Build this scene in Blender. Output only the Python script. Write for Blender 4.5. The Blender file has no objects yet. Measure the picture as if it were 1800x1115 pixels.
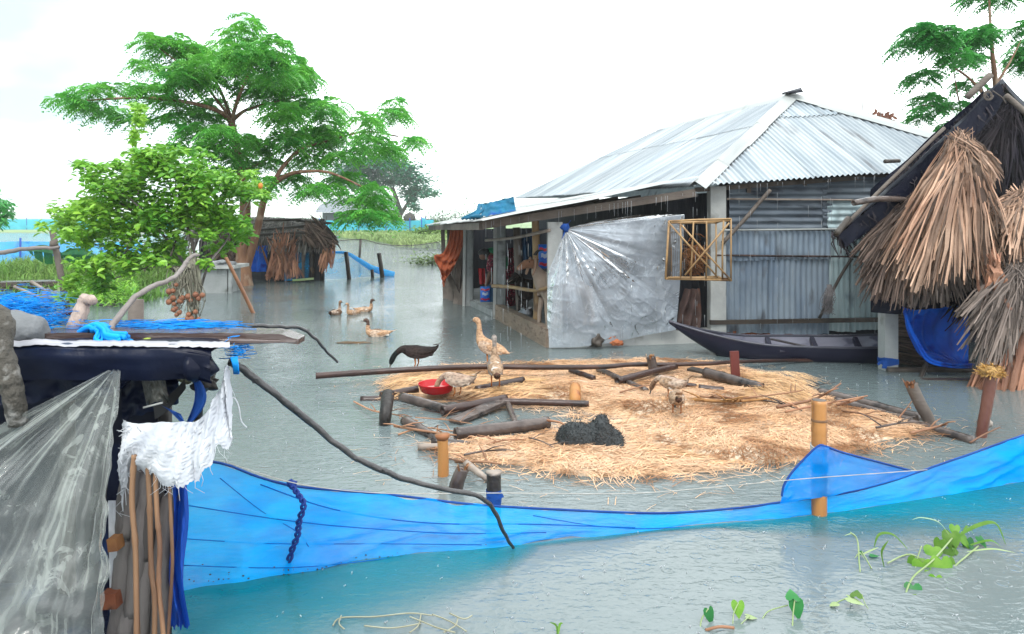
import bpy, bmesh, math, random
import numpy as np
from mathutils import Vector, Matrix, noise

V = Vector
SC = bpy.context.scene
COL = SC.collection
R = random.Random(7)

# ------------------------------------------------------------------ camera
CAMZ, FPX, HOR = 1.6, 1300.0, 385.0
cam = bpy.data.cameras.new("camera")
cam_o = bpy.data.objects.new("camera", cam)
COL.objects.link(cam_o)
cam.sensor_width = 36.0
cam.lens = 26.0
cam.shift_y = -(557.5 - HOR) / 1800.0
cam.clip_start = 0.05
cam.clip_end = 6000.0
cam_o.location = (0, 0, CAMZ)
cam_o.rotation_euler = (math.radians(90), 0, 0)
SC.camera = cam_o

# ------------------------------------------------------------------ world, sun, exposure
SUN_EL, SUN_AZ = math.radians(52), math.radians(200)
w = bpy.data.worlds.new("World")
SC.world = w
w.use_nodes = True
nt = w.node_tree
nt.nodes.clear()
def wn(t, **k):
    n = nt.nodes.new(t)
    for a, b in k.items():
        setattr(n, a, b)
    return n
sky = wn('ShaderNodeTexSky')
sky.sky_type = 'NISHITA'
sky.sun_disc = False
sky.sun_elevation = SUN_EL
sky.sun_rotation = SUN_AZ
bg1 = wn('ShaderNodeBackground'); bg1.inputs[1].default_value = 0.1
nt.links.new(sky.outputs[0], bg1.inputs[0])
tc = wn('ShaderNodeTexCoord')
mp = wn('ShaderNodeMapping'); mp.inputs['Scale'].default_value = (1.0, 1.0, 3.0)
nt.links.new(tc.outputs['Generated'], mp.inputs[0])
nz = wn('ShaderNodeTexNoise'); nz.inputs['Scale'].default_value = 2.1; nz.inputs['Detail'].default_value = 4
nt.links.new(mp.outputs[0], nz.inputs['Vector'])
sx = wn('ShaderNodeSeparateXYZ'); nt.links.new(tc.outputs['Generated'], sx.inputs[0])
m1 = wn('ShaderNodeMath', operation='MULTIPLY_ADD')          # cloud deck: thinner to the west (left)
nt.links.new(sx.outputs[0], m1.inputs[0]); m1.inputs[1].default_value = 0.55
nt.links.new(nz.outputs[0], m1.inputs[2])
rp = wn('ShaderNodeValToRGB')
rp.color_ramp.elements[0].position = 0.12; rp.color_ramp.elements[0].color = (0.30, 0.385, 0.41, 1)
rp.color_ramp.elements[1].position = 0.62; rp.color_ramp.elements[1].color = (1.08, 1.13, 1.15, 1)
nt.links.new(m1.outputs[0], rp.inputs[0])
zr = wn('ShaderNodeMapRange'); zr.inputs[1].default_value = 0.0; zr.inputs[2].default_value = 0.9
zr.inputs[3].default_value = 1.06; zr.inputs[4].default_value = 1.35
nt.links.new(sx.outputs[2], zr.inputs[0])
bg2 = wn('ShaderNodeBackground')
nt.links.new(rp.outputs[0], bg2.inputs[0]); nt.links.new(zr.outputs[0], bg2.inputs[1])
mx = wn('ShaderNodeMixShader'); mx.inputs[0].default_value = 0.93
nt.links.new(bg1.outputs[0], mx.inputs[1]); nt.links.new(bg2.outputs[0], mx.inputs[2])
wo = wn('ShaderNodeOutputWorld'); nt.links.new(mx.outputs[0], wo.inputs[0])

sun = bpy.data.lights.new("sun", 'SUN')
sun.energy = 1.2
sun.angle = math.radians(25)
sun.color = (1.0, 0.97, 0.92)
sun_o = bpy.data.objects.new("sun", sun)
COL.objects.link(sun_o)
sun_o.rotation_euler = (math.radians(90) - SUN_EL, 0, math.radians(-22))
SC.view_settings.view_transform = 'Standard'
SC.view_settings.look = 'None'
SC.view_settings.exposure = 1.34
SC.view_settings.gamma = 1.0
SC.view_settings.use_curve_mapping = False
SC.cycles.max_bounces = 8
SC.cycles.transparent_max_bounces = 24
SC.cycles.volume_bounces = 2
SC.cycles.use_denoising = True

# ------------------------------------------------------------------ projection helpers
def P(px, py, d):
    """a point at depth d (m) seen at photo pixel (px, py)"""
    return V(((px - 900.0) * d / FPX, d, CAMZ - (py - HOR) * d / FPX))
def G(px, py, z=0.0):
    """a point at height z seen at photo pixel (px, py)"""
    d = (CAMZ - z) * FPX / (py - HOR)
    return V(((px - 900.0) * d / FPX, d, z))

# ------------------------------------------------------------------ mesh builder
class MB:
    def __init__(s):
        s.v, s.f, s.a, s.st = [], [], [], []
    def add(s, vs, fs, var=0.5, st=None):
        n = len(s.v)
        s.v.extend([tuple(q) for q in vs])
        s.f.extend([tuple(i + n for i in q) for q in fs])
        s.a.extend([var] * len(fs) if not isinstance(var, list) else var)
        s.st.extend(st if st is not None else [tuple(q) for q in vs])
        return s
    def box(s, c, size, rot=None, var=0.5):
        hx, hy, hz = [q / 2 for q in size]
        pts = [V((x, y, z)) for x in (-hx, hx) for y in (-hy, hy) for z in (-hz, hz)]
        if rot is not None: pts = [rot @ q for q in pts]
        c = V(c)
        return s.add([c + q for q in pts], [(0, 1, 3, 2), (4, 6, 7, 5), (0, 4, 5, 1), (2, 3, 7, 6), (0, 2, 6, 4), (1, 5, 7, 3)], var)
    def beam(s, p0, p1, w, h, up=(0, 0, 1), var=0.5):
        p0, p1 = V(p0), V(p1)
        t = (p1 - p0).normalized(); up = V(up)
        sd = t.cross(up)
        if sd.length < 1e-4: sd = V((1, 0, 0))
        sd.normalize(); u = sd.cross(t)
        vs = []
        for p in (p0, p1):
            for a, b in ((-1, -1), (1, -1), (1, 1), (-1, 1)):
                vs.append(p + sd * (a * w / 2) + u * (b * h / 2))
        return s.add(vs, [(3, 2, 1, 0), (4, 5, 6, 7), (0, 1, 5, 4), (1, 2, 6, 5), (2, 3, 7, 6), (3, 0, 4, 7)], var)
    def tube(s, pts, r, n=8, caps=True, var=0.5, jit=0.0, hollow=False, flat=1.0):
        pts = [V(q) for q in pts]
        m = len(pts)
        rs = list(r) if hasattr(r, '__len__') else [r] * m
        if hollow:
            t = (pts[0] - pts[1]).normalized()
            pts = [pts[0] - t * 0.05, pts[0] - t * 0.004, pts[0]] + pts
            rs = [rs[0] * .1, rs[0] * .74, rs[0] * .78] + rs
            pts[0] = pts[2] - t * 0.06; pts[1] = pts[2] - t * 0.055; rs[1] = rs[3] * .7
            m += 3
        t0 = (pts[min(4, m - 1)] - pts[min(3, m - 2)]).normalized() if hollow else (pts[1] - pts[0]).normalized()
        a = V((0, 0, 1)) if abs(t0.z) < .9 else V((1, 0, 0))
        nrm = (a - t0 * a.dot(t0)).normalized()
        vs, st, L = [], [], 0.0
        for i in range(m):
            if hollow and i < 4: t = t0
            elif i == 0: t = pts[1] - pts[0]
            elif i == m - 1: t = pts[i] - pts[i - 1]
            else: t = pts[i + 1] - pts[i - 1]
            if t.length < 1e-6: t = t0.copy()
            t.normalize()
            nrm = nrm - t * nrm.dot(t)
            if nrm.length < 1e-5: nrm = t.orthogonal()
            nrm.normalize()
            b = t.cross(nrm)
            if i: L += (pts[i] - pts[i - 1]).length
            for k in range(n):
                an = 2 * math.pi * k / n
                rr = rs[i] * (1 + (R.uniform(-jit, jit) if jit else 0))
                vs.append(pts[i] + nrm * (math.cos(an) * rr) + b * (math.sin(an) * rr * flat))
                st.append((L, an * .3, 0))
        fs = []
        for i in range(m - 1):
            for k in range(n):
                k2 = (k + 1) % n
                fs.append((i * n + k, i * n + k2, (i + 1) * n + k2, (i + 1) * n + k))
        if caps:
            fs.append(tuple(reversed(range(n))))
            fs.append(tuple(range((m - 1) * n, m * n)))
        return s.add(vs, fs, var, st)
    def loft(s, secs, n=14, var=0.5):
        """secs: (centre, half axis a, half axis b)"""
        vs = []
        for c, a, b in secs:
            c, a, b = V(c), V(a), V(b)
            for k in range(n):
                an = 2 * math.pi * k / n
                vs.append(c + a * math.cos(an) + b * math.sin(an))
        m = len(secs); fs = []
        for i in range(m - 1):
            for k in range(n):
                k2 = (k + 1) % n
                fs.append((i * n + k, i * n + k2, (i + 1) * n + k2, (i + 1) * n + k))
        fs.append(tuple(reversed(range(n)))); fs.append(tuple(range((m - 1) * n, m * n)))
        return s.add(vs, fs, var)
    def grid(s, nu, nv, fn, var=0.5, close_u=False):
        vs, st = [], []
        for j in range(nv + 1):
            for i in range(nu + 1):
                vs.append(fn(i / nu, j / nv)); st.append((i / nu, j / nv, 0))
        fs = [(j * (nu + 1) + i, j * (nu + 1) + i + 1, (j + 1) * (nu + 1) + i + 1, (j + 1) * (nu + 1) + i) for j in range(nv) for i in range(nu)]
        return s.add(vs, fs, var, st)
    def blob(s, c, rad, sub=3, amp=.15, fr=1.6, seed=0, flat=None, var=0.5, fine=0.0):
        bm = bmesh.new(); bmesh.ops.create_icosphere(bm, subdivisions=sub, radius=1)
        c = V(c); rad = V(rad) if hasattr(rad, '__len__') else V((rad,) * 3)
        vs = []
        for q in bm.verts:
            p = q.co
            k = 1 + amp * 2 * noise.noise(p * fr + V((seed * 3.1, seed, 0)))
            if fine: k += fine * noise.noise(p * fr * 5 + V((seed, 0, seed * 2.)))
            o = V((p.x * rad.x, p.y * rad.y, p.z * rad.z)) * k
            if flat is not None and o.z < flat: o.z = flat
            vs.append(c + o)
        fs = [tuple(x.index for x in f.verts) for f in bm.faces]
        bm.free()
        return s.add(vs, fs, var)
    def ribbon(s, pts, w, up=(0, 0, 1), var=0.5, fold=0.0):
        """a strip that follows pts, widths w, optionally folded along its midrib"""
        pts = [V(q) for q in pts]; m = len(pts)
        ws = list(w) if hasattr(w, '__len__') else [w] * m
        up = V(up); vs = []
        for i in range(m):
            t = pts[min(i + 1, m - 1)] - pts[max(i - 1, 0)]
            sd = t.cross(up)
            if sd.length < 1e-6: sd = t.orthogonal()
            sd.normalize(); nn = sd.cross(t).normalized()
            if fold:
                vs += [pts[i] - sd * ws[i] / 2, pts[i] + nn * fold * ws[i], pts[i] + sd * ws[i] / 2]
            else:
                vs += [pts[i] - sd * ws[i] / 2, pts[i] + sd * ws[i] / 2]
        k = 3 if fold else 2; fs = []
        for i in range(m - 1):
            for j in range(k - 1):
                fs.append((i * k + j, i * k + j + 1, (i + 1) * k + j + 1, (i + 1) * k + j))
        return s.add(vs, fs, var)
    def bounds(s):
        a = np.array(s.v); return a.min(0), a.max(0)

def obj(name, mb, mat=None, parent=None, smooth=True, label=None, cat=None, group=None, kind=None, origin=None):
    if parent is not None:
        o0 = parent['_o']; o0 = V(o0)
    elif origin is not None: o0 = V(origin)
    else:
        lo, hi = mb.bounds(); o0 = V(((lo[0] + hi[0]) / 2, (lo[1] + hi[1]) / 2, lo[2]))
    me = bpy.data.meshes.new(name)
    vs = np.array(mb.v, dtype=np.float64) - np.array(o0)
    me.from_pydata([tuple(q) for q in vs], [], mb.f)
    at = me.attributes.new("var", 'FLOAT', 'FACE')
    at.data.foreach_set("value", np.array(mb.a, dtype=np.float32))
    at = me.attributes.new("st", 'FLOAT_VECTOR', 'POINT')
    at.data.foreach_set("vector", np.array(mb.st, dtype=np.float32).ravel())
    if smooth:
        me.polygons.foreach_set("use_smooth", [True] * len(me.polygons))
    me.update()
    if mat is not None: me.materials.append(mat)
    o = bpy.data.objects.new(name, me); COL.objects.link(o)
    if parent is None:
        o.location = o0; o['_o'] = tuple(o0)
    else:
        o.parent = parent; o['_o'] = tuple(o0)
        if parent.type == 'MESH' or parent.parent is not None: pass
    tag(o, label, cat, group, kind)
    return o
def tag(o, label=None, cat=None, group=None, kind=None):
    if label: o['label'] = label
    if cat: o['category'] = cat
    if group: o['group'] = group
    if kind: o['kind'] = kind
    return o
def thing(name, label, cat, loc, group=None):
    o = bpy.data.objects.new(name, None); COL.objects.link(o)
    o.location = loc; o['_o'] = tuple(loc); o.empty_display_size = .1
    return tag(o, label, cat, group)
def cr(pts, k=6):
    """Catmull-Rom through the points"""
    pts = [V(q) for q in pts]
    out = []
    n = len(pts)
    for i in range(n - 1):
        p0, p1, p2, p3 = pts[max(i - 1, 0)], pts[i], pts[i + 1], pts[min(i + 2, n - 1)]
        for j in range(k):
            t = j / k
            out.append(0.5 * ((2 * p1) + (p2 - p0) * t + (2 * p0 - 5 * p1 + 4 * p2 - p3) * t * t + (3 * p1 - p0 - 3 * p2 + p3) * t ** 3))
    out.append(pts[-1])
    return out
def lin(a, b, n):
    return [a + (b - a) * (i / (n - 1)) for i in range(n)]
def inpoly(x, y, poly):
    c = False; j = len(poly) - 1
    for i in range(len(poly)):
        xi, yi = poly[i][0], poly[i][1]; xj, yj = poly[j][0], poly[j][1]
        if (yi > y) != (yj > y) and x < (xj - xi) * (y - yi) / (yj - yi) + xi: c = not c
        j = i
    return c
def nz3(x, y=0., z=0.): return noise.noise(V((x, y, z)))

# ------------------------------------------------------------------ materials
MATS = {}
KALB = .57                                                        # real-world albedos: the day is exposed for the shade
def sc_(c): return None if c is None else tuple(q * KALB for q in c)
def mat(name, c1, c2=None, scale=5., stretch=(1, 1, 1), rough=.6, bump=0., bscale=40., attr=0., metal=0., spec=.32, trans=0.,
        alpha=1., coord='Object', bstretch=None, lo=.35, hi=.65, c3=None, s3=2., lo3=.55, hi3=.65, tint=None, detail=5., bdist=.02, edge=0., graze=0.):
    if name in MATS: return MATS[name]
    c1, c2, c3, tint = sc_(c1), sc_(c2), sc_(c3), sc_(tint)
    m = bpy.data.materials.new(name); MATS[name] = m
    m.use_nodes = True; t = m.node_tree; t.nodes.clear(); L = t.links.new
    def N(k, **kw):
        n = t.nodes.new(k)
        for a, b in kw.items(): setattr(n, a, b)
        return n
    out = N('ShaderNodeOutputMaterial'); bs = N('ShaderNodeBsdfPrincipled')
    bs.inputs['Roughness'].default_value = rough; bs.inputs['Metallic'].default_value = metal
    bs.inputs['Specular IOR Level'].default_value = spec
    if coord == 'st':
        an = N('ShaderNodeAttribute', attribute_name='st'); co = an.outputs['Vector']
    else:
        co = N('ShaderNodeTexCoord').outputs[coord]
    def noi(sc, stv, det=5.):
        mp = N('ShaderNodeMapping'); mp.inputs['Scale'].default_value = stv; L(co, mp.inputs[0])
        nn = N('ShaderNodeTexNoise'); nn.inputs['Scale'].default_value = sc; nn.inputs['Detail'].default_value = det
        L(mp.outputs[0], nn.inputs['Vector']); return nn.outputs[0]
    def ramp(f, a, b, ca, cb):
        r = N('ShaderNodeMapRange'); r.inputs[1].default_value = a; r.inputs[2].default_value = b; L(f, r.inputs[0])
        x = N('ShaderNodeMix', data_type='RGBA'); L(r.outputs[0], x.inputs[0])
        for s_, c in ((6, ca), (7, cb)):
            if hasattr(c, 'links') or not isinstance(c, (tuple, list)): L(c, x.inputs[s_])
            else: x.inputs[s_].default_value = (*c, 1)
        return x.outputs[2]
    if c2 is None: c2 = tuple(q * .75 for q in c1)
    col = ramp(noi(scale, stretch, detail), lo, hi, c1, c2)
    if c3 is not None: col = ramp(noi(s3, stretch, 6.), lo3, hi3, col, c3)
    if attr:
        an = N('ShaderNodeAttribute', attribute_name='var')
        if tint is not None:
            r = N('ShaderNodeMapRange'); r.inputs[1].default_value = .0; r.inputs[2].default_value = 1.; r.inputs[4].default_value = attr
            L(an.outputs['Fac'], r.inputs[0])
            x = N('ShaderNodeMix', data_type='RGBA'); L(r.outputs[0], x.inputs[0]); L(col, x.inputs[6]); x.inputs[7].default_value = (*tint, 1); col = x.outputs[2]
        else:
            r = N('ShaderNodeMapRange'); r.inputs[3].default_value = 1 - attr; r.inputs[4].default_value = 1 + attr
            L(an.outputs['Fac'], r.inputs[0])
            x = N('ShaderNodeMix', data_type='RGBA', blend_type='MULTIPLY'); x.inputs[0].default_value = 1
            L(col, x.inputs[6]); L(r.outputs[0], x.inputs[7]); col = x.outputs[2]
    L(col, bs.inputs['Base Color'])
    nrm = None
    if bump:
        b = N('ShaderNodeBump'); b.inputs['Strength'].default_value = bump; b.inputs['Distance'].default_value = bdist
        L(noi(bscale, bstretch or stretch, 6.), b.inputs['Height']); L(b.outputs[0], bs.inputs['Normal']); nrm = b.outputs[0]
    sh = bs.outputs[0]
    if trans:
        tr = N('ShaderNodeBsdfTranslucent'); L(col, tr.inputs[0])
        if nrm: L(nrm, tr.inputs['Normal'])
        ms = N('ShaderNodeMixShader'); ms.inputs[0].default_value = trans; L(sh, ms.inputs[1]); L(tr.outputs[0], ms.inputs[2]); sh = ms.outputs[0]
    if alpha < 1:
        tp = N('ShaderNodeBsdfTransparent')
        ms = N('ShaderNodeMixShader'); L(tp.outputs[0], ms.inputs[1]); L(sh, ms.inputs[2])
        if edge:
            r = N('ShaderNodeMapRange'); r.inputs[1].default_value = .35; r.inputs[2].default_value = .65
            r.inputs[3].default_value = alpha - edge; r.inputs[4].default_value = min(1., alpha + edge)
            L(noi(scale * 1.3, stretch, 4.), r.inputs[0]); fac = r.outputs[0]
            if graze:
                lw = N('ShaderNodeLayerWeight'); lw.inputs[0].default_value = .5
                pw = N('ShaderNodeMath', operation='POWER'); L(lw.outputs['Facing'], pw.inputs[0]); pw.inputs[1].default_value = 1.5
                mm = N('ShaderNodeMath', operation='MULTIPLY_ADD'); L(pw.outputs[0], mm.inputs[0]); mm.inputs[1].default_value = graze; L(fac, mm.inputs[2]); mm.use_clamp = True; fac = mm.outputs[0]
            L(fac, ms.inputs[0])
        else: ms.inputs[0].default_value = alpha
        sh = ms.outputs[0]
    L(sh, out.inputs[0])
    return m

def plastic(name, c1, c2, a0, a1, scale=2., bump=.3, bscale=20., rough=.09, tint=None, ior=1.5, crease=.0, pleat=.0, graze=.8):
    """thin clear sheeting: part see-through film, part milky, with a wet gloss over all of it"""
    c1, c2, tint = sc_(c1), sc_(c2), sc_(tint)
    m = bpy.data.materials.new(name); m.use_nodes = True; t = m.node_tree; t.nodes.clear(); L = t.links.new; N = t.nodes.new
    co = N('ShaderNodeTexCoord').outputs['Object']
    def noi(sc, det=5.):
        n = N('ShaderNodeTexNoise'); n.inputs['Scale'].default_value = sc; n.inputs['Detail'].default_value = det; L(co, n.inputs['Vector']); return n.outputs[0]
    b = N('ShaderNodeBump'); b.inputs['Strength'].default_value = bump; b.inputs['Distance'].default_value = .015; 
    nd = N('ShaderNodeTexNoise'); nd.inputs['Scale'].default_value = bscale * .25; L(co, nd.inputs['Vector'])
    av = N('ShaderNodeVectorMath'); av.operation = 'MULTIPLY_ADD'; L(nd.outputs['Color'], av.inputs[0]); av.inputs[1].default_value = (.25,) * 3; L(co, av.inputs[2])
    hs = []
    for k_, w_ in ((.35, 1.), (.9, .45), (2.2, .2)):
        vo = N('ShaderNodeTexVoronoi'); vo.inputs['Scale'].default_value = bscale * k_; L(av.outputs[0], vo.inputs['Vector'])
        mu = N('ShaderNodeMath'); mu.operation = 'MULTIPLY_ADD'; L(vo.outputs['Distance'], mu.inputs[0]); mu.inputs[1].default_value = w_
        if hs: L(hs[-1], mu.inputs[2])
        else: mu.inputs[2].default_value = 0
        hs.append(mu.outputs[0])
    L(hs[-1], b.inputs['Height'])
    r = N('ShaderNodeMapRange'); L(noi(scale), r.inputs[0]); r.inputs[1].default_value = .36; r.inputs[2].default_value = .64; r.inputs[3].default_value = a0; r.inputs[4].default_value = a1
    x = N('ShaderNodeMix'); x.data_type = 'RGBA'; L(noi(scale * .8), x.inputs[0]); x.inputs[6].default_value = (*c1, 1); x.inputs[7].default_value = (*c2, 1)
    col = x.outputs[2]
    if tint is not None:
        r2 = N('ShaderNodeMapRange'); L(noi(scale * .55, 3.), r2.inputs[0]); r2.inputs[1].default_value = .58; r2.inputs[2].default_value = .72; r2.inputs[4].default_value = .7
        y = N('ShaderNodeMix'); y.data_type = 'RGBA'; L(r2.outputs[0], y.inputs[0]); L(col, y.inputs[6]); y.inputs[7].default_value = (*tint, 1); col = y.outputs[2]
    d = N('ShaderNodeBsdfDiffuse'); L(col, d.inputs[0]); L(b.outputs[0], d.inputs['Normal'])
    tr = N('ShaderNodeBsdfTranslucent'); L(col, tr.inputs[0])
    md = N('ShaderNodeMixShader'); md.inputs[0].default_value = .4; L(d.outputs[0], md.inputs[1]); L(tr.outputs[0], md.inputs[2])
    alp = r.outputs[0]
    if crease:                                                    # milky noise patches painted as highlights on the crinkled film
        for k_, am in ((.30, .55), (.75, 1.), (1.8, .7)):
            ne = N('ShaderNodeTexNoise'); ne.inputs['Scale'].default_value = bscale * k_; ne.inputs['Detail'].default_value = 3.; ne.inputs['Distortion'].default_value = 1.6; L(av.outputs[0], ne.inputs['Vector'])
            r4 = N('ShaderNodeMapRange'); L(ne.outputs[0], r4.inputs[0]); r4.inputs[1].default_value = .56; r4.inputs[2].default_value = .62; r4.inputs[3].default_value = 0.; r4.inputs[4].default_value = crease * am
            r5 = N('ShaderNodeMapRange'); L(noi(bscale * .22 * k_ + .7, 3.), r5.inputs[0]); r5.inputs[1].default_value = .46; r5.inputs[2].default_value = .60
            mm = N('ShaderNodeMath'); mm.operation = 'MULTIPLY_ADD'; L(r4.outputs[0], mm.inputs[0]); L(r5.outputs[0], mm.inputs[1]); L(alp, mm.inputs[2]); mm.use_clamp = True; alp = mm.outputs[0]
    if pleat:                                                     # streaks: doubled film, and fold light and shade painted as opacity
        at = N('ShaderNodeAttribute'); at.attribute_name = 'st'
        for k_, am in (((11., 1.0, 0), 1.), ((34., 1.8, 0), .5)):
            mp_ = N('ShaderNodeMapping'); mp_.inputs['Scale'].default_value = k_; L(at.outputs['Vector'], mp_.inputs[0])
            ne = N('ShaderNodeTexNoise'); ne.inputs['Scale'].default_value = 1.; ne.inputs['Detail'].default_value = 3.; ne.inputs['Distortion'].default_value = .9; L(mp_.outputs[0], ne.inputs['Vector'])
            r4 = N('ShaderNodeMapRange'); L(ne.outputs[0], r4.inputs[0]); r4.inputs[1].default_value = .52; r4.inputs[2].default_value = .64; r4.inputs[3].default_value = -.10; r4.inputs[4].default_value = pleat * am
            sy = N('ShaderNodeSeparateXYZ'); L(at.outputs['Vector'], sy.inputs[0])
            r6 = N('ShaderNodeMapRange'); L(sy.outputs[1], r6.inputs[0]); r6.inputs[1].default_value = .15; r6.inputs[2].default_value = .95; r6.inputs[3].default_value = 1.; r6.inputs[4].default_value = .15
            mm = N('ShaderNodeMath'); mm.operation = 'MULTIPLY_ADD'; L(r4.outputs[0], mm.inputs[0]); L(r6.outputs[0], mm.inputs[1]); L(alp, mm.inputs[2]); mm.use_clamp = True; alp = mm.outputs[0]
    lw = N('ShaderNodeLayerWeight'); lw.inputs[0].default_value = .5; L(b.outputs[0], lw.inputs['Normal'])     # film seen edge-on is thicker to look through
    pw = N('ShaderNodeMath'); pw.operation = 'POWER'; L(lw.outputs['Facing'], pw.inputs[0]); pw.inputs[1].default_value = 1.8
    mm = N('ShaderNodeMath'); mm.operation = 'MULTIPLY_ADD'; L(pw.outputs[0], mm.inputs[0]); mm.inputs[1].default_value = graze; L(alp, mm.inputs[2]); mm.use_clamp = True; alp = mm.outputs[0]
    tp = N('ShaderNodeBsdfTransparent'); ms = N('ShaderNodeMixShader'); L(alp, ms.inputs[0]); L(tp.outputs[0], ms.inputs[1]); L(md.outputs[0], ms.inputs[2])
    fr = N('ShaderNodeFresnel'); fr.inputs[0].default_value = ior; L(b.outputs[0], fr.inputs['Normal'])
    gl = N('ShaderNodeBsdfGlossy'); gl.inputs['Roughness'].default_value = rough; L(b.outputs[0], gl.inputs['Normal'])
    mg = N('ShaderNodeMixShader'); L(fr.outputs[0], mg.inputs[0]); L(ms.outputs[0], mg.inputs[1]); L(gl.outputs[0], mg.inputs[2])
    o = N('ShaderNodeOutputMaterial'); L(mg.outputs[0], o.inputs[0]); return m
# ------------------------------------------------------------------ water and ground
def water_material(name, skirt=False):
    m = bpy.data.materials.new(name); m.use_nodes = True
    t = m.node_tree; t.nodes.clear(); L = t.links.new
    def N(k, **kw):
        n = t.nodes.new(k)
        for a, b in kw.items(): setattr(n, a, b)
        return n
    def math_(op, a, b=None, c=None):
        n = N('ShaderNodeMath', operation=op)
        for i, q in enumerate((a, b, c)):
            if q is None: continue
            if isinstance(q, (int, float)): n.inputs[i].default_value = q
            else: L(q, n.inputs[i])
        return n.outputs[0]
    co = N('ShaderNodeTexCoord').outputs['Object']
    def noi(sc, st, det=4., dist=0.):
        mp = N('ShaderNodeMapping'); mp.inputs['Scale'].default_value = st; L(co, mp.inputs[0])
        n = N('ShaderNodeTexNoise'); n.inputs['Scale'].default_value = sc; n.inputs['Detail'].default_value = det
        n.inputs['Distortion'].default_value = dist
        L(mp.outputs[0], n.inputs['Vector']); return n.outputs[0]
    # wind chop, drifting mostly along x
    chop = math_('MULTIPLY', noi(11., (0.55, 1.25, 1), 3., .6), 0.5)
    chop = math_('MULTIPLY_ADD', noi(30., (0.7, 1.2, 1), 3., .3), 0.34, chop)
    patch = N('ShaderNodeMapRange'); L(noi(.55, (1, 1, 1), 3.), patch.inputs[0])
    patch.inputs[1].default_value = .35; patch.inputs[2].default_value = .68; patch.inputs[3].default_value = .35; patch.inputs[4].default_value = 1.25
    h = math_('MULTIPLY', chop, patch.outputs[0])
    # raindrop rings
    for sc, fr, seed, amt in ((3.4, 52., 0., .20), (5.2, 40., 5.3, .22), (8.5, 30., 9.1, .24)):
        mp = N('ShaderNodeMapping'); mp.inputs['Location'].default_value = (seed, seed * .7, 0); L(co, mp.inputs[0])
        v = N('ShaderNodeTexVoronoi', voronoi_dimensions='2D'); v.inputs['Scale'].default_value = sc; L(mp.outputs[0], v.inputs['Vector'])
        sc_ = N('ShaderNodeSeparateColor'); L(v.outputs['Color'], sc_.inputs[0])
        ring = math_('SINE', math_('MULTIPLY', v.outputs['Distance'], fr))
        rad = math_('MULTIPLY_ADD', sc_.outputs[0], .26, .05)
        band = math_('SUBTRACT', 1., math_('MINIMUM', 1., math_('MULTIPLY', math_('ABSOLUTE', math_('SUBTRACT', v.outputs['Distance'], rad)), 9.)))
        use = math_('GREATER_THAN', sc_.outputs[1], .72)
        h = math_('MULTIPLY_ADD', math_('MULTIPLY', math_('MULTIPLY', ring, band), use), amt * .22, h)
    bp = N('ShaderNodeBump'); bp.inputs['Strength'].default_value = .5 if skirt else .6; bp.inputs['Distance'].default_value = .028
    L(h, bp.inputs['Height'])
    r = N('ShaderNodeMapRange'); L(noi(.35, (1, .6, 1), 4.), r.inputs[0]); r.inputs[1].default_value = .35; r.inputs[2].default_value = .65
    x = N('ShaderNodeMix', data_type='RGBA'); L(r.outputs[0], x.inputs[0])
    df = N('ShaderNodeBsdfDiffuse'); tp = N('ShaderNodeBsdfTransparent'); ms = N('ShaderNodeMixShader')
    if skirt:                                                     # teal painted for the fence's reflection and its sunken net, fading outwards
        x.inputs[6].default_value = (.0, .125, .165, 1); x.inputs[7].default_value = (.004, .17, .20, 1)
        at = N('ShaderNodeAttribute', attribute_name='st'); sp = N('ShaderNodeSeparateXYZ'); L(at.outputs['Vector'], sp.inputs[0])
        a = math_('MULTIPLY', math_('SUBTRACT', 1., math_('POWER', sp.outputs[1], 1.3)), math_('MULTIPLY_ADD', noi(1.6, (1, 1, 1), 4.), .9, .42))
        n = N('ShaderNodeClamp'); L(a, n.inputs[0]); n.inputs[2].default_value = .92; a = n.outputs[0]
        tp.inputs[0].default_value = (1, 1, 1, 1)
    else:
        x.inputs[6].default_value = (.125, .160, .166, 1); x.inputs[7].default_value = (.16, .19, .19, 1)
        tp.inputs[0].default_value = (.55, .7, .66, 1); ms.inputs[0].default_value = .80
    L(x.outputs[2], df.inputs[0])
    fr = N('ShaderNodeFresnel'); fr.inputs[0].default_value = 1.5; L(bp.outputs[0], fr.inputs['Normal'])
    gl = N('ShaderNodeBsdfGlossy'); gl.inputs['Roughness'].default_value = .03; L(bp.outputs[0], gl.inputs['Normal'])
    m2 = N('ShaderNodeMixShader'); L(fr.outputs[0], m2.inputs[0]); L(gl.outputs[0], m2.inputs[2])
    o = N('ShaderNodeOutputMaterial')
    if skirt:
        L(df.outputs[0], m2.inputs[1]); L(a, ms.inputs[0]); L(tp.outputs[0], ms.inputs[1]); L(m2.outputs[0], ms.inputs[2]); L(ms.outputs[0], o.inputs[0])
    else:
        L(tp.outputs[0], ms.inputs[1]); L(df.outputs[0], ms.inputs[2]); L(ms.outputs[0], m2.inputs[1]); L(m2.outputs[0], o.inputs[0])
    return m
WATER = water_material('flood water')
mb = MB(); mb.add([(-700, -30, 0), (700, -30, 0), (700, 700, 0), (-700, 700, 0)], [(0, 1, 2, 3)])
obj('water', mb, WATER, kind='structure', origin=(0, 0, 0))
mud = mat('mud', (.26, .25, .19), (.34, .32, .25), 1.5, rough=.9)
mb = MB(); mb.add([(-4000, -60, -.6), (4000, -60, -.6), (4000, 4500, -.6), (-4000, 4500, -.6)], [(0, 1, 2, 3)])
obj('ground', mb, mud, kind='structure', origin=(0, 0, -.6))

GRASSM = mat('grass soil', (.14, .24, .07), (.22, .33, .10), .9, rough=.9, bump=.5, bscale=3., bdist=.3)
FIELDM = mat('far field soil', (.20, .33, .13), (.30, .42, .18), .05, rough=.9, c3=(.42, .47, .36), s3=.02)
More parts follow.
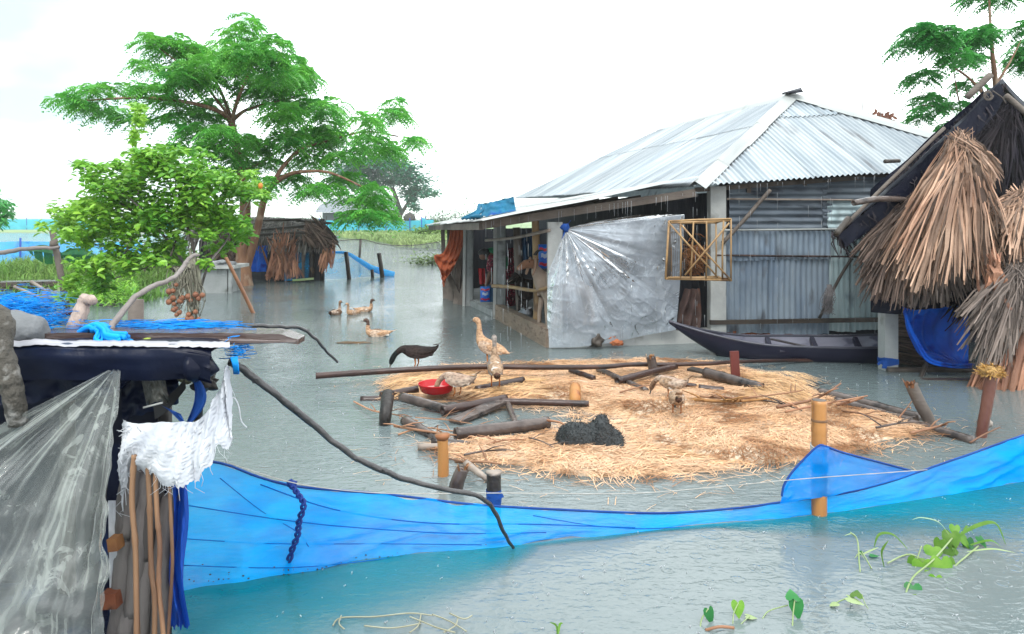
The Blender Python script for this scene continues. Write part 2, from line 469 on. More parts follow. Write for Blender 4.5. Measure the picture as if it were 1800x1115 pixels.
# far field: starts where the flood stops
edge = [(-700, 92), (-62, 88), (-25, 80), (-17, 72), (-14.5, 62), (-9, 50), (-6.2, 40), (-3.4, 37), (2, 39), (10, 36), (40, 40), (120, 44), (700, 60)]
def strip(edge, far, z0, z1, step):
    mb = MB(); vs = []; n = len(edge)
    for x, y in edge: vs.append((x, y, z0))
    for x, y in edge: vs.append((x * 1.004, y + step, z1))
    for x, y in edge: vs.append((x * 4 if abs(x) > 600 else x * 2.5, far, z1))
    fs = []
    for k in range(2):
        for i in range(n - 1): fs.append((k * n + i, k * n + i + 1, (k + 1) * n + i + 1, (k + 1) * n + i))
    mb.add(vs, fs); return mb
obj('far_field', strip(edge, 3500, -.3, .1, 1.5), FIELDM, kind='structure', origin=(0, 60, 0), smooth=False)
# grassy bank on the left
def bank_h(x, y):
    a = math.exp(-((x + 11.5) / 3.6) ** 4 - ((y - 20) / 6.2) ** 4)
    b = math.exp(-((x + 8.1) / 1.9) ** 2 - ((y - 14.6) / 1.7) ** 2) * .62
    return -.25 + .5 * max(a, b) + .10 * nz3(x * .8, y * .8, 3) * 1.2
mb = MB(); mb.grid(46, 46, lambda u, q: (-19 + 15 * u, 11 + 18 * q, bank_h(-19 + 15 * u, 11 + 18 * q)))
obj('bank', mb, GRASSM, kind='structure')

def blade(mb, x, y, z, h, wd, lean, var, seg=2):
    a = R.uniform(0, 6.28); b = R.uniform(0, 6.28)
    dx, dy = math.cos(a) * wd / 2, math.sin(a) * wd / 2
    lx, ly = math.cos(b) * lean * h, math.sin(b) * lean * h
    p = [(x - dx, y - dy, z), (x + dx, y + dy, z), (x + lx * .35 + dx * .8, y + ly * .35 + dy * .8, z + h * .6), (x + lx * .35 - dx * .8, y + ly * .35 - dy * .8, z + h * .6),
         (x + lx, y + ly, z + h * (1 - lean * .3))]
    mb.add(p, [(0, 1, 2, 3), (3, 2, 4)], var)
GRASSB = mat('grass blades', (.16, .36, .07), (.30, .48, .12), 1.2, rough=.6, attr=.45, trans=.4)
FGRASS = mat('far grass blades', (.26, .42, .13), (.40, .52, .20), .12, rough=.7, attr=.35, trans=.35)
mb = MB()
while len(mb.f) < 19000:
    x, y = R.uniform(-18, -5), R.uniform(12, 26)
    h = bank_h(x, y)
    if h < -.02 or nz3(x * .6, y * .6, 8) < -.32: continue
    blade(mb, x, y, h - .03, R.uniform(.15, .5) * (1.0 if y > 17 else .7), .035, R.uniform(.2, 1.0), R.random())
obj('grass', mb, GRASSB, kind='stuff', smooth=False)
mb = MB()
while len(mb.f) < 24000:
    y = 37 + 50 * R.random() ** 1.5; x = R.uniform(-.34, .02) * y if R.random() < .75 else R.uniform(-.78, -.5) * y
    if x > -3 and y < 48: continue
    if not (lambda px: True)(x): continue
    lim = None
    for i in range(len(edge) - 1):
        if edge[i][0] <= x <= edge[i + 1][0]:
            u = (x - edge[i][0]) / (edge[i + 1][0] - edge[i][0]); lim = edge[i][1] + u * (edge[i + 1][1] - edge[i][1])
    if lim is None or y < lim + .6: continue
    blade(mb, x, y, .05, R.uniform(.25, .6), .16, R.uniform(.2, .9), R.random())
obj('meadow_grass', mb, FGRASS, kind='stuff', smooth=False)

# hills on the horizon
HILLM = mat('hills', (.05, .10, .06), (.07, .13, .08), .01, rough=.95)
mb = MB(); n = 220
def hz(u): return max(1.5, 9 + 9 * nz3(u * 9, 2.2) + 6 * nz3(u * 31, 5.1) + 3.0 * nz3(u * 90, 1.7)) * (1.0 if u < .40 else max(.1, 1 - (u - .40) * 9))
vs = []
for i in range(n + 1):
    u = i / n; x = -1150 + 1700 * u
    for k, (dy, kz) in enumerate(((0, 0), (30, .8), (70, 1), (160, 0))): vs.append((x, 1150 + dy, hz(u) * kz - (2 if kz == 0 else 0)))
fs = [(i * 4 + k, (i + 1) * 4 + k, (i + 1) * 4 + k + 1, i * 4 + k + 1) for i in range(n) for k in range(3)]
mb.add(vs, fs); obj('hills', mb, HILLM, kind='structure')

# ------------------------------------------------------------------ far blue nets, shed, haystack
CYAN = mat('cyan net', (.10, .70, .92), (.14, .82, 1.02), 1.2, rough=.8, spec=.0, attr=.12, trans=.45, alpha=.94)
NETB = mat('blue net', (.02, .58, 1.25), (.04, .70, 1.3), 2.0, rough=.6, attr=.15, trans=.45, alpha=.70, edge=.10, c3=(.0, .36, 1.2), s3=5., lo3=.5, hi3=.75, spec=.1)
NETT = mat('thin blue net', (.0, .55, 1.2), (.0, .66, 1.3), 3.0, rough=.6, trans=.4, alpha=.42, edge=.12)
GREYN = mat('grey net', (.42, .44, .46), (.5, .52, .53), 3.0, rough=.8, trans=.3, alpha=.38, edge=.12)
WOODD = mat('wet dark wood', (.035, .028, .024), (.075, .058, .045), 6., (1, 1, .3), rough=.5, bump=.3, bscale=30., attr=.3)
def net_sheet(top, bot, nu, nv, sag=.03, ripple=.04, seed=0., fr=1.2):
    T = cr(top, 8); B = cr(bot, 8)
    def at(path, u):
        q = u * (len(path) - 1); i = min(int(q), len(path) - 2); return path[i].lerp(path[i + 1], q - i)
    mb = MB()
    def fn(u, v):
        p = at(T, u).lerp(at(B, u), v)
        w_ = 1.0 if v > 0 else .35
        k = ripple * w_ * (nz3(u * 14 * fr + seed, v * 2.2, seed) + .5 * nz3(u * 40 * fr, v * 5, seed + 4))
        return p + V((k * .3, k, k * .25 * (1 - v)))
    mb.grid(nu, nv, fn, var=[.5] * (nu * nv)); return mb
def far_net(name, label, pts, h, mat_, posts, seed, post_h=.25, prad=.05):
    c = pts[len(pts) // 2]
    t = thing(name, label, 'net fence', (c[0], c[1], 0))
    top = [V((q[0], q[1], q[2] + h * (1 + .12 * nz3(i * 2.1, seed)))) for i, q in enumerate(pts)]
    obj('net', net_sheet(top, [V(q) for q in pts], 60, 5, ripple=.18, seed=seed), mat_, t)
    for u in posts:
        q = u * (len(pts) - 1); i = min(int(q), len(pts) - 2); p = V(pts[i]).lerp(V(pts[i + 1]), q - i)
        m = MB(); m.tube([p + V((0, -.08, -.3)), p + V((R.uniform(-.06, .06), -.08, h + post_h * R.random()))], prad, 6)
        obj('post', m, MATS['blue post'], t)
mat('blue post', (.01, .06, .40), (.02, .10, .5), 3., rough=.6)
far_net('net_fence', 'long cyan net fence on the far meadow in front of the grey shed', [P(548, 412, 77), P(640, 413, 77), P(700, 413, 76), P(762, 412, 74)], 1.45, CYAN, (.05, .3, .55, .78), 1.)
far_net('net_fence', 'short blue net corner beside the round haystack on stilts', [P(742, 412, 72), P(748, 411, 78)], 1.6, CYAN, (.0, 1.), 2.)
far_net('net_fence', 'far cyan net fence low on the horizon at the left edge of the photo', [P(-60, 405, 104), P(60, 405, 104), P(150, 405, 106), P(330, 404, 112)], 1.55, CYAN, (.12, .3, .47, .6, .8), 3.)
far_net('net_fence', 'blue net fence standing in tall grass behind the dark pole at left', [P(-40, 466, 26), P(20, 464, 26), P(70, 462, 26.5), P(165, 464, 27), P(250, 462, 27)], .78, NETB, (.12, .34, .56, .8), 4., .25, .035)

# shed
SHEDW = mat('shed wall', (.10, .12, .15), (.14, .16, .19), .5, rough=.8)
SHEDR = mat('shed roof', (.25, .28, .31), (.32, .35, .39), .6, rough=.6)
c = P(640, 405, 96)
t = thing('shed', 'long grey shed with a pitched tin roof half hidden by the leafy tree', 'shed', (c.x, 96, 0))
a, b = P(563, 400, 95), P(684, 400, 97)
zt = P(600, 374, 96).z; zr = P(600, 350, 100).z
mb = MB(); mb.box(((a.x + b.x) / 2, 100, zt / 2), (b.x - a.x, 8, zt)); obj('wall', mb, SHEDW, t, smooth=False)
mb = MB()
def rf(u, q):
    x = a.x - .8 + (b.x - a.x + 1.6) * u; y = 95.3 + 9.4 * q
    return (x + (1.6 * (1 - 2 * u) if q > .3 and q < .7 else 0) * .6, y, zt + (zr - zt) * (1 - abs(2 * q - 1)) + .04 * math.sin(u * 160))
mb.grid(160, 4, rf); obj('roof', mb, SHEDR, t)
mb = MB(); mb.box((a.x + 4, 95.97, 1.1), (.9, .06, 1.9)); obj('door', mb, WOODD, t, smooth=False)
# haystack on stilts
THD = mat('dark thatch', (.07, .065, .06), (.13, .115, .10), 5., rough=.95, bump=.6, bscale=20., attr=.4)
c = P(720, 398, 76)
t = thing('haystack', 'small domed dark haystack raised on stilts above the far cyan net', 'haystack', (c.x, 76, 0))
mb = MB(); mb.blob((c.x, 76, P(0, 384, 76).z), (.62, .62, .62), 3, .1, 2.2, 3, flat=-.25, fine=.1); obj('thatch', mb, THD, t)
mb = MB(); mb.beam((c.x - .95, 75.9, 1.52), (c.x + .65, 75.9, 1.5), .5, .09); obj('platform', mb, WOODD, t, smooth=False)
for dx in (-.5, -.1, .35):
    mb = MB(); mb.tube([(c.x + dx, 76, -.1), (c.x + dx + .04, 76, 1.52)], .05, 6); obj('leg', mb, WOODD, t)

# nets and stakes behind the thatched hut
t = thing('net_fence', 'grey fishing net hung across the pond behind the sloping blue net', 'net fence', P(631, 457, 26))
obj('net', net_sheet([P(540, 430, 25), P(575, 426, 25.5), P(634, 421, 26), P(675, 430, 27), P(730, 431, 29), P(792, 422, 31)],
                     [P(540, 468, 25), P(575, 467, 25.5), P(634, 465, 26), P(675, 462, 27), P(730, 457, 29), P(792, 452, 31)], 70, 6, ripple=.05, seed=6.), GREYN, t)
mb = MB(); mb.tube([P(631, 460, 26), P(634, 420, 26)], .045, 7); obj('post', mb, WOODD, t)
mb = MB(); mb.tube(cr([P(540, 430, 24.97), P(575, 426, 25.47), P(634, 421, 25.97), P(675, 430, 26.97), P(730, 431, 28.97), P(792, 422, 30.97)], 8), .015, 5); obj('cord', mb, WOODD, t)
t = thing('net_fence', 'sloping translucent blue net sagging into the pond from a leaning stake', 'net fence', P(612, 490, 19.8))
obj('net', net_sheet([P(500, 445, 18.8), P(575, 443.5, 19.4), P(608, 445, 19.8), P(630, 457, 20), P(655, 471, 20.4), P(692, 484, 20.8)],
                     [P(500, 494, 18.8), P(575, 491, 19.4), P(612, 490, 19.8), P(632, 488, 20), P(655, 486.5, 20.4), P(692, 485.5, 20.8)], 70, 6, ripple=.03, seed=8.), NETT, t)
mb = MB(); mb.tube(cr([P(575, 444, 19.37), P(608, 445, 19.77), P(630, 457, 19.97), P(655, 472, 20.37), P(692, 484, 20.77)], 8), lin(.02, .10, 33), 6, flat=.5)
obj('rolled_edge', mb, NETB, t)
mb = MB(); mb.tube([P(614, 494, 19.75), P(611, 465, 19.75), P(608, 443, 19.75)], .055, 7, jit=.06); obj('post', mb, WOODD, t)
mb = MB(); mb.tube([P(655, 488, 20.3), P(654, 474, 20.3)], .045, 7); obj('post', mb, WOODD, t)
mb = MB(); mb.tube([P(672, 488, 20.2), P(669, 465, 20.2), P(666, 445, 20.2)], .06, 7, jit=.08)
obj('stake', mb, WOODD, label='bare dark stake leaning in the pond beside the sloping blue net', cat='stake')

# rain haze over the plain
mb = MB(); mb.box((0, 2265, 14.2), (8400, 4670, 31.6))
hz_ = obj('haze', mb, None, kind='stuff', smooth=False)
hm = bpy.data.materials.new('rain haze'); hm.use_nodes = True; hm.node_tree.nodes.clear()
vp = hm.node_tree.nodes.new('ShaderNodeVolumePrincipled'); vp.inputs['Color'].default_value = (.97, 1, 1, 1); vp.inputs['Density'].default_value = .0006
vo = hm.node_tree.nodes.new('ShaderNodeOutputMaterial'); hm.node_tree.links.new(vp.outputs[0], vo.inputs['Volume'])
hz_.data.materials.append(hm)
# ------------------------------------------------------------------ tin house
TIN = mat('galvanised roof', (.60, .645, .67), (.37, .425, .47), 1.6, (3.2, .35, 1), rough=.40, metal=.35, attr=.13, coord='st', c3=(.20, .20, .21), s3=2.3, lo3=.60, hi3=.76, bump=.12, bscale=9., bdist=.01)
TINW = mat('pale veranda tin', (.57, .59, .57), (.42, .45, .45), 1.4, (2.5, .4, 1), rough=.5, metal=.1, attr=.12, coord='st', c3=(.42, .40, .36), s3=1.8, lo3=.60, hi3=.72)
TINB = mat('weathered wall tin', (.20, .265, .35), (.32, .39, .46), 2.2, (1.5, 1.5, .6), rough=.42, metal=.25, attr=.2, c3=(.14, .16, .19), s3=3.2, lo3=.58, hi3=.68, bump=.35, bscale=7., bdist=.03)
TINT = mat('pale wall tin', (.40, .53, .56), (.50, .60, .62), 2.2, (1.5, 1.5, .6), rough=.4, metal=.25, attr=.2, c3=(.20, .26, .29), s3=4., lo3=.56, hi3=.68, bump=.3, bscale=7., bdist=.03)
RUST = mat('rusty tin', (.22, .055, .025), (.33, .11, .05), 8., rough=.8, bump=.4, bscale=20., c3=(.08, .03, .02), s3=9.)
CONC = mat('concrete', (.40, .42, .42), (.29, .31, .31), 3.5, rough=.8, bump=.35, bscale=22., c3=(.16, .17, .16), s3=5., lo3=.57, hi3=.72, attr=.1)
CONCL = mat('pale concrete', (.56, .57, .55), (.44, .45, .44), 3.5, rough=.8, bump=.35, bscale=22., c3=(.27, .26, .24), s3=4., lo3=.57, hi3=.72)
BRICKM = mat('mud plastered brick', (.36, .27, .20), (.27, .21, .16), 4., (1, 1, 2.5), rough=.9, bump=.6, bscale=12., bdist=.02, c3=(.18, .13, .10), s3=7.)
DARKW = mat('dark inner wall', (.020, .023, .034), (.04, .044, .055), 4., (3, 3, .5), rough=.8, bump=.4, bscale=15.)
TIMB = mat('grey timber', (.12, .095, .08), (.20, .165, .14), 5., (1, 1, 1), rough=.7, bump=.4, bscale=40., attr=.25, bstretch=(.3, .3, 2))
BAMT = mat('tan bamboo', (.42, .25, .11), (.56, .36, .17), 3., rough=.45, attr=.15, c3=(.22, .12, .06), s3=5., lo3=.56, hi3=.7, bump=.15, bscale=30.)
BAMG = mat('grey bamboo', (.30, .24, .20), (.44, .37, .31), 4., rough=.5, attr=.2, c3=(.13, .09, .07), s3=6., lo3=.55, hi3=.7, bump=.15, bscale=30.)
BAMD = mat('dark wet bamboo', (.034, .015, .012), (.085, .040, .030), 4., rough=.32, attr=.25, c3=(.028, .018, .018), s3=5., lo3=.5, hi3=.68, bump=.3, bscale=25., spec=.4)
BAMW = mat('wet grey wood', (.050, .033, .028), (.19, .145, .125), 5., rough=.26, attr=.25, c3=(.03, .022, .02), s3=5., lo3=.52, hi3=.64, bump=.35, bscale=25., spec=.4)

def bam_path(p0, p1, sagv=(0, 0, 0), node=.32, r=.04, taper=.85, step=.04, bulge=.12, seed=0.):
    p0, p1, sg = V(p0), V(p1), V(sagv); Ln = (p1 - p0).length
    n = max(8, int(Ln / step)); pts, rs = [], []
    nodes = []; q = node * .6
    while q < Ln: nodes.append(q); q += node * R.uniform(.85, 1.15)
    for i in range(n + 1):
        u = i / n; l = u * Ln
        p = p0.lerp(p1, u) + sg * (4 * u * (1 - u)) + V((nz3(l * .9, seed), nz3(l * .9, seed + 5), nz3(l * .9, seed + 9))) * r * .35
        b = max([math.exp(-((l - k) / .016) ** 2) for k in nodes] + [0])
        pts.append(p); rs.append(r * (1 - (1 - taper) * u) * (1 + bulge * b))
    return pts, rs
def bamboo_mb(mb, p0, p1, r, hollow=True, n=10, **k):
    pts, rs = bam_path(p0, p1, r=r, **k); mb.tube(pts, rs, n, hollow=hollow, var=R.random()); return mb

def corr(mb, e0, e1, upper, wl=.076, amp=.0145, sheet=.80, rowlen=1.9, ragged=.035, lift=0., per=6, seed=0):
    """corrugated sheeting on the plane through e0, e1 (eave) and the upper chain of points"""
    rr = random.Random(seed)
    e0, e1 = V(e0), V(e1); U = [V(q) for q in upper]
    s_ = (e1 - e0); Ls = s_.length; s_.normalize()
    nrm = s_.cross(max(U, key=lambda q: (q - e0).cross(s_).length) - e0).normalized()
    if nrm.z < 0 or (abs(nrm.z) < .05 and nrm.y > 0): nrm = -nrm
    t_ = nrm.cross(s_)
    far = max(U, key=lambda q: (q - e0).cross(s_).length)
    if t_.dot(far - e0) < 0: t_ = -t_
    ch = sorted([((q - e0).dot(s_), (q - e0).dot(t_)) for q in U])
    def top(s):
        if s <= ch[0][0]: return ch[0][1]
        for (a, b), (c, d) in zip(ch, ch[1:]):
            if a <= s <= c: return b + (d - b) * (s - a) / max(1e-6, c - a)
        return ch[-1][1]
    smin, smax = min(ch[0][0], 0), max(ch[-1][0], Ls)
    ns = int((smax - smin) / (wl / per))
    tm = max(q[1] for q in ch)
    rag = {}
    rows = [0.0]
    while rows[-1] < tm: rows.append(rows[-1] + rowlen)
    for r_ in range(len(rows) - 1):
        T0, T1 = rows[r_], rows[r_ + 1] + .07
        for k0 in range(0, ns, int(sheet / (wl / per))):
            ks = range(k0, min(ns, k0 + int(sheet / (wl / per))) + 1)
            off = rr.uniform(-ragged, ragged * .4); var = rr.random(); dz = rr.uniform(0, .004); tilt = rr.uniform(-.006, .006)
            cols = []
            for k in ks:
                s = smin + (smax - smin) * k / ns
                tt = top(s)
                if s < 0 or s > Ls: a = max(T0, 0)
                a = T0 + (off if T0 > 0 or True else 0); b = min(T1, tt)
                cols.append((s, a, b))
            vs, st, fs = [], [], []
            nt_ = 5
            for (s, a, b) in cols:
                for j in range(nt_):
                    t = a + (b - a) * j / (nt_ - 1)
                    h = amp * math.sin(2 * math.pi * s / wl) + lift + (T1 - t) * .006 + dz + tilt * (s - cols[0][0]) + .012 * nz3(s * 1.3, t * .9, seed)
                    vs.append(e0 + s_ * s + t_ * t + nrm * h); st.append((s, t, var))
            for i in range(len(cols) - 1):
                if cols[i][2] - cols[i][1] < .01 and cols[i + 1][2] - cols[i + 1][1] < .01: continue
                for j in range(nt_ - 1):
                    q = (i * nt_ + j, (i + 1) * nt_ + j, (i + 1) * nt_ + j + 1, i * nt_ + j + 1); fs.append(q)
            if fs: mb.add(vs, fs, var, st)
    return mb

HV = V((-.23, 1, 0))
EL = P(1224, 328, 9.3); ER = V((6.9, 9.95, 2.34)); AP = P(1388, 171, 11.9)
AB = AP + HV * 4.9; BL = V((.09, 18.9, 2.12)); BR = ER + HV * 9.6; BR.z = 2.2
house = thing('tin_house', 'weathered tin house with corrugated hip roof and open side veranda in the flood', 'house', (2.6, 9.7, 0))
mb = corr(MB(), EL, BL, [EL, AP, AB, BL], seed=3)
obj('roof', mb, TIN, house)
mb = corr(MB(), EL, ER, [EL, AP, ER], seed=5)
obj('roof', mb, TIN, house)
mb = MB(); mb.add([ER, BR, AB, AP, BL], [(0, 1, 2, 3), (1, 4, 2)]); obj('roof', mb, TIN, house, smooth=False)
def cap(a, b, side0, side1, wd, name, n=5, hump=.05):
    """ridge cap: overlapping bent pieces from a to b, wings leaning towards side0 and side1"""
    m = MB(); a, b = V(a), V(b)
    for i in range(n):
        p, q = a.lerp(b, i / n), a.lerp(b, (i + 1.06) / n)
        lift = V((0, 0, .035 + .006 * (i % 2)))
        ws = []
        for k, sd in ((1, side0), (0, None), (1, side1)):
            ws.append(V(sd) * wd * R.uniform(.93, 1.07) if sd is not None else V((0, 0, hump)))
        vs = []
        for P_ in (p, q):
            vs += [P_ + lift + ws[0], P_ + lift + ws[0] * .45 + V((0, 0, hump * .6)), P_ + lift + ws[1], P_ + lift + ws[2] * .45 + V((0, 0, hump * .6)), P_ + lift + ws[2]]
        m.add(vs, [(k, k + 1, k + 6, k + 5) for k in range(4)], R.random(), [(k * .1, i * .7 + j, 0) for j in (0, 1) for k in range(5)])
    obj(name, m, TINW, house)
nL = (AP - EL).cross(HV).normalized(); nF = (ER - EL).cross(AP - EL).normalized()
hip = (AP - EL).normalized()
sL = nL.cross(hip); sL = sL if sL.x < 0 else -sL
sF = nF.cross(hip); sF = sF if sF.x > 0 else -sF
cap(EL - hip * .05, AP, sL, sF, .145, 'hip_cap', 5)
hip2 = (AP - ER).normalized(); s1 = nF.cross(hip2); s1 = s1 if s1.x < 0 else -s1
cap(ER, AP, s1, V((.6, .7, -.3)), .13, 'hip_cap', 6)
cap(AP, AB, V((-.8, -.1, -.55)), V((.8, .1, -.5)), .16, 'ridge_cap', 4)
mb = MB(); a = AP + V((0, -.05, .03))
mb.add([a + V((-.18, -.10, .015)), a + V((.12, -.22, .0)), a + V((.10, -.2, .05)), a + V((.17, .0, .12)), a + V((.0, .0, .06)), a + V((-.10, .1, .02))],
       [(0, 1, 2), (0, 2, 3, 4), (0, 4, 5), (2, 1, 5, 3)]); obj('apex_flap', mb, mat('dark tin', (.015, .018, .03), (.03, .032, .045), 5., rough=.6, spec=.2), house, smooth=False)

# veranda roof: pale sheets running from the wall to the low outer eave
V0 = P(843, 389, 9.02); V1 = P(752, 396, 15.2)
H0 = EL + V((.06, 0, -.035)); H1 = BL + V((1.1, -3.3, -.06))
def vroof(m, e0, e1, h1, h0, wl, amp, seed):
    corr(m, e0, e1, [h0, h1], wl=wl, amp=amp, sheet=1.05, rowlen=1.55, ragged=.05, seed=seed)
mb = MB(); vroof(mb, V0, V1, H1, H0, .076, .010, 11)
obj('veranda_roof', mb, TINW, house)
mb = MB()                                                          # timbers under the veranda roof
mb.beam(P(848, 396, 9.1), P(1222, 339, 9.36), .05, .10)
mb.beam(P(846, 398, 9.16) , P(756, 400.5, 15.1), .06, .09)
for k in range(1, 6):
    u = k / 6; a = V0.lerp(V1, u) + V((.1, 0, -.05)); b = H0.lerp(H1, u) + V((0, 0, -.07)); mb.beam(a, b, .05, .07, var=R.random())
for k in range(1, 4):
    u = k / 4; a = V0.lerp(H0, u) + V((0, .1, -.035)); b = V1.lerp(H1, u) + V((0, 0, -.035)); mb.beam(a, b, .05, .05, var=R.random())
obj('rafters', mb, TIMB, house, smooth=False)

# plinth and floor
C0 = V((.50, 9.2, 0)); C1 = V((-.19, 11.85, 0)); C2 = V((-1.25, 15.4, 0)); W0 = V((2.62, 9.62, 0)); W1 = W0 + HV * 8.6
def prism(m, pts, z0, z1):
    n = len(pts); m.add([(p[0], p[1], z0) for p in pts] + [(p[0], p[1], z1) for p in pts],
        [tuple(reversed(range(n))), tuple(range(n, 2 * n))] + [(i, (i + 1) % n, n + (i + 1) % n, n + i) for i in range(n)]); return m
mb = prism(MB(), [C0 + V((-.02, .02, 0)), W0 + V((-.02, -.02, 0)), W1, C2, C1], -.5, .115); obj('veranda_floor', mb, CONC, house, smooth=False)
mb = MB(); mb.grid(40, 4, lambda u, q: C0.lerp(W0, u) + V((0, -.06 + .012 * nz3(u * 15, q * 3) , -.3 + .47 * q + .01 * nz3(u * 30, 4)))); 
a = C0.lerp(W0, 0) + V((0, -.06, .17)); b = W0 + V((0, -.06, .17)); mb.add([a, b, b + V((0, .2, 0)), a + V((0, .2, 0))], [(0, 1, 2, 3)])
obj('plinth', mb, CONCL, house)
sd = (C1 - C0).normalized(); nr = V((-sd.y, sd.x, 0))
mb = MB(); mb.beam(C0 + V((0, 0, .03)) + nr * .02, C1 + V((0, 0, .03)) + nr * .02, .13, .40); obj('low_wall', mb, BRICKM, house, smooth=False)
mb = MB(); mb.beam(C1 + V((0, .05, -.05)), C2 + V((0, 0, -.05)), .13, .30); obj('low_wall', mb, CONC, house, smooth=False)
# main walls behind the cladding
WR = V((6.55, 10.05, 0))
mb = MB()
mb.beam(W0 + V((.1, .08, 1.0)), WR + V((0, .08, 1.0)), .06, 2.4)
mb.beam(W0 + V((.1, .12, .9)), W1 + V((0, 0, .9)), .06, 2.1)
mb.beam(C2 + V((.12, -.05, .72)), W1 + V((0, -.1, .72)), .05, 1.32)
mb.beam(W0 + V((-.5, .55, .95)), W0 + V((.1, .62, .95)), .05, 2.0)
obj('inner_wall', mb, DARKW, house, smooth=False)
# concrete posts
def post(p, wd, dp, z0, z1, m=CONC, name='pillar', chip=.006):
    mb = MB(); n = 14
    for i in range(n):
        pass
    def fn(u, q):
        a = [(-1, -1), (1, -1), (1, 1), (-1, 1), (-1, -1)]; k = min(int(u * 4), 3); f = u * 4 - k
        x = a[k][0] + (a[k + 1][0] - a[k][0]) * f; y = a[k][1] + (a[k + 1][1] - a[k][1]) * f
        c = 1 - chip / wd * 2 * (abs(x * y) > .9)
        return V((p[0] + x * wd / 2 * c + chip * .8 * nz3(x * 2, q * 9, p[0]), p[1] + y * dp / 2 * c, z0 + (z1 - z0) * q))
    mb.grid(16, n, fn); 
    mb.add([(p[0] - wd / 2, p[1] - dp / 2, z1), (p[0] + wd / 2, p[1] - dp / 2, z1), (p[0] + wd / 2, p[1] + dp / 2, z1), (p[0] - wd / 2, p[1] + dp / 2, z1)], [(0, 1, 2, 3)])
    return obj(name, mb, m, house, smooth=False)
post((.535, 9.28), .19, .19, -.3, 1.56, CONCL)
post((-.20, 11.95), .20, .24, -.4, 1.60, CONC)
post((-.80, 13.7), .17, .22, -.4, 1.60, CONC)
post((2.66, 9.62), .21, .2, -.3, 2.02, CONCL)
for (x, y, wd_) in ((-.285, 11.84, .05), (-.888, 13.58, .05)):     # pale uprights on the outer corners of two posts
    mb = MB(); mb.beam((x, y, -.3), (x + .02, y, 1.55), wd_, wd_, up=(0, 1, 0)); obj('batten', mb, CONCL, house, smooth=False)
mb = MB(); bamboo_mb(mb, P(944, 571, 10.15) - V((0, 0, .1)), P(942, 380, 10.15), .058, node=.36); obj('bamboo_post', mb, BAMT, house)
mb = MB(); mb.tube(cr([P(914, 553, 11.0), P(911, 480, 11.0), P(908, 400, 11.0)], 5), .055, 8, jit=.06); obj('wooden_post', mb, TIMB, house)
mb = MB()
for k, (a, b, c, d_, ds) in enumerate(((778, 395, 782, 528, 15.0), (790, 400, 793, 540, 14.6), (801, 398, 812, 545, 14.3), (812, 410, 800, 552, 14.1), (786, 480, 826, 560, 14.0), (822, 480, 805, 560, 13.9), (798, 405, 796, 540, 14.9), (808, 405, 822, 550, 14.7), (783, 470, 790, 540, 14.9))):
    mb.beam(P(a, b, ds), P(c, d_, ds - .15), R.uniform(.07, .14), .035, up=(.3, 1, 0), var=R.random())
obj('plank_wall', mb, TIMB, house, smooth=False)
mb = MB(); mb.tube(cr([P(854, 423, 11.6), P(905, 418, 10.4), P(966, 405, 9.15)], 6), .022, 7, jit=.05); obj('rail', mb, BAMG, house)
mb = MB(); mb.tube(cr([P(866, 503, 11.7), P(900, 505, 10.8), P(940, 511, 9.9), P(972, 503, 9.06)], 6), lin(.03, .022, 19), 7, jit=.05); obj('rail', mb, BAMT, house)
# front cladding (depth follows the wall)
def wd_(px):                                                       # depth of the front wall's face seen at a pixel column
    x0, y0, k = W0.x + .1, W0.y, (WR.y - W0.y) / (WR.x - W0.x)
    r = (px - 900) / FPX
    return (y0 - k * x0) / (1 - k * r)
def clad(px0, py0, px1, py1, m, off, vertical=True, seed=0, name='wall_panel', skew=0.0, dent=.015, wl=.076):
    d0, d1 = wd_(px0) - off, wd_(px1) - off
    a, b = P(px0, py1, d0), P(px1, py1 + skew, d1); c, e = P(px0, py0, d0), P(px1, py0 + skew, d1)
    W = (b - a).length; H = (c - a).length
    nu, nv = (int(W / wl * 6), 14) if vertical else (24, int(H / wl * 6))
    mb = MB()
    def fn(u, q):
        p = a.lerp(b, u).lerp(c.lerp(e, u), q)
        ph = (u * W if vertical else q * H) / wl * 2 * math.pi
        k = .011 * math.sin(ph) + dent * nz3(u * W * 1.7, q * H * 1.7, seed) + dent * 1.2 * max(0, nz3(u * W * 5, q * H * 5, seed + 7) - .15)
        if q == 0 and vertical: p = p + V((0, 0, .025 * nz3(u * W * 6, seed)))
        return p + V((0, -k, 0))
    mb.grid(nu, nv, fn, var=[(.5 + .4 * nz3(seed * 1.7, i % nu * .01)) for i in range(nu * nv)]); return obj(name, mb, m, house)
clad(1266, 452, 1361, 586, TINB, .020, seed=1); clad(1354, 450, 1458, 588, TINB, .034, seed=2)
clad(1270, 405, 1375, 458, TINB, .050, seed=3, dent=.03); clad(1368, 406, 1460, 456, TINB, .062, seed=4)
clad(1450, 405, 1505, 583, TINT, .020, seed=5); clad(1498, 400, 1600, 580, TINT, .036, seed=6)
TIND = mat('eave shade tin', (.13, .16, .20), (.20, .24, .28), 2.2, (.6, 1.5, 2), rough=.45, metal=.25, attr=.2, c3=(.06, .07, .09), s3=3.2, lo3=.52, hi3=.68, bump=.3, bscale=7., bdist=.03)  # darker wall tin for the upper panels, eave shade put into its colour
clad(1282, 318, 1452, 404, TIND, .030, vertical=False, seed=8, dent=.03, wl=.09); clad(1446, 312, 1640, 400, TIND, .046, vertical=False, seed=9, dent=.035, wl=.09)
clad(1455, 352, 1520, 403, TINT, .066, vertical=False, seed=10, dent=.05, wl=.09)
clad(1276, 582, 1420, 596, RUST, .012, seed=12, name='rust_strip', dent=.03)
clad(1266, 588, 1600, 600, CONCL, .002, seed=13, name='sill_wall')
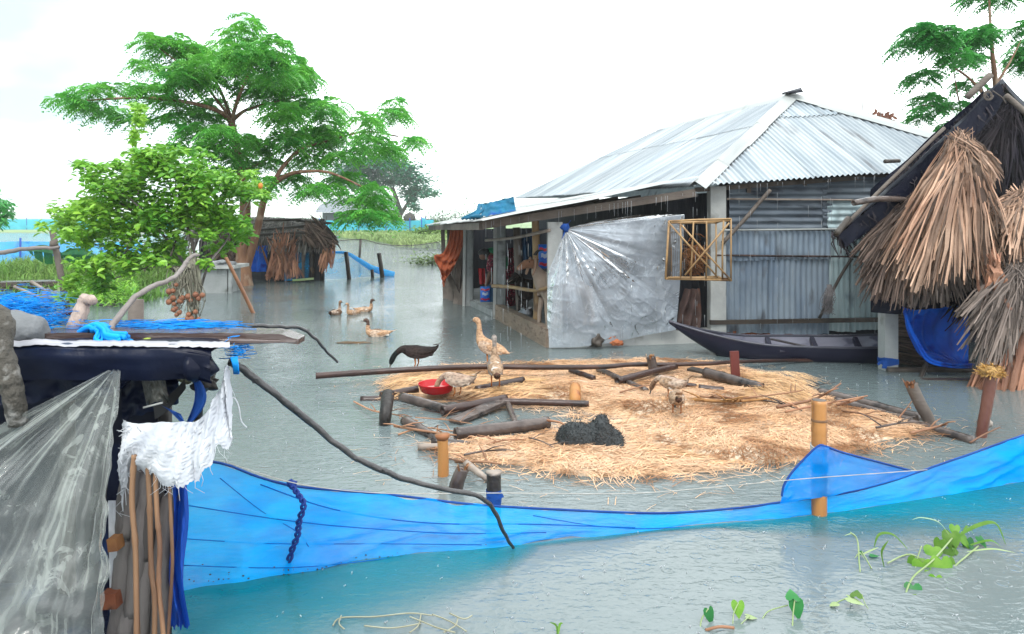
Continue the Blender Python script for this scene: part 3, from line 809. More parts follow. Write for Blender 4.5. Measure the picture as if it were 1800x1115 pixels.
def rail(px0, py0, px1, py1, r, m, off=.09, name='rail', kind='bam'):
    mb = MB(); a, b = P(px0, py0, wd_(px0) - off), P(px1, py1, wd_(px1) - off)
    if kind == 'bam': bamboo_mb(mb, a, b, r, hollow=False, node=.3, bulge=.08)
    else: mb.beam(a, b, r * 1.6, r * 2)
    obj(name, mb, m, house, smooth=kind == 'bam')
rail(1278, 350, 1500, 352, .014, BAMG); rail(1266, 405, 1480, 403, .014, TINW, .1); rail(1258, 449, 1540, 452, .014, BAMD)
rail(1248, 567, 1560, 562, .028, WOODD, .1, 'bottom_beam', 'b')
rail(1222, 334, 1640, 303, .03, TIMB, .02, 'eave_beam', 'b')
mb = MB(); mb.tube(cr([P(1270, 428, 9.5), P(1310, 385, 9.45), P(1354, 334, 9.45)], 5), .026, 7, jit=.06); obj('brace', mb, TIMB, house)
mb = MB(); mb.tube(cr([P(1497, 455, 9.5), P(1475, 490, 9.5), P(1440, 560, 9.5)], 5), .02, 7, jit=.08); obj('brace', mb, WOODD, house)
for k in range(1, 6):
    u = k / 6; a = EL.lerp(ER, u) + V((0, .2, -.09)); mb = MB(); mb.beam(a, a + V((0, .5, .27 if k > 1 else .2)), .05, .07); obj('rafter', mb, TIMB, house, smooth=False)

# ------------------------------------------------------------------ things on and in the house
# plastic sheet over the veranda front
PLAS = plastic('clear plastic sheet', (1.05, 1.15, 1.28), (.85, .97, 1.12), .38, .72, 1.5, .2, 12., .16, (.80, .66, .60), ior=1.55, crease=.18, pleat=.12, graze=.9)
tie = P(994, 402, 9.0)
mb = MB()
TL, TR, BLp, BRp = tie, P(1203, 376, 9.38), P(962, 610, 9.03), P(1186, 583, 9.46)
def pl(u, q):
    # fan: rays leave the tie point; u runs along the far sides (bottom left corner -> bottom right -> top right)
    far = [P(963, 480, 9.05), P(962, 560, 9.04), P(966, 612, 9.03), P(1010, 610, 9.08), P(1075, 602, 9.17), P(1135, 590, 9.28), P(1188, 580, 9.36), P(1193, 520, 9.38), P(1200, 440, 9.40), P(1203, 377, 9.40), P(1120, 378, 9.26), P(1040, 390, 9.10)]
    s = u * (len(far) - 1); i = min(int(s), len(far) - 2); f = far[i].lerp(far[i + 1], s - i)
    p = tie.lerp(f, q)
    dist = (p - tie).length
    amp = .25 + .75 * max(0, min(1, .5 + 1.6 * nz3(u * 7, 8.1)))
    fold = .085 * (nz3(u * 17 + .6 * nz3(u * 5, q * 2), .7 * q, 3) + .30 * abs(nz3(u * 44, 1.2 * q, 7))) * min(1, dist * 1.9) * max(.12, 1 - dist / 2.1) * amp
    ck = max(0, min(1, .5 + 2 * nz3(p.x * 1.6, p.z * 1.6, 4.)))
    r1 = 1 - abs(nz3(p.x * 5 + 1.5 * nz3(p.x * 3, p.z * 3), p.z * 6.5, 2.)) * 2.2; r2 = 1 - abs(nz3(p.x * 10 + p.z * 3, p.z * 12, 5.)) * 2.2
    cr_ = (.010 * max(0, r1) ** 3 + .005 * max(0, r2) ** 3) * (.25 + .8 * ck) + .05 * nz3(p.x * 1.5, p.z * 1.5, 9.)
    return p + V((0, -fold - cr_ * min(1, dist * 2) - .05 * math.sin(q * 3.14) * 1.0, 0))
mb.grid(420, 110, pl)
t = obj('plastic_sheet', mb, PLAS, label='large crinkled clear plastic sheet gathered at one corner across the veranda front', cat='plastic sheet', smooth=True)
mb = MB(); mb.blob(tie + V((0, -.02, .01)), (.05, .04, .05), 2, .4, 3, 4)
mb.ribbon([tie, tie + V((.03, -.04, .06)), tie + V((.06, -.03, .1))], .03)
mb.ribbon([tie, tie + V((-.02, -.05, -.06)), tie + V((-.05, -.05, -.14))], .025)
o = obj('tie', mb, mat('blue cloth', (.005, .06, .32), (.01, .11, .48), 6., rough=.75, trans=.2), t)
# bamboo frame cage in front of the wall
cage = thing('bamboo_cage', 'hanging bamboo frame cage with crossed sticks in front of the doorway', 'cage', P(1230, 492, 9.05))
cx = [(1195, 398), (1272, 391), (1272, 491), (1196, 492)]; f = [P(1176, 389, 9.02), P(1285, 385, 9.02), P(1285, 493, 9.02), P(1170, 490, 9.02)]
bk = [q + V((.0, .34, .0)) for q in (P(1190, 394, 9.02), P(1272, 392, 9.02), P(1272, 490, 9.02), P(1190, 491, 9.02))]
def sticks(name, segs, r, m, parent):
    mb = MB()
    for a, b in segs: mb.tube([a, a.lerp(b, .5) + V((R.uniform(-.01, .01), 0, R.uniform(-.01, .01))), b], r * R.uniform(.8, 1.15), 6, var=R.random())
    return obj(name, mb, m, parent)
segs = [(f[i], f[(i + 1) % 4]) for i in range(4)] + [(bk[i], bk[(i + 1) % 4]) for i in range(4)] + [(f[i], bk[i]) for i in range(4)]
segs += [(P(1180, 392, 9.0), P(1283, 388, 9.03)), (P(1174, 488, 9.0), P(1283, 490, 9.03))]
sticks('frame', segs, .013, BAMT, cage)
sticks('upright', [(P(1196, 393, 9.0), P(1196, 490, 9.0))], .012, BAMT, cage); sticks('upright', [(P(1219, 391, 9.0), P(1214, 490, 9.0))], .011, BAMT, cage)
sticks('upright', [(P(1242, 390, 9.0), P(1241, 490, 9.0))], .011, BAMT, cage); sticks('upright', [(P(1272, 388, 9.0), P(1270, 490, 9.0))], .013, BAMT, cage)
sticks('cross_stick', [(P(1174, 390, 8.97), P(1262, 488, 8.99))], .011, BAMT, cage); sticks('cross_stick', [(P(1198, 396, 8.97), P(1286, 494, 8.99))], .011, BAMT, cage)
sticks('cross_stick', [(P(1282, 392, 8.96), P(1204, 484, 8.98))], .011, BAMT, cage)
mb = MB()
for k in range(17):
    u = k / 16
    mb.tube([f[0].lerp(bk[0], u), f[3].lerp(bk[3], u)], .0025, 4)
    if k < 9: mb.tube([f[0].lerp(f[3], k / 8), bk[0].lerp(bk[3], k / 8)], .0025, 4)
for k in range(10):
    a = f[0].lerp(f[1], k / 30); b = f[3].lerp(f[2], k / 30); mb.tube([a, b], .002, 4)
obj('netting', mb, TIMB, cage)
# brown straw stuffed behind the cage, rag below
STRB = mat('brown straw', (.16, .06, .02), (.30, .13, .05), 9., rough=.9, attr=.5)
mb = MB()
for k in range(420):
    c = P(1221 + R.gauss(0, 8), 455 + R.gauss(0, 12), 9.62 + R.uniform(-.12, .1))
    a = R.uniform(-1, 1) * 1.2 + 1.57; L_ = R.uniform(.08, .2)
    dd = V((math.cos(a) * L_, R.uniform(-.06, .06), math.sin(a) * L_ - .05)); mb.ribbon([c - dd * .5, c + V((0, -.02, .02)), c + dd * .5], .009, up=(0, 1, 0), var=R.random())
obj('straw_bundle', mb, STRB, label='brown straw bundle stuffed in the dark doorway behind the bamboo cage', cat='straw bundle', smooth=False)
mb = MB(); mb.grid(14, 20, lambda u, q: P(1203 + 28 * u - 8 * q * (1 - u) * 2, 508 + 72 * q, 9.55) + V((0, .05 * math.sin(u * 15 + q * 4) + .04 * nz3(u * 4, q * 4), 0)))
obj('rag', mb, mat('brown rag', (.09, .055, .05), (.15, .09, .075), 5., rough=.9, c3=(.22, .07, .03), s3=4.), label='brown rag hanging in the doorway under the bamboo cage', cat='rag')
# blue net folded over the veranda roof
a, b, c, d_ = P(846, 360, 9.9), P(903, 346, 9.9), P(907, 371, 9.75), P(846, 382, 9.6)
mb = MB(); mb.grid(26, 16, lambda u, q: a.lerp(b, u).lerp(d_.lerp(c, u), q) + V((0, .05 * nz3(u * 5, q * 4), .02 * nz3(u * 9, 1))))
mb.grid(26, 10, lambda u, q: a.lerp(b, u) + V((0, .35 * q, .02 * math.sin(q * 3) - .1 * q + .02 * nz3(u * 5, q * 5))))
for k in range(5):
    s = V((R.uniform(-.03, .03), 0, 0)); mb.tube(cr([a + s, a.lerp(d_, .5) + s * 2 + V((R.uniform(-.03, .03), -.03, 0)), d_ + V((-.05 - .05 * k, -.02, -.02))], 5), .02, 6)
mb.blob(P(838, 381, 9.5), (.09, .08, .03), 2, .3, 2, 5)
obj('folded_net', mb, mat('teal net', (.005, .12, .22), (.01, .20, .36), 5., rough=.8, bump=.5, bscale=40., c3=(.0, .08, .35), s3=3.), label='dark teal net folded over the low edge of the veranda roof', cat='net')
# orange cloth at the far end of the veranda
ORG = mat('orange cloth', (.62, .15, .06), (.50, .11, .045), 3., rough=.85, trans=.3, bump=.2, bscale=60., attr=.1)
mb = MB()
o_t = [P(791, 405, 13.9), P(816, 405, 13.6)]
left = cr([P(791, 405, 13.9), P(788, 425, 13.9), P(778, 445, 13.9), P(763, 449, 13.9), P(768, 464, 13.9), P(779, 484, 13.9)], 6)
right = cr([P(818, 405, 13.7), P(815, 425, 13.7), P(808, 447, 13.6), P(801, 463, 13.6), P(793, 478, 13.7), P(781, 486, 13.85)], 6)
def oc(u, q):
    s = q * (len(left) - 1); i = min(int(s), len(left) - 2); a = left[i].lerp(left[i + 1], s - i); b = right[i].lerp(right[i + 1], s - i)
    p = a.lerp(b, u); sg = .16 * math.sin(u * 3.14) * min(1, q * 1.3)
    return p + V((0, -.05 * math.sin(q * 28 + u * 3) * min(1, q * 2) - .03 * math.sin(u * 24), -sg + .012 * nz3(u * 30, q * 30)))
mb.grid(36, 50, oc)
for k in range(60):
    u = R.random(); p = oc(u, 1.0 if k % 2 else .93); mb.ribbon([p, p + V((R.uniform(-.02, .02), 0, -.05))], .008, up=(0, 1, 0))
obj('orange_cloth', mb, ORG, label='orange cloth with frayed edge draped at the far end of the veranda', cat='cloth')
# hanging clothes and packets inside
mb = MB(); mb.grid(14, 22, lambda u, q: P(893 + 17 * u, 436 + 76 * q, 12.0) + V((0, .04 * math.sin(u * 19) + .02 * nz3(u * 5, q * 5), 0)))
obj('patterned_cloth', mb, mat('red patterned cloth', (.30, .02, .05), (.04, .02, .03), 28., rough=.9, detail=2., c3=(.5, .32, .3), s3=22., lo3=.6, hi3=.64), label='dark red patterned cloth hanging between two veranda posts', cat='cloth')
mb = MB(); mb.grid(14, 22, lambda u, q: P(917 + 20 * u + 3 * q, 414 + 44 * q, 11.4) + V((0, .05 * math.sin(u * 15 + q) + .03 * nz3(u * 5, q * 5), 0)))
obj('blue_garment', mb, mat('dark blue cloth', (.012, .05, .12), (.02, .10, .20), 5., rough=.85), label='dark blue garment hanging behind the bamboo post', cat='garment')
def packet(p, wx, hz_, name, label, tilt=0.):
    t = thing(name, label, 'packet', p)
    n = 14; mb = MB()
    def fn(u, q):
        k = math.sin(u * 3.14) * math.sin(q * 3.14)
        return V(p) + V(((u - .5) * wx + tilt * q, -.05 * k ** .5 - .01 * nz3(u * 9, q * 9), hz_ * q))
    mb.grid(n, n, fn); mb.grid(n, n, lambda u, q: fn(1 - u, q) * 1 + V((0, .10 * math.sin(u * 3.14) * math.sin(q * 3.14) + .002, 0)))
    wr_ = obj('wrapper', mb, mat('blue wrapper', (.01, .10, .55), (.02, .22, .75), 9., rough=.35), t)
    for (u0, u1, q0, q1, m) in ((.06, .94, .12, .24, 'r'), (.06, .94, .74, .86, 'r'), (.2, .8, .45, .62, 'w')):
        b = MB(); b.grid(10, 6, lambda u, q: fn(u0 + (u1 - u0) * u, q0 + (q1 - q0) * q + .03 * math.sin(u * 9)) + V((0, -.006, 0)))
        obj('band', b, mat('red print', (.60, .03, .06), rough=.35) if m == 'r' else mat('pale print', (.45, .55, .75), rough=.35), wr_)
    return t
packet(P(957, 472, 9.9) + V((0, 0, 0)), .16, .32, 'packet', 'blue and red packet hung on the veranda post beside the goat head', 0)
# things behind the plastic: brick pile traces on the plinth
mb = MB(); mb.blob(P(1048, 601, 9.1), (.08, .06, .09), 3, .3, 2, 2, flat=-.06); obj('dark_pot', mb, WOODD, label='small black bundle on the plinth under the plastic sheet', cat='bundle')
mb = MB(); mb.blob(P(1084, 603, 9.14), (.08, .04, .035), 3, .3, 2, 6); obj('brick_lump', mb, mat('orange brick', (.55, .18, .07), (.40, .12, .05), 8., rough=.85), label='small orange brick lump stuck on the plinth face', cat='brick')

# water trickling off the roof edges
DRIP = plastic('dripping water', (.8, .85, .9), (.7, .75, .8), .35, .6, 3., .0, 9., .1)
mb = MB(); rr = random.Random(12)
for k in range(90):
    if k < 50: e = V0.lerp(H0, rr.random()) + V((0, -.03, -.02)); zb = 0.
    else: e = EL.lerp(ER, rr.random() * .7) + V((0, -.03, -.02)); zb = .0
    z = e.z
    while z > zb + .1:
        l = rr.uniform(.03, .22); 
        if rr.random() < .55: mb.tube([V((e.x, e.y, z)), V((e.x, e.y, z - l))], .0022, 4)
        z -= l + rr.uniform(.05, .35)
obj('dripping_water', mb, DRIP, kind='stuff')
# ------------------------------------------------------------------ boat
HULL = mat('tarred boat hull', (.012, .012, .030), (.022, .022, .045), 5., (.4, 1, 1), rough=.35, bump=.15, bscale=20., spec=.25)
HULLI = mat('grey boat inside', (.20, .20, .27), (.30, .30, .37), 5., (.5, 2, 1), rough=.4, attr=.2, c3=(.10, .10, .15), s3=6., bump=.3, bscale=15.)
boat = thing('wooden_boat', 'long black wooden boat with upswept bow moored against the tin house', 'boat', P(1400, 640, 8.55))
bx0, bx1 = P(1176, 565, 8.75), V((4.55, 8.52, .22))
def bsec(u):
    """centre line, half beam, keel z and gunwale z at station u (0 bow tip, 1 stern)"""
    c = bx0.lerp(bx1, u)
    hb = .43 * (math.sin(min(1, u / .62) * math.pi / 2) ** 1.05) * (1 - max(0, (u - .75) / .25) ** 2 * .25)
    zk = .505 * max(0, 1 - u / .36) ** 1.5 - .14 + (.12 * max(0, (u - .85) / .15))
    zg = .17 + .215 * max(0, 1 - u / .42) ** 1.7 + .05 * max(0, (u - .7) / .3) ** 2
    return c, max(hb, .006), zk, zg
def hull(off, z_in, u0=0., u1=1., nu=44, nv=14):
    def fn(a, b):
        u = u0 + (u1 - u0) * a; c, hb, zk, zg = bsec(u); s = b * 2 - 1
        k = abs(s) ** .75; hb2 = max(.002, hb - off)
        y = math.copysign(min(1, (abs(s) * 1.25)) ** .8 if abs(s) < .8 else 1, s) * hb2 * (.80 + .20 * k)
        z = zk + off * 1.2 + (zg - zk - off * 1.2) * max(0, (abs(s) - .12) / .88) ** 1.9
        return V((c.x, c.y + y, z))
    m = MB(); m.grid(nv * 0 + nu, nv, fn); return m
def gf(u0, u1): pass
obj('hull', hull(0, 0), HULL, boat)
obj('inner_planking', hull(.022, 0, .05, .995), HULLI, boat)
for s in (-1, 1):
    mb = MB(); pts = []
    for k in range(40):
        c, hb, zk, zg = bsec(k / 39); pts.append(V((c.x, c.y + s * (hb - .012), zg + .004)))
    mb.tube(pts, .016, 6); obj('gunwale', mb, mat('boat rim', (.05, .05, .07), (.09, .09, .12), 5., rough=.3), boat)
mb = MB(); mb.grid(40, 4, lambda u, q: V((bx0.lerp(bx1, .34 + .64 * u).x, bx0.lerp(bx1, .34 + .64 * u).y + (q - .5) * 2 * (bsec(.34 + .64 * u)[1] * .72), -.02 + .006 * math.sin(u * 150))))
obj('floor_slats', mb, HULLI, boat, smooth=False)
for u in (.46, .66, .845):
    c, hb, zk, zg = bsec(u); mb = MB(); n = 9
    pts = [V((c.x - .03 + .04 * s_ , c.y + (hb - .03) * s_, -.01 + (zg - .02) * abs(s_) ** 1.6)) for s_ in lin(-1, 1, n)]
    for a, b in zip(pts, pts[1:]): mb.beam(a, b, .05, .06)
    obj('frame_rib', mb, HULL, boat, smooth=False)
c, hb, zk, zg = bsec(.13); mb = MB(); mb.grid(8, 4, lambda u, q: V((bx0.lerp(bx1, .05 + .2 * u).x, c.y + (q - .5) * 2 * bsec(.05 + .2 * u)[1] * .95, bsec(.05 + .2 * u)[3] - .01)))
obj('bow_deck', mb, HULL, boat, smooth=False)
mb = MB(); mb.beam(P(1355, 596, 8.75), P(1432, 613, 8.42), .05, .018)
obj('paddle', mb, mat('paddle wood', (.05, .04, .045), (.09, .075, .075), 5., rough=.4), label='narrow dark paddle board lying across the black boat', cat='paddle', smooth=False)
mb = MB(); mb.blob(P(1262, 596, 8.75), (.05, .05, .02), 2, .4, 2, 3)
obj('cloth_scrap', mb, MATS['blue cloth'], label='small blue cloth scrap inside the bow of the black boat', cat='cloth')
# straw broom and dry twig bunch on the wall behind the boat
mb = MB()
top = P(1458, 508, 9.45)
for k in range(150):
    b = top + V((R.gauss(-.03, .035), R.uniform(-.06, .02), R.uniform(-.30, -.12))); mid = top.lerp(b, .5) + V((R.gauss(0, .03), -.03, 0))
    mb.ribbon([top + V((R.gauss(0, .02), 0, R.uniform(-.02, .06))), mid, b, b + V((R.gauss(0, .03), 0, -.03))], .007, up=(0, 1, 0), var=R.random())
obj('dry_grass_bunch', mb, mat('grey dry grass', (.15, .14, .15), (.26, .24, .24), 9., rough=.9, attr=.4), label='grey dry grass bunch hanging on the tin wall above the boat', cat='grass bunch', smooth=False)

# ------------------------------------------------------------------ dark thatched hut on the right
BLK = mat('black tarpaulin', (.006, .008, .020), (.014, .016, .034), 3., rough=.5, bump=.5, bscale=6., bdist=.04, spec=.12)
BLKR = mat('wet roof sheet', (.03, .035, .05), (.09, .10, .12), 2.5, rough=.3, bump=.4, bscale=6., c3=(.25, .28, .30), s3=3., lo3=.56, hi3=.7)
KP = P(1762, 138, 7.35); LE = P(1472, 402, 7.25); RE = V((6.65, 7.5, 1.45))
hut = thing('thatched_hut', 'dark gabled hut hung with dried palm leaves at the right edge', 'hut', (4.9, 7.9, 0))
BK = V((1.58, 3.3, 0))
def slope(m, a, b, th, n=26, sag=.05, seed=1.):
    def fn(o):
        def f(u, q):
            p = a.lerp(b, u) + BK * q
            return p + V((0, 0, -sag * math.sin(u * 3.14) + .025 * nz3(u * 6, q * 8, seed) + (.02 * nz3(u * 22, 1, seed) if q in (0., 1.) else 0) + o))
        return f
    m.grid(n, 12, fn(0)); m.grid(n, 12, lambda u, q: fn(-th)(1 - u, q)); m.grid(n, 1, lambda u, q: fn(-th * (1 - q))(u, 0)); m.grid(12, 1, lambda u, q: fn(-th * (1 - q))(0, 1 - u)); return m
mb = slope(MB(), LE, KP, .05); obj('roof', mb, BLKR, hut)
mb = slope(MB(), RE, KP, .05, seed=4.); obj('roof', mb, BLKR, hut)
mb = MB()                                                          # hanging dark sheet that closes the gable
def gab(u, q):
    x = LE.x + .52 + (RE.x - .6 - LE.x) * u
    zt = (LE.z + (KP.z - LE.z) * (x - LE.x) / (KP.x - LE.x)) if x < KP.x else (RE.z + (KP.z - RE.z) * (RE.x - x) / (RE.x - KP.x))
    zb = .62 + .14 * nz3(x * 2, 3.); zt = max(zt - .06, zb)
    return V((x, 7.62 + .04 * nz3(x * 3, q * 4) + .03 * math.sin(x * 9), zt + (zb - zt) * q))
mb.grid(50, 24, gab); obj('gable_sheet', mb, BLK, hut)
mb = MB(); a, b = LE + V((.0, -.03, -.06)), KP + V((-.05, -.03, -.05))
def rk(u, q):
    w_ = .12 + .06 * nz3(u * 5, 2) + .08 * math.sin(u * 3.1)
    p = a.lerp(b, u) + V((0, 0, -.05 * math.sin(u * 3.14))); return p + V((w_ * .55 * q, -.02 * nz3(u * 15, q * 3), -w_ * q + .02 * nz3(u * 30, q * 2)))
mb.grid(60, 4, rk); obj('rake_sheet', mb, BLK, hut)
def pole(name, pts, r, m, parent, jit=.04, n=9, k=5, hollow=False):
    m_ = MB(); P_ = cr(pts, k); rs = lin(r[0], r[1], len(P_)) if isinstance(r, tuple) else r
    m_.tube(P_, rs, n, jit=jit, hollow=hollow, var=R.random()); return obj(name, m_, m, parent)
pole('ridge_pole', [P(1742, 131, 7.15), P(1700, 172, 7.2)], .032, TIMB, hut, hollow=True)
pole('eave_pole', [P(1500, 357, 7.0), P(1545, 350, 7.1), P(1600, 352, 7.3)], .030, BAMW, hut, hollow=True)
pole('rake_pole', [P(1478, 404, 7.16), P(1560, 322, 7.18), P(1660, 225, 7.2)], .018, TIMB, hut)
pole('rafter_end', [P(1556, 284, 7.1), P(1580, 283, 7.3)], .02, WOODD, hut)
pole('rafter_end', [P(1470, 412, 7.0), P(1492, 384, 7.1)], .03, WOODD, hut)
pole('rake_pole', [P(1768, 168, 7.2), P(1800, 196, 7.22), P(1880, 270, 7.25)], .028, TIMB, hut)
mb = MB(); pts = [P(1737 + 9 * math.cos(t / 3) * (1 - t / 80), 168 + 9 * math.sin(t / 3) * (1 - t / 90), 7.1) for t in range(40)]
mb.tube(pts, .006, 5); mb.tube(cr([P(1724, 150, 7.1), P(1730, 163, 7.1), P(1738, 172, 7.1)], 5), .006, 5); mb.tube(cr([P(1745, 160, 7.1), P(1762, 172, 7.1), P(1768, 182, 7.1)], 5), .006, 5)
obj('rope_coil', mb, TIMB, hut)
mb = MB(); mb.beam(P(1561, 660, 7.85) - V((0, 0, .2)), P(1561, 520, 7.85) + V((0, 0, .3)), .14, .15, up=(0, 1, 0)); obj('pillar', mb, CONCL, hut, smooth=False)
for x, y in ((6.2, 8.6), (5.3, 10.4)):
    mb = MB(); mb.beam((x, y, -.4), (x, y, 1.75), .14, .15, up=(0, 1, 0)); obj('back_pillar', mb, CONC, hut, smooth=False)
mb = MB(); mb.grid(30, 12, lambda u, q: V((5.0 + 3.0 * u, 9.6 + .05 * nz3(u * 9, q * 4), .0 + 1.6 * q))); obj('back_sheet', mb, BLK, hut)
pole('platform_pole', [P(1560, 652, 7.75), P(1640, 651, 7.75), P(1720, 652, 7.72)], .035, WOODD, hut)
pole('platform_pole', [P(1560, 668, 8.0) + V((0, .2, .1)), P(1740, 664, 8.0) + V((0, .2, .1))], .03, WOODD, hut)
t = pole('strut', [P(1628, 640, 7.6), P(1618, 665, 7.5), P(1612, 690, 7.4)], .022, WOODD, hut)
mb = MB(); bc = P(1561, 634, 7.85)
mb.grid(28, 5, lambda u, q: bc + V((max(-.078, min(.078, .115 * math.cos(u * 6.2832))), max(-.083, min(.083, .12 * math.sin(u * 6.2832))), (q - .5) * (.07 + .02 * math.sin(u * 12)) + .008 * nz3(u * 9, q * 4)))); mb.ribbon([P(1555, 634, 7.72), P(1556, 641, 7.70), P(1554, 648, 7.71)], .05, up=(0, 1, 0)); mb.ribbon([P(1552, 634, 7.72), P(1543, 641, 7.70)], .03, up=(0, 1, 0))
obj('blue_band', mb, MATS['blue cloth'], hut)
mb = MB(); mb.beam(P(1612, 668, 7.4), P(1705, 668, 7.35), .10, .02); obj('floating_board', mb, BAMW, label='pale narrow board floating under the dark palm leaf hut', cat='board', smooth=False)

# stack of sticks beside the pillar
mb = MB()
for k in range(150):
    y = R.uniform(560, 641); d = R.uniform(7.95, 8.5)
    a, b = P(1578 + R.uniform(-12, 6), y - R.uniform(0, 10) - 4, d), P(1668 + R.uniform(-20, 30), y + R.uniform(0, 12) + (y - 560) * .05, d - .1)
    mb.tube([a, a.lerp(b, .5) + V((0, 0, R.uniform(-.02, .02))), b], R.uniform(.008, .014), 5, var=R.random())
obj('stick_stack', mb, mat('dark sticks', (.10, .065, .05), (.17, .115, .09), 8., rough=.6, attr=.6), label='stack of thin dark sticks beside the concrete hut pillar', cat='stick stack')
# blue net bag
BLUEB = mat('blue net bag', (.004, .13, .85), (.01, .24, 1.2), 3., rough=.65, attr=.2, trans=.3, alpha=.80, edge=.15, c3=(.005, .06, .5), s3=4., bump=.3, bscale=20.)
mb = MB()
L_ = cr([P(1588, 540, 7.5), P(1598, 575, 7.5), P(1612, 605, 7.5), P(1630, 634, 7.5), P(1665, 644, 7.5), P(1702, 645, 7.55)], 8)
T_ = cr([P(1590, 540, 7.5), P(1625, 552, 7.5), P(1660, 545, 7.5), P(1702, 535, 7.55)], 12)
def bag(u, q):
    s = q * (len(L_) - 1); i = min(int(s), len(L_) - 2); a = L_[i].lerp(L_[i + 1], s - i)
    s = u * (len(T_) - 1); j = min(int(s), len(T_) - 2); tp = T_[j].lerp(T_[j + 1], s - j)
    b = tp.lerp(P(1704, 645, 7.55), q); p = a.lerp(b, u)
    return p + V((0, .28 * math.sin(u * 3.14) ** .6 * math.sin(q * 3.14 * .9) + .02 * nz3(u * 14, q * 3) + .015 * math.sin(u * 40 + q * 6), .0))
mb.grid(60, 40, bag)
for k in range(9):
    o = V((R.uniform(-.02, .04), R.uniform(-.03, .02), R.uniform(-.01, .03))); mb.tube([q + o * (i / len(L_)) for i, q in enumerate(L_)], .012, 5, var=R.random(), flat=.6)
obj('blue_net_bag', mb, BLUEB, label='sagging bright blue net slung beneath the dark palm leaf hut', cat='net')

# ------------------------------------------------------------------ dried palm leaf bundles
PALM = {
 'tan': mat('tan palm leaf', (.62, .40, .28), (.33, .175, .11), 2.5, rough=.55, attr=.75, bump=.3, bscale=50., trans=.12),
 'grey': mat('grey palm leaf', (.30, .235, .20), (.15, .115, .10), 3.5, rough=.7, attr=.6, bump=.3, bscale=50., trans=.08),
 'dark': mat('dark palm leaf', (.20, .135, .105), (.09, .06, .05), 3.5, rough=.7, attr=.6, bump=.3, bscale=50., trans=.08),
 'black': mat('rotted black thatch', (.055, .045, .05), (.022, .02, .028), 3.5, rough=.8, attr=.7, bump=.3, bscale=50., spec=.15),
 'rust': mat('russet palm leaf', (.62, .31, .19), (.42, .18, .11), 3.5, rough=.6, attr=.5, bump=.3, bscale=50., trans=.12)}
def palm(label, tie_, d, ends, n, m, wd=(.018, .05), stick=.3, short=.35, seed=1, tuft=True, droop=.1, zout=.25, knot=.09, parent=None, part='thatch', broad=.14):
    """a tied bundle of leaf strips: from the tie (px,py) to random points along the polyline of ends"""
    rr = random.Random(seed)
    mb = MB(); o = P(*tie_, d); E = [P(x, y, d) for x, y in ends]
    for k in range(n):
        u = rr.random() * (len(E) - 1); i = min(int(u), len(E) - 2); e = E[i].lerp(E[i + 1], u - i)
        f = 1 - short * rr.random() ** 2.0
        layer = rr.random()
        e = o.lerp(e, f) + V((rr.gauss(0, .035), -zout * layer * f + .05, rr.gauss(0, .03)))
        st = o + V((rr.gauss(0, knot * .5), rr.uniform(-knot, knot), rr.gauss(0, knot * .5)))
        hz = V((e.x - st.x, 0, 0)); c = st.lerp(e, .42) + V((0, -zout * .35 * layer, 0)) + hz * droop + V((0, 0, droop * .5 * hz.length))
        pts = []; kink = V((rr.gauss(0, .10), rr.gauss(0, .10), -abs(rr.gauss(0, .06)))) if rr.random() < .4 else V((0, 0, 0))
        for j in range(7):
            q = j / 6; pts.append((st * (1 - q) ** 2 + c * 2 * q * (1 - q) + e * q * q) + V((rr.gauss(0, .007), rr.gauss(0, .010), rr.gauss(0, .004))) + (kink * (q - .55) if q > .55 else V((0, 0, 0))))
        w_ = rr.uniform(*wd); cut = rr.choice((.15, .25, .5, .8, .95))
        ws = [w_ * .25, w_ * .5, w_ * .8, w_, w_, w_ * .92, w_ * cut]
        if rr.random() < broad: ws = [q * 2.4 for q in ws]; ws[-1] *= .5; ws[-2] *= .8
        up = V((rr.gauss(0, .45), -1, rr.gauss(0, .3)))
        mb.ribbon(pts, ws, up=up, var=min(1, max(0, rr.gauss(.48, .36))), fold=rr.uniform(.05, .28))
    if tuft:
        for k in range(26):
            a = rr.uniform(.5, 2.64); l = rr.uniform(.06, .17)
            mb.ribbon([o, o + V((math.cos(a) * l * .6, rr.uniform(-.04, .04), math.sin(a) * l * .6)), o + V((math.cos(a) * l, rr.uniform(-.06, .04), math.sin(a) * l))], [.02, .014, .006], up=(0, -1, 0), var=rr.random())
        mb.tube([o + V((-.05, -.03, -.02)), o + V((0, -.06, -.025)), o + V((.05, -.03, -.02))], .02, 6, var=.3)
    if parent is not None: return obj(part, mb, PALM[m], parent, smooth=False)
    return obj('palm_leaf_bundle', mb, PALM[m], label=label, cat='palm leaves', group='dried palm leaf bundles on the hut', smooth=False)
palm('drab brown palm leaf bundle at the low left eave of the hut', (1612, 345), 7.32, [(1494, 440), (1500, 490), (1520, 528), (1560, 535), (1610, 520), (1650, 500)], 600, 'dark', seed=2, tuft=True, wd=(.007, .024), short=.6, zout=.32)
palm('largest tan palm leaf bundle fanned under the gable peak of the hut', (1688, 250), 7.12, [(1535, 440), (1560, 480), (1592, 512), (1640, 500), (1680, 480), (1722, 445), (1738, 390)], 480, 'tan', seed=3, wd=(.008, .034), short=.62, zout=.36, broad=.26)
palm('short tan leaf tips splayed right from the gable peak of the hut', (1686, 250), 7.1, [(1752, 300), (1748, 315), (1735, 330), (1712, 325), (1700, 270)], 80, 'tan', seed=4, tuft=False, wd=(.010, .026), short=.3, droop=.25)
palm('dark grey palm leaf fringe hanging behind the big tan bundle', (1650, 395), 7.42, [(1560, 520), (1600, 545), (1650, 538), (1700, 520), (1720, 470)], 360, 'grey', seed=5, tuft=False, wd=(.012, .03), short=.4, zout=.12)
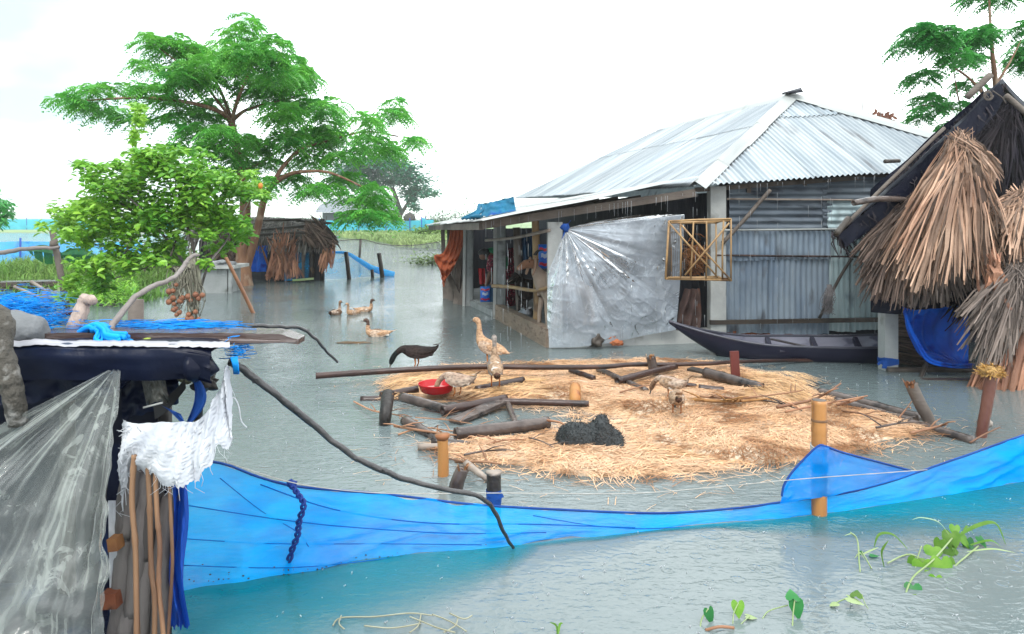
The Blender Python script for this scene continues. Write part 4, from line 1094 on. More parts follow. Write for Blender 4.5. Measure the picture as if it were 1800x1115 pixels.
palm('small tan palm leaf knot with bent tips beside the photo edge', (1788, 352), 7.05, [(1724, 372), (1730, 395), (1742, 420), (1760, 455), (1790, 470), (1820, 450)], 170, 'tan', seed=6, wd=(.009, .026), short=.5, droop=.3)
palm('narrow tan palm strips hanging between the two big bundles', (1712, 330), 7.22, [(1698, 470), (1712, 500), (1730, 480), (1745, 440)], 60, 'tan', seed=7, tuft=False, wd=(.014, .034), short=.4)
palm('broad pale palm strips above the grey bundle by the blue net', (1742, 452), 6.98, [(1722, 540), (1738, 560), (1752, 545), (1775, 535)], 24, 'rust', seed=8, tuft=False, wd=(.025, .045), short=.25, zout=.1)
palm('grey brush of thin palm leaves beside the blue slung net', (1780, 478), 7.0, [(1684, 545), (1690, 595), (1712, 652), (1740, 640), (1772, 605), (1812, 580), (1840, 530)], 380, 'grey', seed=9, wd=(.009, .022), short=.55)
palm('russet palm leaf skirt trailing into the water at the photo edge', (1800, 545), 7.15, [(1688, 690), (1712, 706), (1750, 712), (1790, 712), (1830, 712), (1870, 690)], 190, 'rust', seed=10, tuft=False, wd=(.018, .046), short=.22, zout=.35)
palm('dim palm leaf clump inside the hut beside the right gable', (1820, 330), 7.35, [(1740, 520), (1770, 560), (1810, 560), (1850, 540)], 110, 'dark', seed=11, tuft=False, wd=(.016, .034), short=.5)

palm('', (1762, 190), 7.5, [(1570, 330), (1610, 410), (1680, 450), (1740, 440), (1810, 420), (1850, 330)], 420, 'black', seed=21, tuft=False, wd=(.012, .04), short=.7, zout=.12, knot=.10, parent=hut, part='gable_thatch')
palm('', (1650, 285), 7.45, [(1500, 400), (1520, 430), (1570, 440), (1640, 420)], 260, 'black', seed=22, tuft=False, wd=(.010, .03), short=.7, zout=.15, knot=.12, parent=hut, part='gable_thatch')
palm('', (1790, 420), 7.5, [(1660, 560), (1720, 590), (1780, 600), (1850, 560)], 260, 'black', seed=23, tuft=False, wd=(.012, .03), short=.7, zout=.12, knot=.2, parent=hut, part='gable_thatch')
mb = MB(); rr = random.Random(4)
for k in range(520):                                              # shaggy underside of the eave along the rake
    u = rr.random(); p = LE.lerp(KP, u) + V((.02, rr.uniform(-.02, .25), -.05 - .04 * math.sin(u * 3.1))); l = rr.uniform(.08, .3)
    mb.ribbon([p, p + V((rr.gauss(.02, .03), rr.gauss(-.02, .02), -l * .5)), p + V((rr.gauss(.05, .06), rr.gauss(-.02, .03), -l))], [.018, .014, .005], up=(rr.gauss(0, .4), -1, 0), var=rr.random())
obj('eave_fringe', mb, PALM['black'], hut, smooth=False)
# ------------------------------------------------------------------ straw raft
STRAWB = mat('wet straw bed', (.86, .61, .39), (.55, .30, .13), 2.6, rough=.7, bump=.9, bscale=34., bdist=.03, c3=(.98, .77, .56), s3=3.4, lo3=.48, hi3=.62)
STRAW = mat('straw strands', (1.10, .73, .47), (.98, .56, .28), 1.6, rough=.5, attr=.30, trans=.2, c3=(.45, .20, .075), s3=1.7, lo3=.53, hi3=.60)
outl = [(676, 668), (705, 655), (800, 640), (900, 634), (1000, 632), (1130, 628), (1240, 632), (1310, 645), (1370, 662), (1440, 690), (1530, 716), (1600, 738), (1648, 752),
        (1615, 768), (1560, 780), (1500, 796), (1430, 806), (1350, 814), (1290, 828), (1180, 836), (1060, 838), (980, 832), (915, 818), (850, 812), (770, 800), (748, 778),
        (800, 770), (880, 768), (960, 752), (1010, 735), (1000, 718), (900, 712), (800, 700), (735, 700), (690, 690)]
poly = [tuple(G(x, y, .03))[:2] for x, y in outl]
def raft_h(x, y):
    q = 900 + x * FPX / y, HOR + (CAMZ - .05) * FPX / y
    h = .030 + .030 * nz3(x * 1.3, y * 1.3, 2.) + .025 * nz3(x * 3.1, y * 3.1, 6.)
    h += .03 * math.exp(-((q[0] - 760) / 70) ** 2 - ((q[1] - 660) / 14) ** 2) + .05 * math.exp(-((q[0] - 1380) / 50) ** 2 - ((q[1] - 668) / 20) ** 2)
    h -= .07 * math.exp(-((q[0] - 1060) / 90) ** 2 - ((q[1] - 725) / 10) ** 2)            # flooded dip
    return h
xs = [p[0] for p in poly]; ys = [p[1] for p in poly]
def edge_d(x, y):
    m = 9
    for i in range(len(poly)):
        a, b = poly[i - 1], poly[i]; dx, dy = b[0] - a[0], b[1] - a[1]
        t = max(0, min(1, ((x - a[0]) * dx + (y - a[1]) * dy) / (dx * dx + dy * dy + 1e-9))); m = min(m, math.hypot(x - a[0] - t * dx, y - a[1] - t * dy))
    return m if inpoly(x, y, poly) else -m
mb = MB(); nx, ny = 110, 84; x0, x1, y0, y1 = min(xs) - .1, max(xs) + .1, min(ys) - .1, max(ys) + .1
def bed(u, q):
    x, y = x0 + (x1 - x0) * u, y0 + (y1 - y0) * q; e = edge_d(x, y)
    return V((x, y, -.10 + (raft_h(x, y) + .10) * max(0, min(1, (e + .08) / .22))))
mb.grid(nx, ny, bed)
keep = [f for f in mb.f if max(mb.v[i][2] for i in f) > -.06]; mb.f = keep; mb.a = [.5] * len(keep)
t = obj('straw_mat', mb, STRAWB, label='floating mat of wet golden straw where the ducks feed', cat='straw mat')
mb = MB(); cnt = 0
while cnt < 25000:
    x, y = R.uniform(x0 - .1, x1 + .1), R.uniform(y0 - .1, y1 + .1)
    e = edge_d(x, y)
    if e < -.10 or (e < 0 and R.random() < .6): continue
    h = max(.012, raft_h(x, y) * max(.15, min(1, (e + .08) / .2)))
    if h < .016 and R.random() < .5: continue
    cnt += 1
    a = 3.2 * nz3(x * 1.1, y * 1.1, 4.) + R.gauss(0, .75) + .3; l = R.uniform(.05, .20)
    dx, dy = math.cos(a) * l / 2, math.sin(a) * l / 2; k = R.uniform(.001, .012); bend = R.uniform(-.25, .25) * l
    pts = [(x - dx, y - dy, h + R.uniform(-.006, .012)), (x - dy * bend * 3, y + dx * bend * 3, h + k), (x + dx, y + dy, h + R.uniform(-.006, .02))]
    mb.ribbon(pts, [.0030, .0058, .0030], up=(R.gauss(0, .3), R.gauss(0, .3), 1), var=R.random())
o = obj('straw', mb, STRAW, kind='stuff', smooth=False)
# a combed heap of longer straw at the far left end and against the red board
mb = MB()
for k in range(1150):
    if k < 750:
        px_, py_ = R.uniform(690, 950), R.uniform(654, 684)
        if 722 < px_ < 806 and py_ > 664: py_ = R.uniform(654, 664)
        q = G(px_, py_, .1); dirx = R.gauss(-.9, .25); diry = R.gauss(-.35, .3)
    else:
        q = G(R.uniform(1325, 1420), R.uniform(650, 690), .12); dirx = R.gauss(.7, .25); diry = R.gauss(-.8, .3)
    l = R.uniform(.15, .34); b = V((dirx, diry, 0)) * l
    z = .015 + max(0, raft_h(q.x, q.y)) + R.uniform(0, .012)
    p = V((q.x, q.y, z)); mb.ribbon([p - b * .5 + V((0, 0, .0)), p + V((0, 0, .015)), p + b * .5 + V((0, 0, -.02))], [.004, .007, .004], up=(0, -.2, 1), var=R.random())
obj('loose_straw', mb, mat('bright straw', (1.1, .72, .40), (.85, .50, .22), 2.5, rough=.5, attr=.4, trans=.2), kind='stuff', smooth=False)

# bamboo poles and sticks: each one a thing
def bam(label, a, b, r, m=BAMD, z0=.05, z1=.05, hollow=True, node=.34, sag=(0, 0, 0), cat='bamboo pole', taper=.9, seed=0., group='bamboo poles on the straw raft'):
    mb = MB(); bamboo_mb(mb, G(*a, z0), G(*b, z1), r, hollow=hollow, node=node, sagv=sag, taper=taper, seed=seed)
    return obj('bamboo_pole', mb, m, label=label, cat=cat, group=group)
mb = MB()
pts = cr([G(555, 661, .10), G(640, 655, .11), G(720, 650, .13), G(800, 646, .14), G(870, 645, .14), G(960, 646, .13), G(1060, 645, .12), G(1110, 641, .12), G(1180, 641, .11), G(1250, 639, .10), G(1300, 636, .08), G(1420, 634, .02), G(1560, 636, -.03)], 14)
rs = [(.031 - .013 * i / len(pts)) * (1 + .12 * max(0, math.cos(i / len(pts) * 95)) ** 30) for i in range(len(pts))]
mb.tube(pts, rs, 10, hollow=True); obj('bamboo_pole', mb, BAMD, label='longest dark bamboo pole lying across the whole far side of the straw raft', cat='bamboo pole', group='bamboo poles on the straw raft')
bam('thick grey bamboo pole with an open end nearest the black clod', (800, 764), (962, 742), .050, BAMW, .06, .07, seed=1)
bam('russet bamboo pole with open end below the red bowl', (777, 722), (890, 701), .040, BAMD, .05, .06, seed=2)
bam('short thick grey bamboo sloping down below the red bowl', (706, 698), (786, 722), .042, BAMW, .07, .03, seed=3)
bam('flat black bamboo pole running left of the red bowl', (668, 697), (735, 685), .036, BAMD, .03, .06, hollow=False, seed=4)
bam('black half sunken pole left of the short dark post', (634, 704), (712, 702), .038, BAMD, -.005, .0, hollow=False, seed=5)
bam('thin black bamboo behind the back turned duck', (838, 686), (920, 669), .04, BAMD, .05, .06, hollow=False, seed=6)
mb = MB(); mb.beam(G(800, 741, .02), G(880, 706, .06), .13, .028, var=.7); obj('board', mb, BAMW, label='wet grey plank slanting under the russet bamboo pole', cat='board', smooth=False)
bam('slim dark bamboo pole pointing right from the grey plank', (878, 706), (1035, 711), .030, BAMD, .05, .04, hollow=True, seed=7)
bam('short grey bamboo standing across the thick pole', (893, 710), (906, 742), .025, BAMW, .04, .05, hollow=False, seed=8)
bam('dark bamboo pole sloping under the long pole in the middle', (1085, 670), (1188, 645), .036, BAMD, .07, .09, seed=9)
bam('split dark bamboo sinking into the straw behind the orange stump', (1052, 650), (1136, 687), .034, BAMW, .05, .04, seed=10, hollow=False)
bam('short dark bamboo end left of the split bamboo', (1003, 652), (1044, 665), .030, BAMD, .06, .05, seed=11)
bam('thick brown bamboo pole beside the red board', (1240, 655), (1338, 683), .052, BAMW, .09, .06, seed=12)
bam('short dark bamboo piece right of the preening ducks', (1228, 682), (1272, 687), .034, BAMD, .05, .04, seed=13, hollow=False)
bam('stubby dark bamboo piece left of the brown pole', (1196, 676), (1224, 679), .026, BAMD, .05, .05, seed=14, hollow=False)
mb = MB(); mb.beam(G(1212, 648, .10), G(1248, 656, .08), .14, .02, var=.2); obj('board', mb, WOODD, label='small black board chip behind the brown bamboo pole', cat='board', smooth=False)
bam('long pale bamboo pole on the right edge of the raft', (1440, 690), (1616, 735), .044, BAMW, .03, .02, seed=15)
bam('second pale bamboo pole just inside the right edge of the raft', (1470, 705), (1600, 741), .036, BAMW, .02, .01, seed=16)
bam('grey bamboo corner pole at the right tip of the raft', (1600, 744), (1712, 777), .038, BAMW, .02, .01, seed=17)
bam('grey sunken bamboo sloping behind the yellow post', (712, 740), (775, 778), .042, BAMW, .02, .0, seed=18, hollow=False)
bam('grey bamboo lying right of the yellow post', (760, 776), (850, 789), .036, BAMW, .04, .01, seed=19)
bam('short brown bamboo stub left of the yellow post', (735, 786), (790, 784), .024, BAMG, .02, .03, seed=20, hollow=True)
# twigs
TWIG = mat('reddish twigs', (.33, .15, .08), (.46, .24, .13), 6., rough=.6, attr=.4)
def twig(label, pts, r=.008, m=TWIG, br=0):
    mb = MB(); p = cr([G(*q) for q in pts], 6); mb.tube(p, lin(r, r * .5, len(p)), 6, jit=.06, var=R.random())
    for k in range(br):
        i = R.randrange(2, len(p) - 3); a = p[i]; l = R.uniform(.08, .2); an = R.uniform(0, 6.28); b = a + V((math.cos(an) * l, math.sin(an) * l, R.uniform(.0, .08)))
        mb.tube([a, a.lerp(b, .5) + V((0, 0, .01)), b], [r * .6, r * .5, r * .25], 5, var=R.random())
    return obj('twig', mb, m, label=label, cat='twig', group='twigs washed against the straw raft')
twig('thin branched twig floating left of the short dark post', [(622, 706, .02), (655, 722, .03), (690, 728, .03), (735, 740, .02)], .008, br=5)
twig('long twig bundle reaching left of the yellow post', [(693, 749, .03), (740, 757, .04), (800, 765, .05), (870, 772, .04)], .011, br=6)
twig('second twig lying over the long twig bundle', [(700, 764, .01), (745, 752, .03), (800, 758, .06), (845, 752, .04)], .007, br=4)
twig('fine twig on open water between plank and twig bundle', [(730, 734, .02), (780, 738, .03), (830, 745, .03)], .005, br=5)
twig('curled brown twig arching by the black clod', [(962, 739, .10), (985, 743, .11), (998, 752, .08), (1003, 760, .03)], .010)
twig('forked pale branch resting on the right side of the raft', [(1365, 716, .10), (1420, 705, .14), (1452, 692, .20), (1478, 674, .26)], .014, TWIG, 3)
twig('long straight twig on the right side of the raft', [(1380, 724, .08), (1440, 712, .12), (1525, 696, .14)], .011, TWIG, 2)
twig('bent thick twig under the long straight twig', [(1470, 712, .05), (1495, 706, .09), (1518, 699, .13)], .014, TWIG, 1)
twig('low twig running left from the red board', [(1230, 697, .06), (1300, 700, .08), (1390, 690, .10), (1410, 686, .1)], .010, TWIG, 6)
twig('grass rope strung with straw tufts below the low twig', [(1220, 703, .06), (1290, 706, .06), (1360, 700, .07)], .014, mat('straw rope', (.5, .26, .09), (.36, .16, .05), 20., rough=.8), 8)
twig('orange stick lying behind the yellow post near the dark post', [(800, 812, .03), (850, 812, .05), (880, 816, .03)], .010, TWIG, 3)
twig('bent brown branch ending at the dark post', [(820, 816, .06), (842, 832, .05), (862, 848, .0)], .028, BAMG, 0)
twig('thin stick leaning up from the right tip of the raft', [(1705, 778, .01), (1730, 764, .05), (1758, 751, .10)], .008)
twig('dry branch across the right tip of the raft', [(1600, 762, .03), (1640, 752, .06), (1665, 746, .1)], .012, TWIG, 2)
twig('slender twig left of the leaning broken post', [(1580, 735, .04), (1592, 720, .10), (1604, 704, .16)], .007, TWIG, 1)
# stakes and posts
def stake(name, label, pts, r, m, flat_top=True, torn=0, tm=None, hollow=False, cat='post'):
    mb = MB(); p = cr(pts, 6); n = len(p)
    mb.tube(p, lin(r[0], r[1], n), 14, jit=.03, hollow=False)
    t = obj(name, mb, m, label=label, cat=cat)
    if torn:
        mb = MB(); c = p[-1]
        for k in range(torn):
            a = R.uniform(0, 6.28); q = c + V((math.cos(a), math.sin(a), 0)) * r[1] * R.uniform(.2, 1.05)
            mb.ribbon([q + V((0, 0, -.02)), q + V((math.cos(a) * .01, math.sin(a) * .01, .01)), q + V((math.cos(a) * R.uniform(.0, .03), math.sin(a) * .02, R.uniform(.0, .04)))], [.016, .014, .006], up=(math.cos(a), math.sin(a), 0), var=R.random())
        obj('torn_end', mb, tm, t, smooth=False)
    return t
BURNT = mat('charred post', (.018, .015, .014), (.045, .036, .03), 7., rough=.4, bump=.5, bscale=30., c3=(.14, .085, .05), s3=5., lo3=.6, hi3=.7)
ORW = mat('fresh orange wood', (.62, .30, .09), (.52, .21, .06), 3., (2.5, 2.5, .25), rough=.5, bump=.2, bscale=40., c3=(.26, .08, .03), s3=3., lo3=.6, hi3=.68)
REDW = mat('red brown board', (.20, .045, .035), (.14, .032, .028), 3., (3, 3, .3), rough=.4, bump=.2, bscale=40.)
FIB = mat('torn wood fibres', (.48, .22, .08), (.30, .12, .05), 9., rough=.8, attr=.4)
stake('stake', 'short charred stake with a ragged top left of the raft', [G(676, 736) + V((0, 0, -.2)), G(677, 736, .05) , G(680, 736, 0) + V((.01, 0, .20))], (.042, .052), BURNT, torn=26, tm=FIB)
yp = G(779, 836); stake('stake', 'bright yellow orange bamboo stake in front of the raft', [yp + V((0, 0, -.3)), yp + V((0, 0, .1)), yp + V((-.005, 0, .235))], (.034, .034), ORW)
mb = MB(); mb.tube([yp + V((-.005, 0, .222)), yp + V((-.005, 0, .242)), yp + V((-.006, 0, .256))], [.034, .045, .047], 14); mb2 = obj('stake_cap', mb, mat('stake rim', (.46, .20, .07), (.36, .13, .05), 9., rough=.6), bpy.data.objects['stake.001'])
sp = G(800, 865); stake('stake', 'leaning grey driftwood stake close beside the yellow stake', [sp + V((0, .02, -.25)), sp + V((.0, .02, .0)), sp + V((.045, .03, .13))], (.05, .036), BAMW, torn=10, tm=FIB)
dp = G(868, 905); o = stake('stake', 'dark charred stake tied with a blue band behind the blue net', [dp + V((0, .02, -.3)), dp + V((0, .02, .1)), dp + V((0, .02, .218))], (.038, .039), BURNT)
mb = MB(); mb.tube([dp + V((0, .02, .055)), dp + V((0, .02, .085)), dp + V((0, .02, .13))], [.041, .042, .042], 14, caps=False, jit=.05); mb.ribbon([dp + V((-.03, -.02, .12)), dp + V((.02, -.025, .10)), dp + V((.05, -.02, .115))], .025, up=(0, 1, 0)); obj('band', mb, MATS['blue cloth'], o)
mb = MB(); mb.blob(dp + V((0, .02, .221)), (.045, .045, .012), 2, .3, 3, 2); obj('top', mb, BAMG, o)
stake('stake', 'squat bright orange stump in the middle of the straw mat', [G(1011, 704) + V((0, 0, -.05)), G(1011, 704, .06), G(1011, 704, 0) + V((0, 0, .115))], (.052, .048), ORW, torn=24, tm=mat('orange fibres', (.60, .26, .06), (.45, .16, .04), 9., rough=.8, attr=.4))
q = G(1294, 668); mb = MB(); mb.beam(q + V((0, 0, -.1)), q + V((-.02, 0, .285)), .085, .03, up=(0, 1, 0)); obj('board_post', mb, REDW, label='upright red brown board standing at the back of the straw raft', cat='board', smooth=False)
q = G(1155, 660, .05); stake('stake', 'grey broken stump behind the long dark pole', [q + V((0, .1, -.1)), q + V((-.02, .12, .06)), q + V((-.04, .12, .16))], (.05, .045), BAMW, torn=12, tm=FIB)
q = G(1636, 748); stake('stake', 'leaning broken post with frayed top at the right tip of the raft', [q + V((0, 0, -.2)), q + V((0, 0, 0)), q + V((-.07, .02, .16)), q + V((-.135, .03, .31))], (.045, .045, ), TIMB, torn=34, tm=mat('dark rusty fibres', (.22, .09, .04), (.34, .14, .06), 9., rough=.8, attr=.5))
q = G(1725, 768); tall = stake('stake', 'red brown leaning post capped with yellow straw at the right edge', [q + V((0, 0, -.2)), q + V((0, 0, 0)), q + V((.04, .01, .2)), q + V((.09, .02, .44))], (.034, .042), mat('wet red brown wood', (.15, .05, .032), (.22, .09, .06), 5., rough=.35, bump=.3, bscale=25.))
mb = MB(); c = q + V((.09, .02, .47))
for k in range(260):
    a, b = R.uniform(0, 6.28), R.uniform(-.4, .9); p = c + V((math.cos(a) * math.cos(b) * .075, math.sin(a) * math.cos(b) * .06, math.sin(b) * .055)); dd = V((R.gauss(0, .02), R.gauss(0, .02), R.gauss(0, .014)))
    mb.ribbon([p - dd, p + (p - c) * .15, p + dd], [.004, .008, .004], up=tuple(p - c), var=R.random())
obj('straw_tuft', mb, mat('yellow straw', (.70, .42, .14), (.55, .28, .06), 8., rough=.6, attr=.4, trans=.15), label='yellow straw tuft sitting on the red brown leaning post', cat='straw tuft', smooth=False)
mb = MB(); mb.blob(G(1727, 760) + V((.01, -.01, .07)), (.05, .045, .035), 3, .2, 3, 1); obj('knot', mb, BAMG, tall)
bp = G(1440, 905); o = MB(); pts = [bp + V((0, 0, -.4 + .02 * k)) for k in range(52)]
o.tube(pts, [.040 * (1 + .10 * math.exp(-((p.z - .465) / .010) ** 2)) for p in pts], 16)
bigpos = bp
big = obj('bamboo_post', o, mat('orange bamboo', (.62, .28, .085), (.36, .14, .05), 4., (3, 3, .35), rough=.3, c3=(.15, .07, .04), s3=4.5, lo3=.54, hi3=.66, bump=.1, bscale=30.), label='thick orange bamboo post holding up the blue net at right', cat='post')
for z_ in (.512, .19):
    mb = MB(); mb.tube([bp + V((0, 0, z_ - .007)), bp + V((0, 0, z_)), bp + V((0, 0, z_ + .007))], [.0405, .0435, .0405], 16, caps=False); obj('node_ring', mb, mat('bamboo node', (.16, .075, .035), (.30, .15, .07), 9., rough=.5), big)
mb = MB(); mb.tube([bp + V((0, 0, .620)), bp + V((0, 0, .622))], [.038, .030], 16); obj('cut_end', mb, TIMB, big)
mb = MB(); 
for k in range(3): mb.tube([bp + V((math.cos(a) * .043, math.sin(a) * .043, .35 + .012 * k + .01 * math.sin(a))) for a in [i * .42 for i in range(16)]], .005, 5)
mb.tube(cr([bp + V((-.04, -.02, .36)), bp + V((-.055, -.03, .31)), bp + V((-.05, -.03, .25))], 5), .004, 5)
obj('tie_cord', mb, mat('white cord', (.62, .60, .56), (.45, .43, .4), 9., rough=.8), big)
# black clod
mb = MB(); c = G(1040, 795)
for dx, dz, r, sd in ((-.13, .075, .12, 1), (.0, .07, .13, 2), (.085, .135, .085, 3), (.15, .06, .11, 4), (-.05, .10, .09, 5)):
    pass
def clod(p):
    return 0
def clod_(u, q):
    x = -.235 + .47 * u; e = max(0., 1 - abs(x / .237) ** 4) ** .5; g = lambda c_, w_: math.exp(-((x - c_) / w_) ** 2)
    top = .128 * e * (1 + .26 * g(-.115, .075) + .55 * g(.078, .062) - .10 * g(-.005, .035) - (.25 * max(0, (x - .13) / .1)))
    th = 3.1416 * q; y = -.14 * math.cos(th) * max(.02, e) ** .8; z = top * max(0, math.sin(th)) ** .7
    p = V((x, y, z)); k = .016 * nz3(x * 9, y * 9, z * 9) + .010 * nz3(x * 24, y * 24, z * 24)
    return c + p * (1 + k * 3) + V((0, .12, .02 + (k if z > .02 else 0)))
mb.grid(90, 36, clod_); vs = [V(q) for q in mb.v]
for k in range(900):
    i = R.randrange(len(vs)); p = vs[i]; n_ = (p - (c + V((0, .1, .03)))).normalized()
    if p.z < .04: continue
    mb.ribbon([p, p + n_ * .004 + V((R.gauss(0, .007), R.gauss(0, .007), R.gauss(0, .007))), p + n_ * .003 + V((R.gauss(0, .011), 0, R.gauss(0, .011)))], [.005, .004, .002], up=(0, -1, .4), var=R.random())
obj('black_clod', mb, mat('black wet fibre', (.012, .016, .018), (.032, .038, .040), 30., rough=.55, bump=.9, bscale=60., attr=.4, spec=.4), label='black fibrous clod lying on the straw mat', cat='clod')
# red bowl
t = thing('red_bowl', 'red plastic bowl standing on the straw beside the feeding duck', 'bowl', G(764, 697, .07))
c = G(764, 697, .07) + V((0, .16, 0)); prof = [(.02, .004), (.13, .0), (.15, .012), (.172, .075), (.178, .082), (.182, .078), (.176, .07), (.156, .018), (.145, .012), (.13, .010), (.0, .010)]
mb = MB(); mb.grid(48, len(prof) - 1, lambda u, q: c + V((prof[round(q * (len(prof) - 1))][0] * math.cos(u * 6.2832) * .90, prof[round(q * (len(prof) - 1))][0] * math.sin(u * 6.2832) * .90, prof[round(q * (len(prof) - 1))][1])))
obj('shell', mb, mat('red plastic', (.62, .004, .012), (.55, .003, .010), 5., rough=.25), t)
mb = MB(); mb.add([c + V((0, 0, .026))] + [c + V((.14 * math.cos(k * .2618), .14 * math.sin(k * .2618), .026 + .002 * nz3(k))) for k in range(24)], [(0, 1 + k, 1 + (k + 1) % 24) for k in range(24)])
obj('feed', mb, mat('pale mash', (.62, .36, .34), (.75, .62, .58), 14., rough=.4), t)
mb = MB(); mb.blob(G(622, 603), (.20, .06, .015), 3, .3, 2, 3); obj('floating_leaf', mb, mat('brown leaf', (.10, .06, .03), (.2, .11, .04), 5., rough=.6), label='brown leaf scrap floating in front of the swimming duck', cat='leaf')

# straw litter adrift round the raft, and the small jets that raindrops throw up
mb = MB(); rr = random.Random(8); n_ = 0
while n_ < 560:
    x, y = rr.uniform(x0 - .6, x1 + .5), rr.uniform(y0 - .5, y1 + .5); e = edge_d(x, y)
    if e > .02 or e < -.55 or rr.random() < -e * 1.5: continue
    n_ += 1; a = rr.uniform(0, 6.28); l = rr.uniform(.03, .14); d_ = V((math.cos(a), math.sin(a), 0)) * l / 2; p = V((x, y, .006))
    mb.ribbon([p - d_, p + V((0, 0, .003)), p + d_], .0032, var=rr.random())
obj('straw_litter', mb, STRAW, kind='stuff', smooth=False)
mb = MB()
for k in range(520):
    q = G(rr.uniform(380, 1800), 480 + 640 * rr.random() ** 1.2)
    if inpoly(q.x, q.y, poly) or q.x < -1.0 and q.y < 3.4: continue
    h = rr.uniform(.004, .016) * min(1, q.y / 7 + .3); r_ = rr.uniform(.0012, .003)
    mb.tube([q, q + V((rr.gauss(0, .002), 0, h * .6)), q + V((rr.gauss(0, .004), 0, h))], [r_ * 2.2, r_ * .7, r_], 5)
    if rr.random() < .4: mb.blob(q + V((rr.gauss(0, .012), rr.gauss(0, .012), h * rr.uniform(.5, 1.4))), r_ * 1.1, 1, 0)
obj('rain_splashes', mb, plastic('splash water', (1., 1.05, 1.1), (.9, .95, 1.0), .5, .8, 3., .0, 9., .1), kind='stuff')

for k, (lb, a, b, r_) in enumerate((('thin stick jutting back from the far right straw edge', (1400, 690), (1470, 672), .007), ('short stick beside the red brown board', (1310, 672), (1362, 690), .008), ('grey stick lying crossways near the brown bamboo pole', (1330, 702), (1410, 722), .009),
        ('slim stick along the right straw edge near the bamboo post', (1480, 722), (1560, 742), .008), ('brown stick at the right rim of the straw pointing to the leaning post', (1540, 752), (1625, 742), .010), ('dark stick under the dark bamboo in the middle of the raft', (1090, 690), (1165, 676), .008),
        ('pale stick at the front left straw rim by the yellow stake', (815, 800), (890, 792), .008), ('short dark stick in front of the thick grey bamboo pole', (850, 782), (925, 772), .007), ('thin reddish stick left of the black clod', (930, 770), (975, 788), .006))):
    twig(lb, [(*a, .05), ((a[0] + b[0]) / 2, (a[1] + b[1]) / 2 - 3, .07), (*b, .05)], r_, TWIG if k % 2 else BAMW, 2)
# ------------------------------------------------------------------ ducks
def spath(keys, n):
    """keys: (x, y, z, half width, half height) along the body; smooth in between"""
    K = [np.array(k, float) for k in keys]; out = []
    m = len(K)
    for i in range(m - 1):
        p0, p1, p2, p3 = K[max(i - 1, 0)], K[i], K[i + 1], K[min(i + 2, m - 1)]
        for j in range(n):
            t = j / n; out.append(.5 * (2 * p1 + (p2 - p0) * t + (2 * p0 - 5 * p1 + 4 * p2 - p3) * t * t + (3 * p1 - p0 - 3 * p2 + p3) * t ** 3))
    out.append(K[-1]); return out
def body_loft(mb, keys, n=5, seg=16, xf=lambda p: p, fluff=.0):
    S = spath(keys, n); secs = []
    for i, s in enumerate(S):
        a, b = S[max(i - 1, 0)], S[min(i + 1, len(S) - 1)]
        t = V(b[:3]) - V(a[:3]); t.normalize()
        sd = V((0, 1, 0)) - t * t.y
        if sd.length < .2: sd = V((1, 0, 0)) - t * t.x
        sd.normalize(); up = t.cross(sd)
        c = V(s[:3]); w_ = max(.002, s[3]); h = max(.002, s[4])
        f = 1 + (fluff * nz3(i * .9, s[0] * 9) if fluff else 0)
        secs.append((xf(c), xf(c + sd * w_ * f) - xf(c), xf(c + up * h * f) - xf(c)))
    mb.loft(secs, seg); return mb
def fmat(name, c1, c2, c3=None, s=14.):
    """feathers: overlapping scale pattern with pale edges, mottled"""
    m = mat('feathers ' + name, c1, c2, s, (.6, 1.3, 1.3), rough=.8, bump=.0, c3=c3, s3=16., lo3=.60, hi3=.68, spec=.12)
    t = m.node_tree; L = t.links.new; N = t.nodes.new; bs = [n for n in t.nodes if n.type == 'BSDF_PRINCIPLED'][0]
    co = N('ShaderNodeTexCoord').outputs['Object']; mp = N('ShaderNodeMapping'); mp.inputs['Scale'].default_value = (.75, 1.2, 1.2); L(co, mp.inputs[0])
    v = N('ShaderNodeTexVoronoi'); v.inputs['Scale'].default_value = 42.; L(mp.outputs[0], v.inputs['Vector'])
    r = N('ShaderNodeMapRange'); L(v.outputs['Distance'], r.inputs[0]); r.inputs[1].default_value = .15; r.inputs[2].default_value = .7; r.inputs[3].default_value = .62; r.inputs[4].default_value = 1.22
    x = N('ShaderNodeMix'); x.data_type = 'RGBA'; x.blend_type = 'MULTIPLY'; x.inputs[0].default_value = 1.
    old = bs.inputs['Base Color'].links[0].from_socket; L(old, x.inputs[6]); L(r.outputs[0], x.inputs[7]); L(x.outputs[2], bs.inputs['Base Color'])
    b = N('ShaderNodeBump'); b.inputs['Strength'].default_value = .6; b.inputs['Distance'].default_value = .006; L(v.outputs['Distance'], b.inputs['Height']); L(b.outputs[0], bs.inputs['Normal'])
    return m
BILL = mat('duck bill', (.12, .13, .13), (.20, .19, .15), 9., rough=.4)
LEGO = mat('duck leg', (.60, .20, .04), (.46, .14, .03), 9., rough=.5)
EYE = mat('dark eye', (.006, .006, .006), (.01, .01, .01), rough=.1)
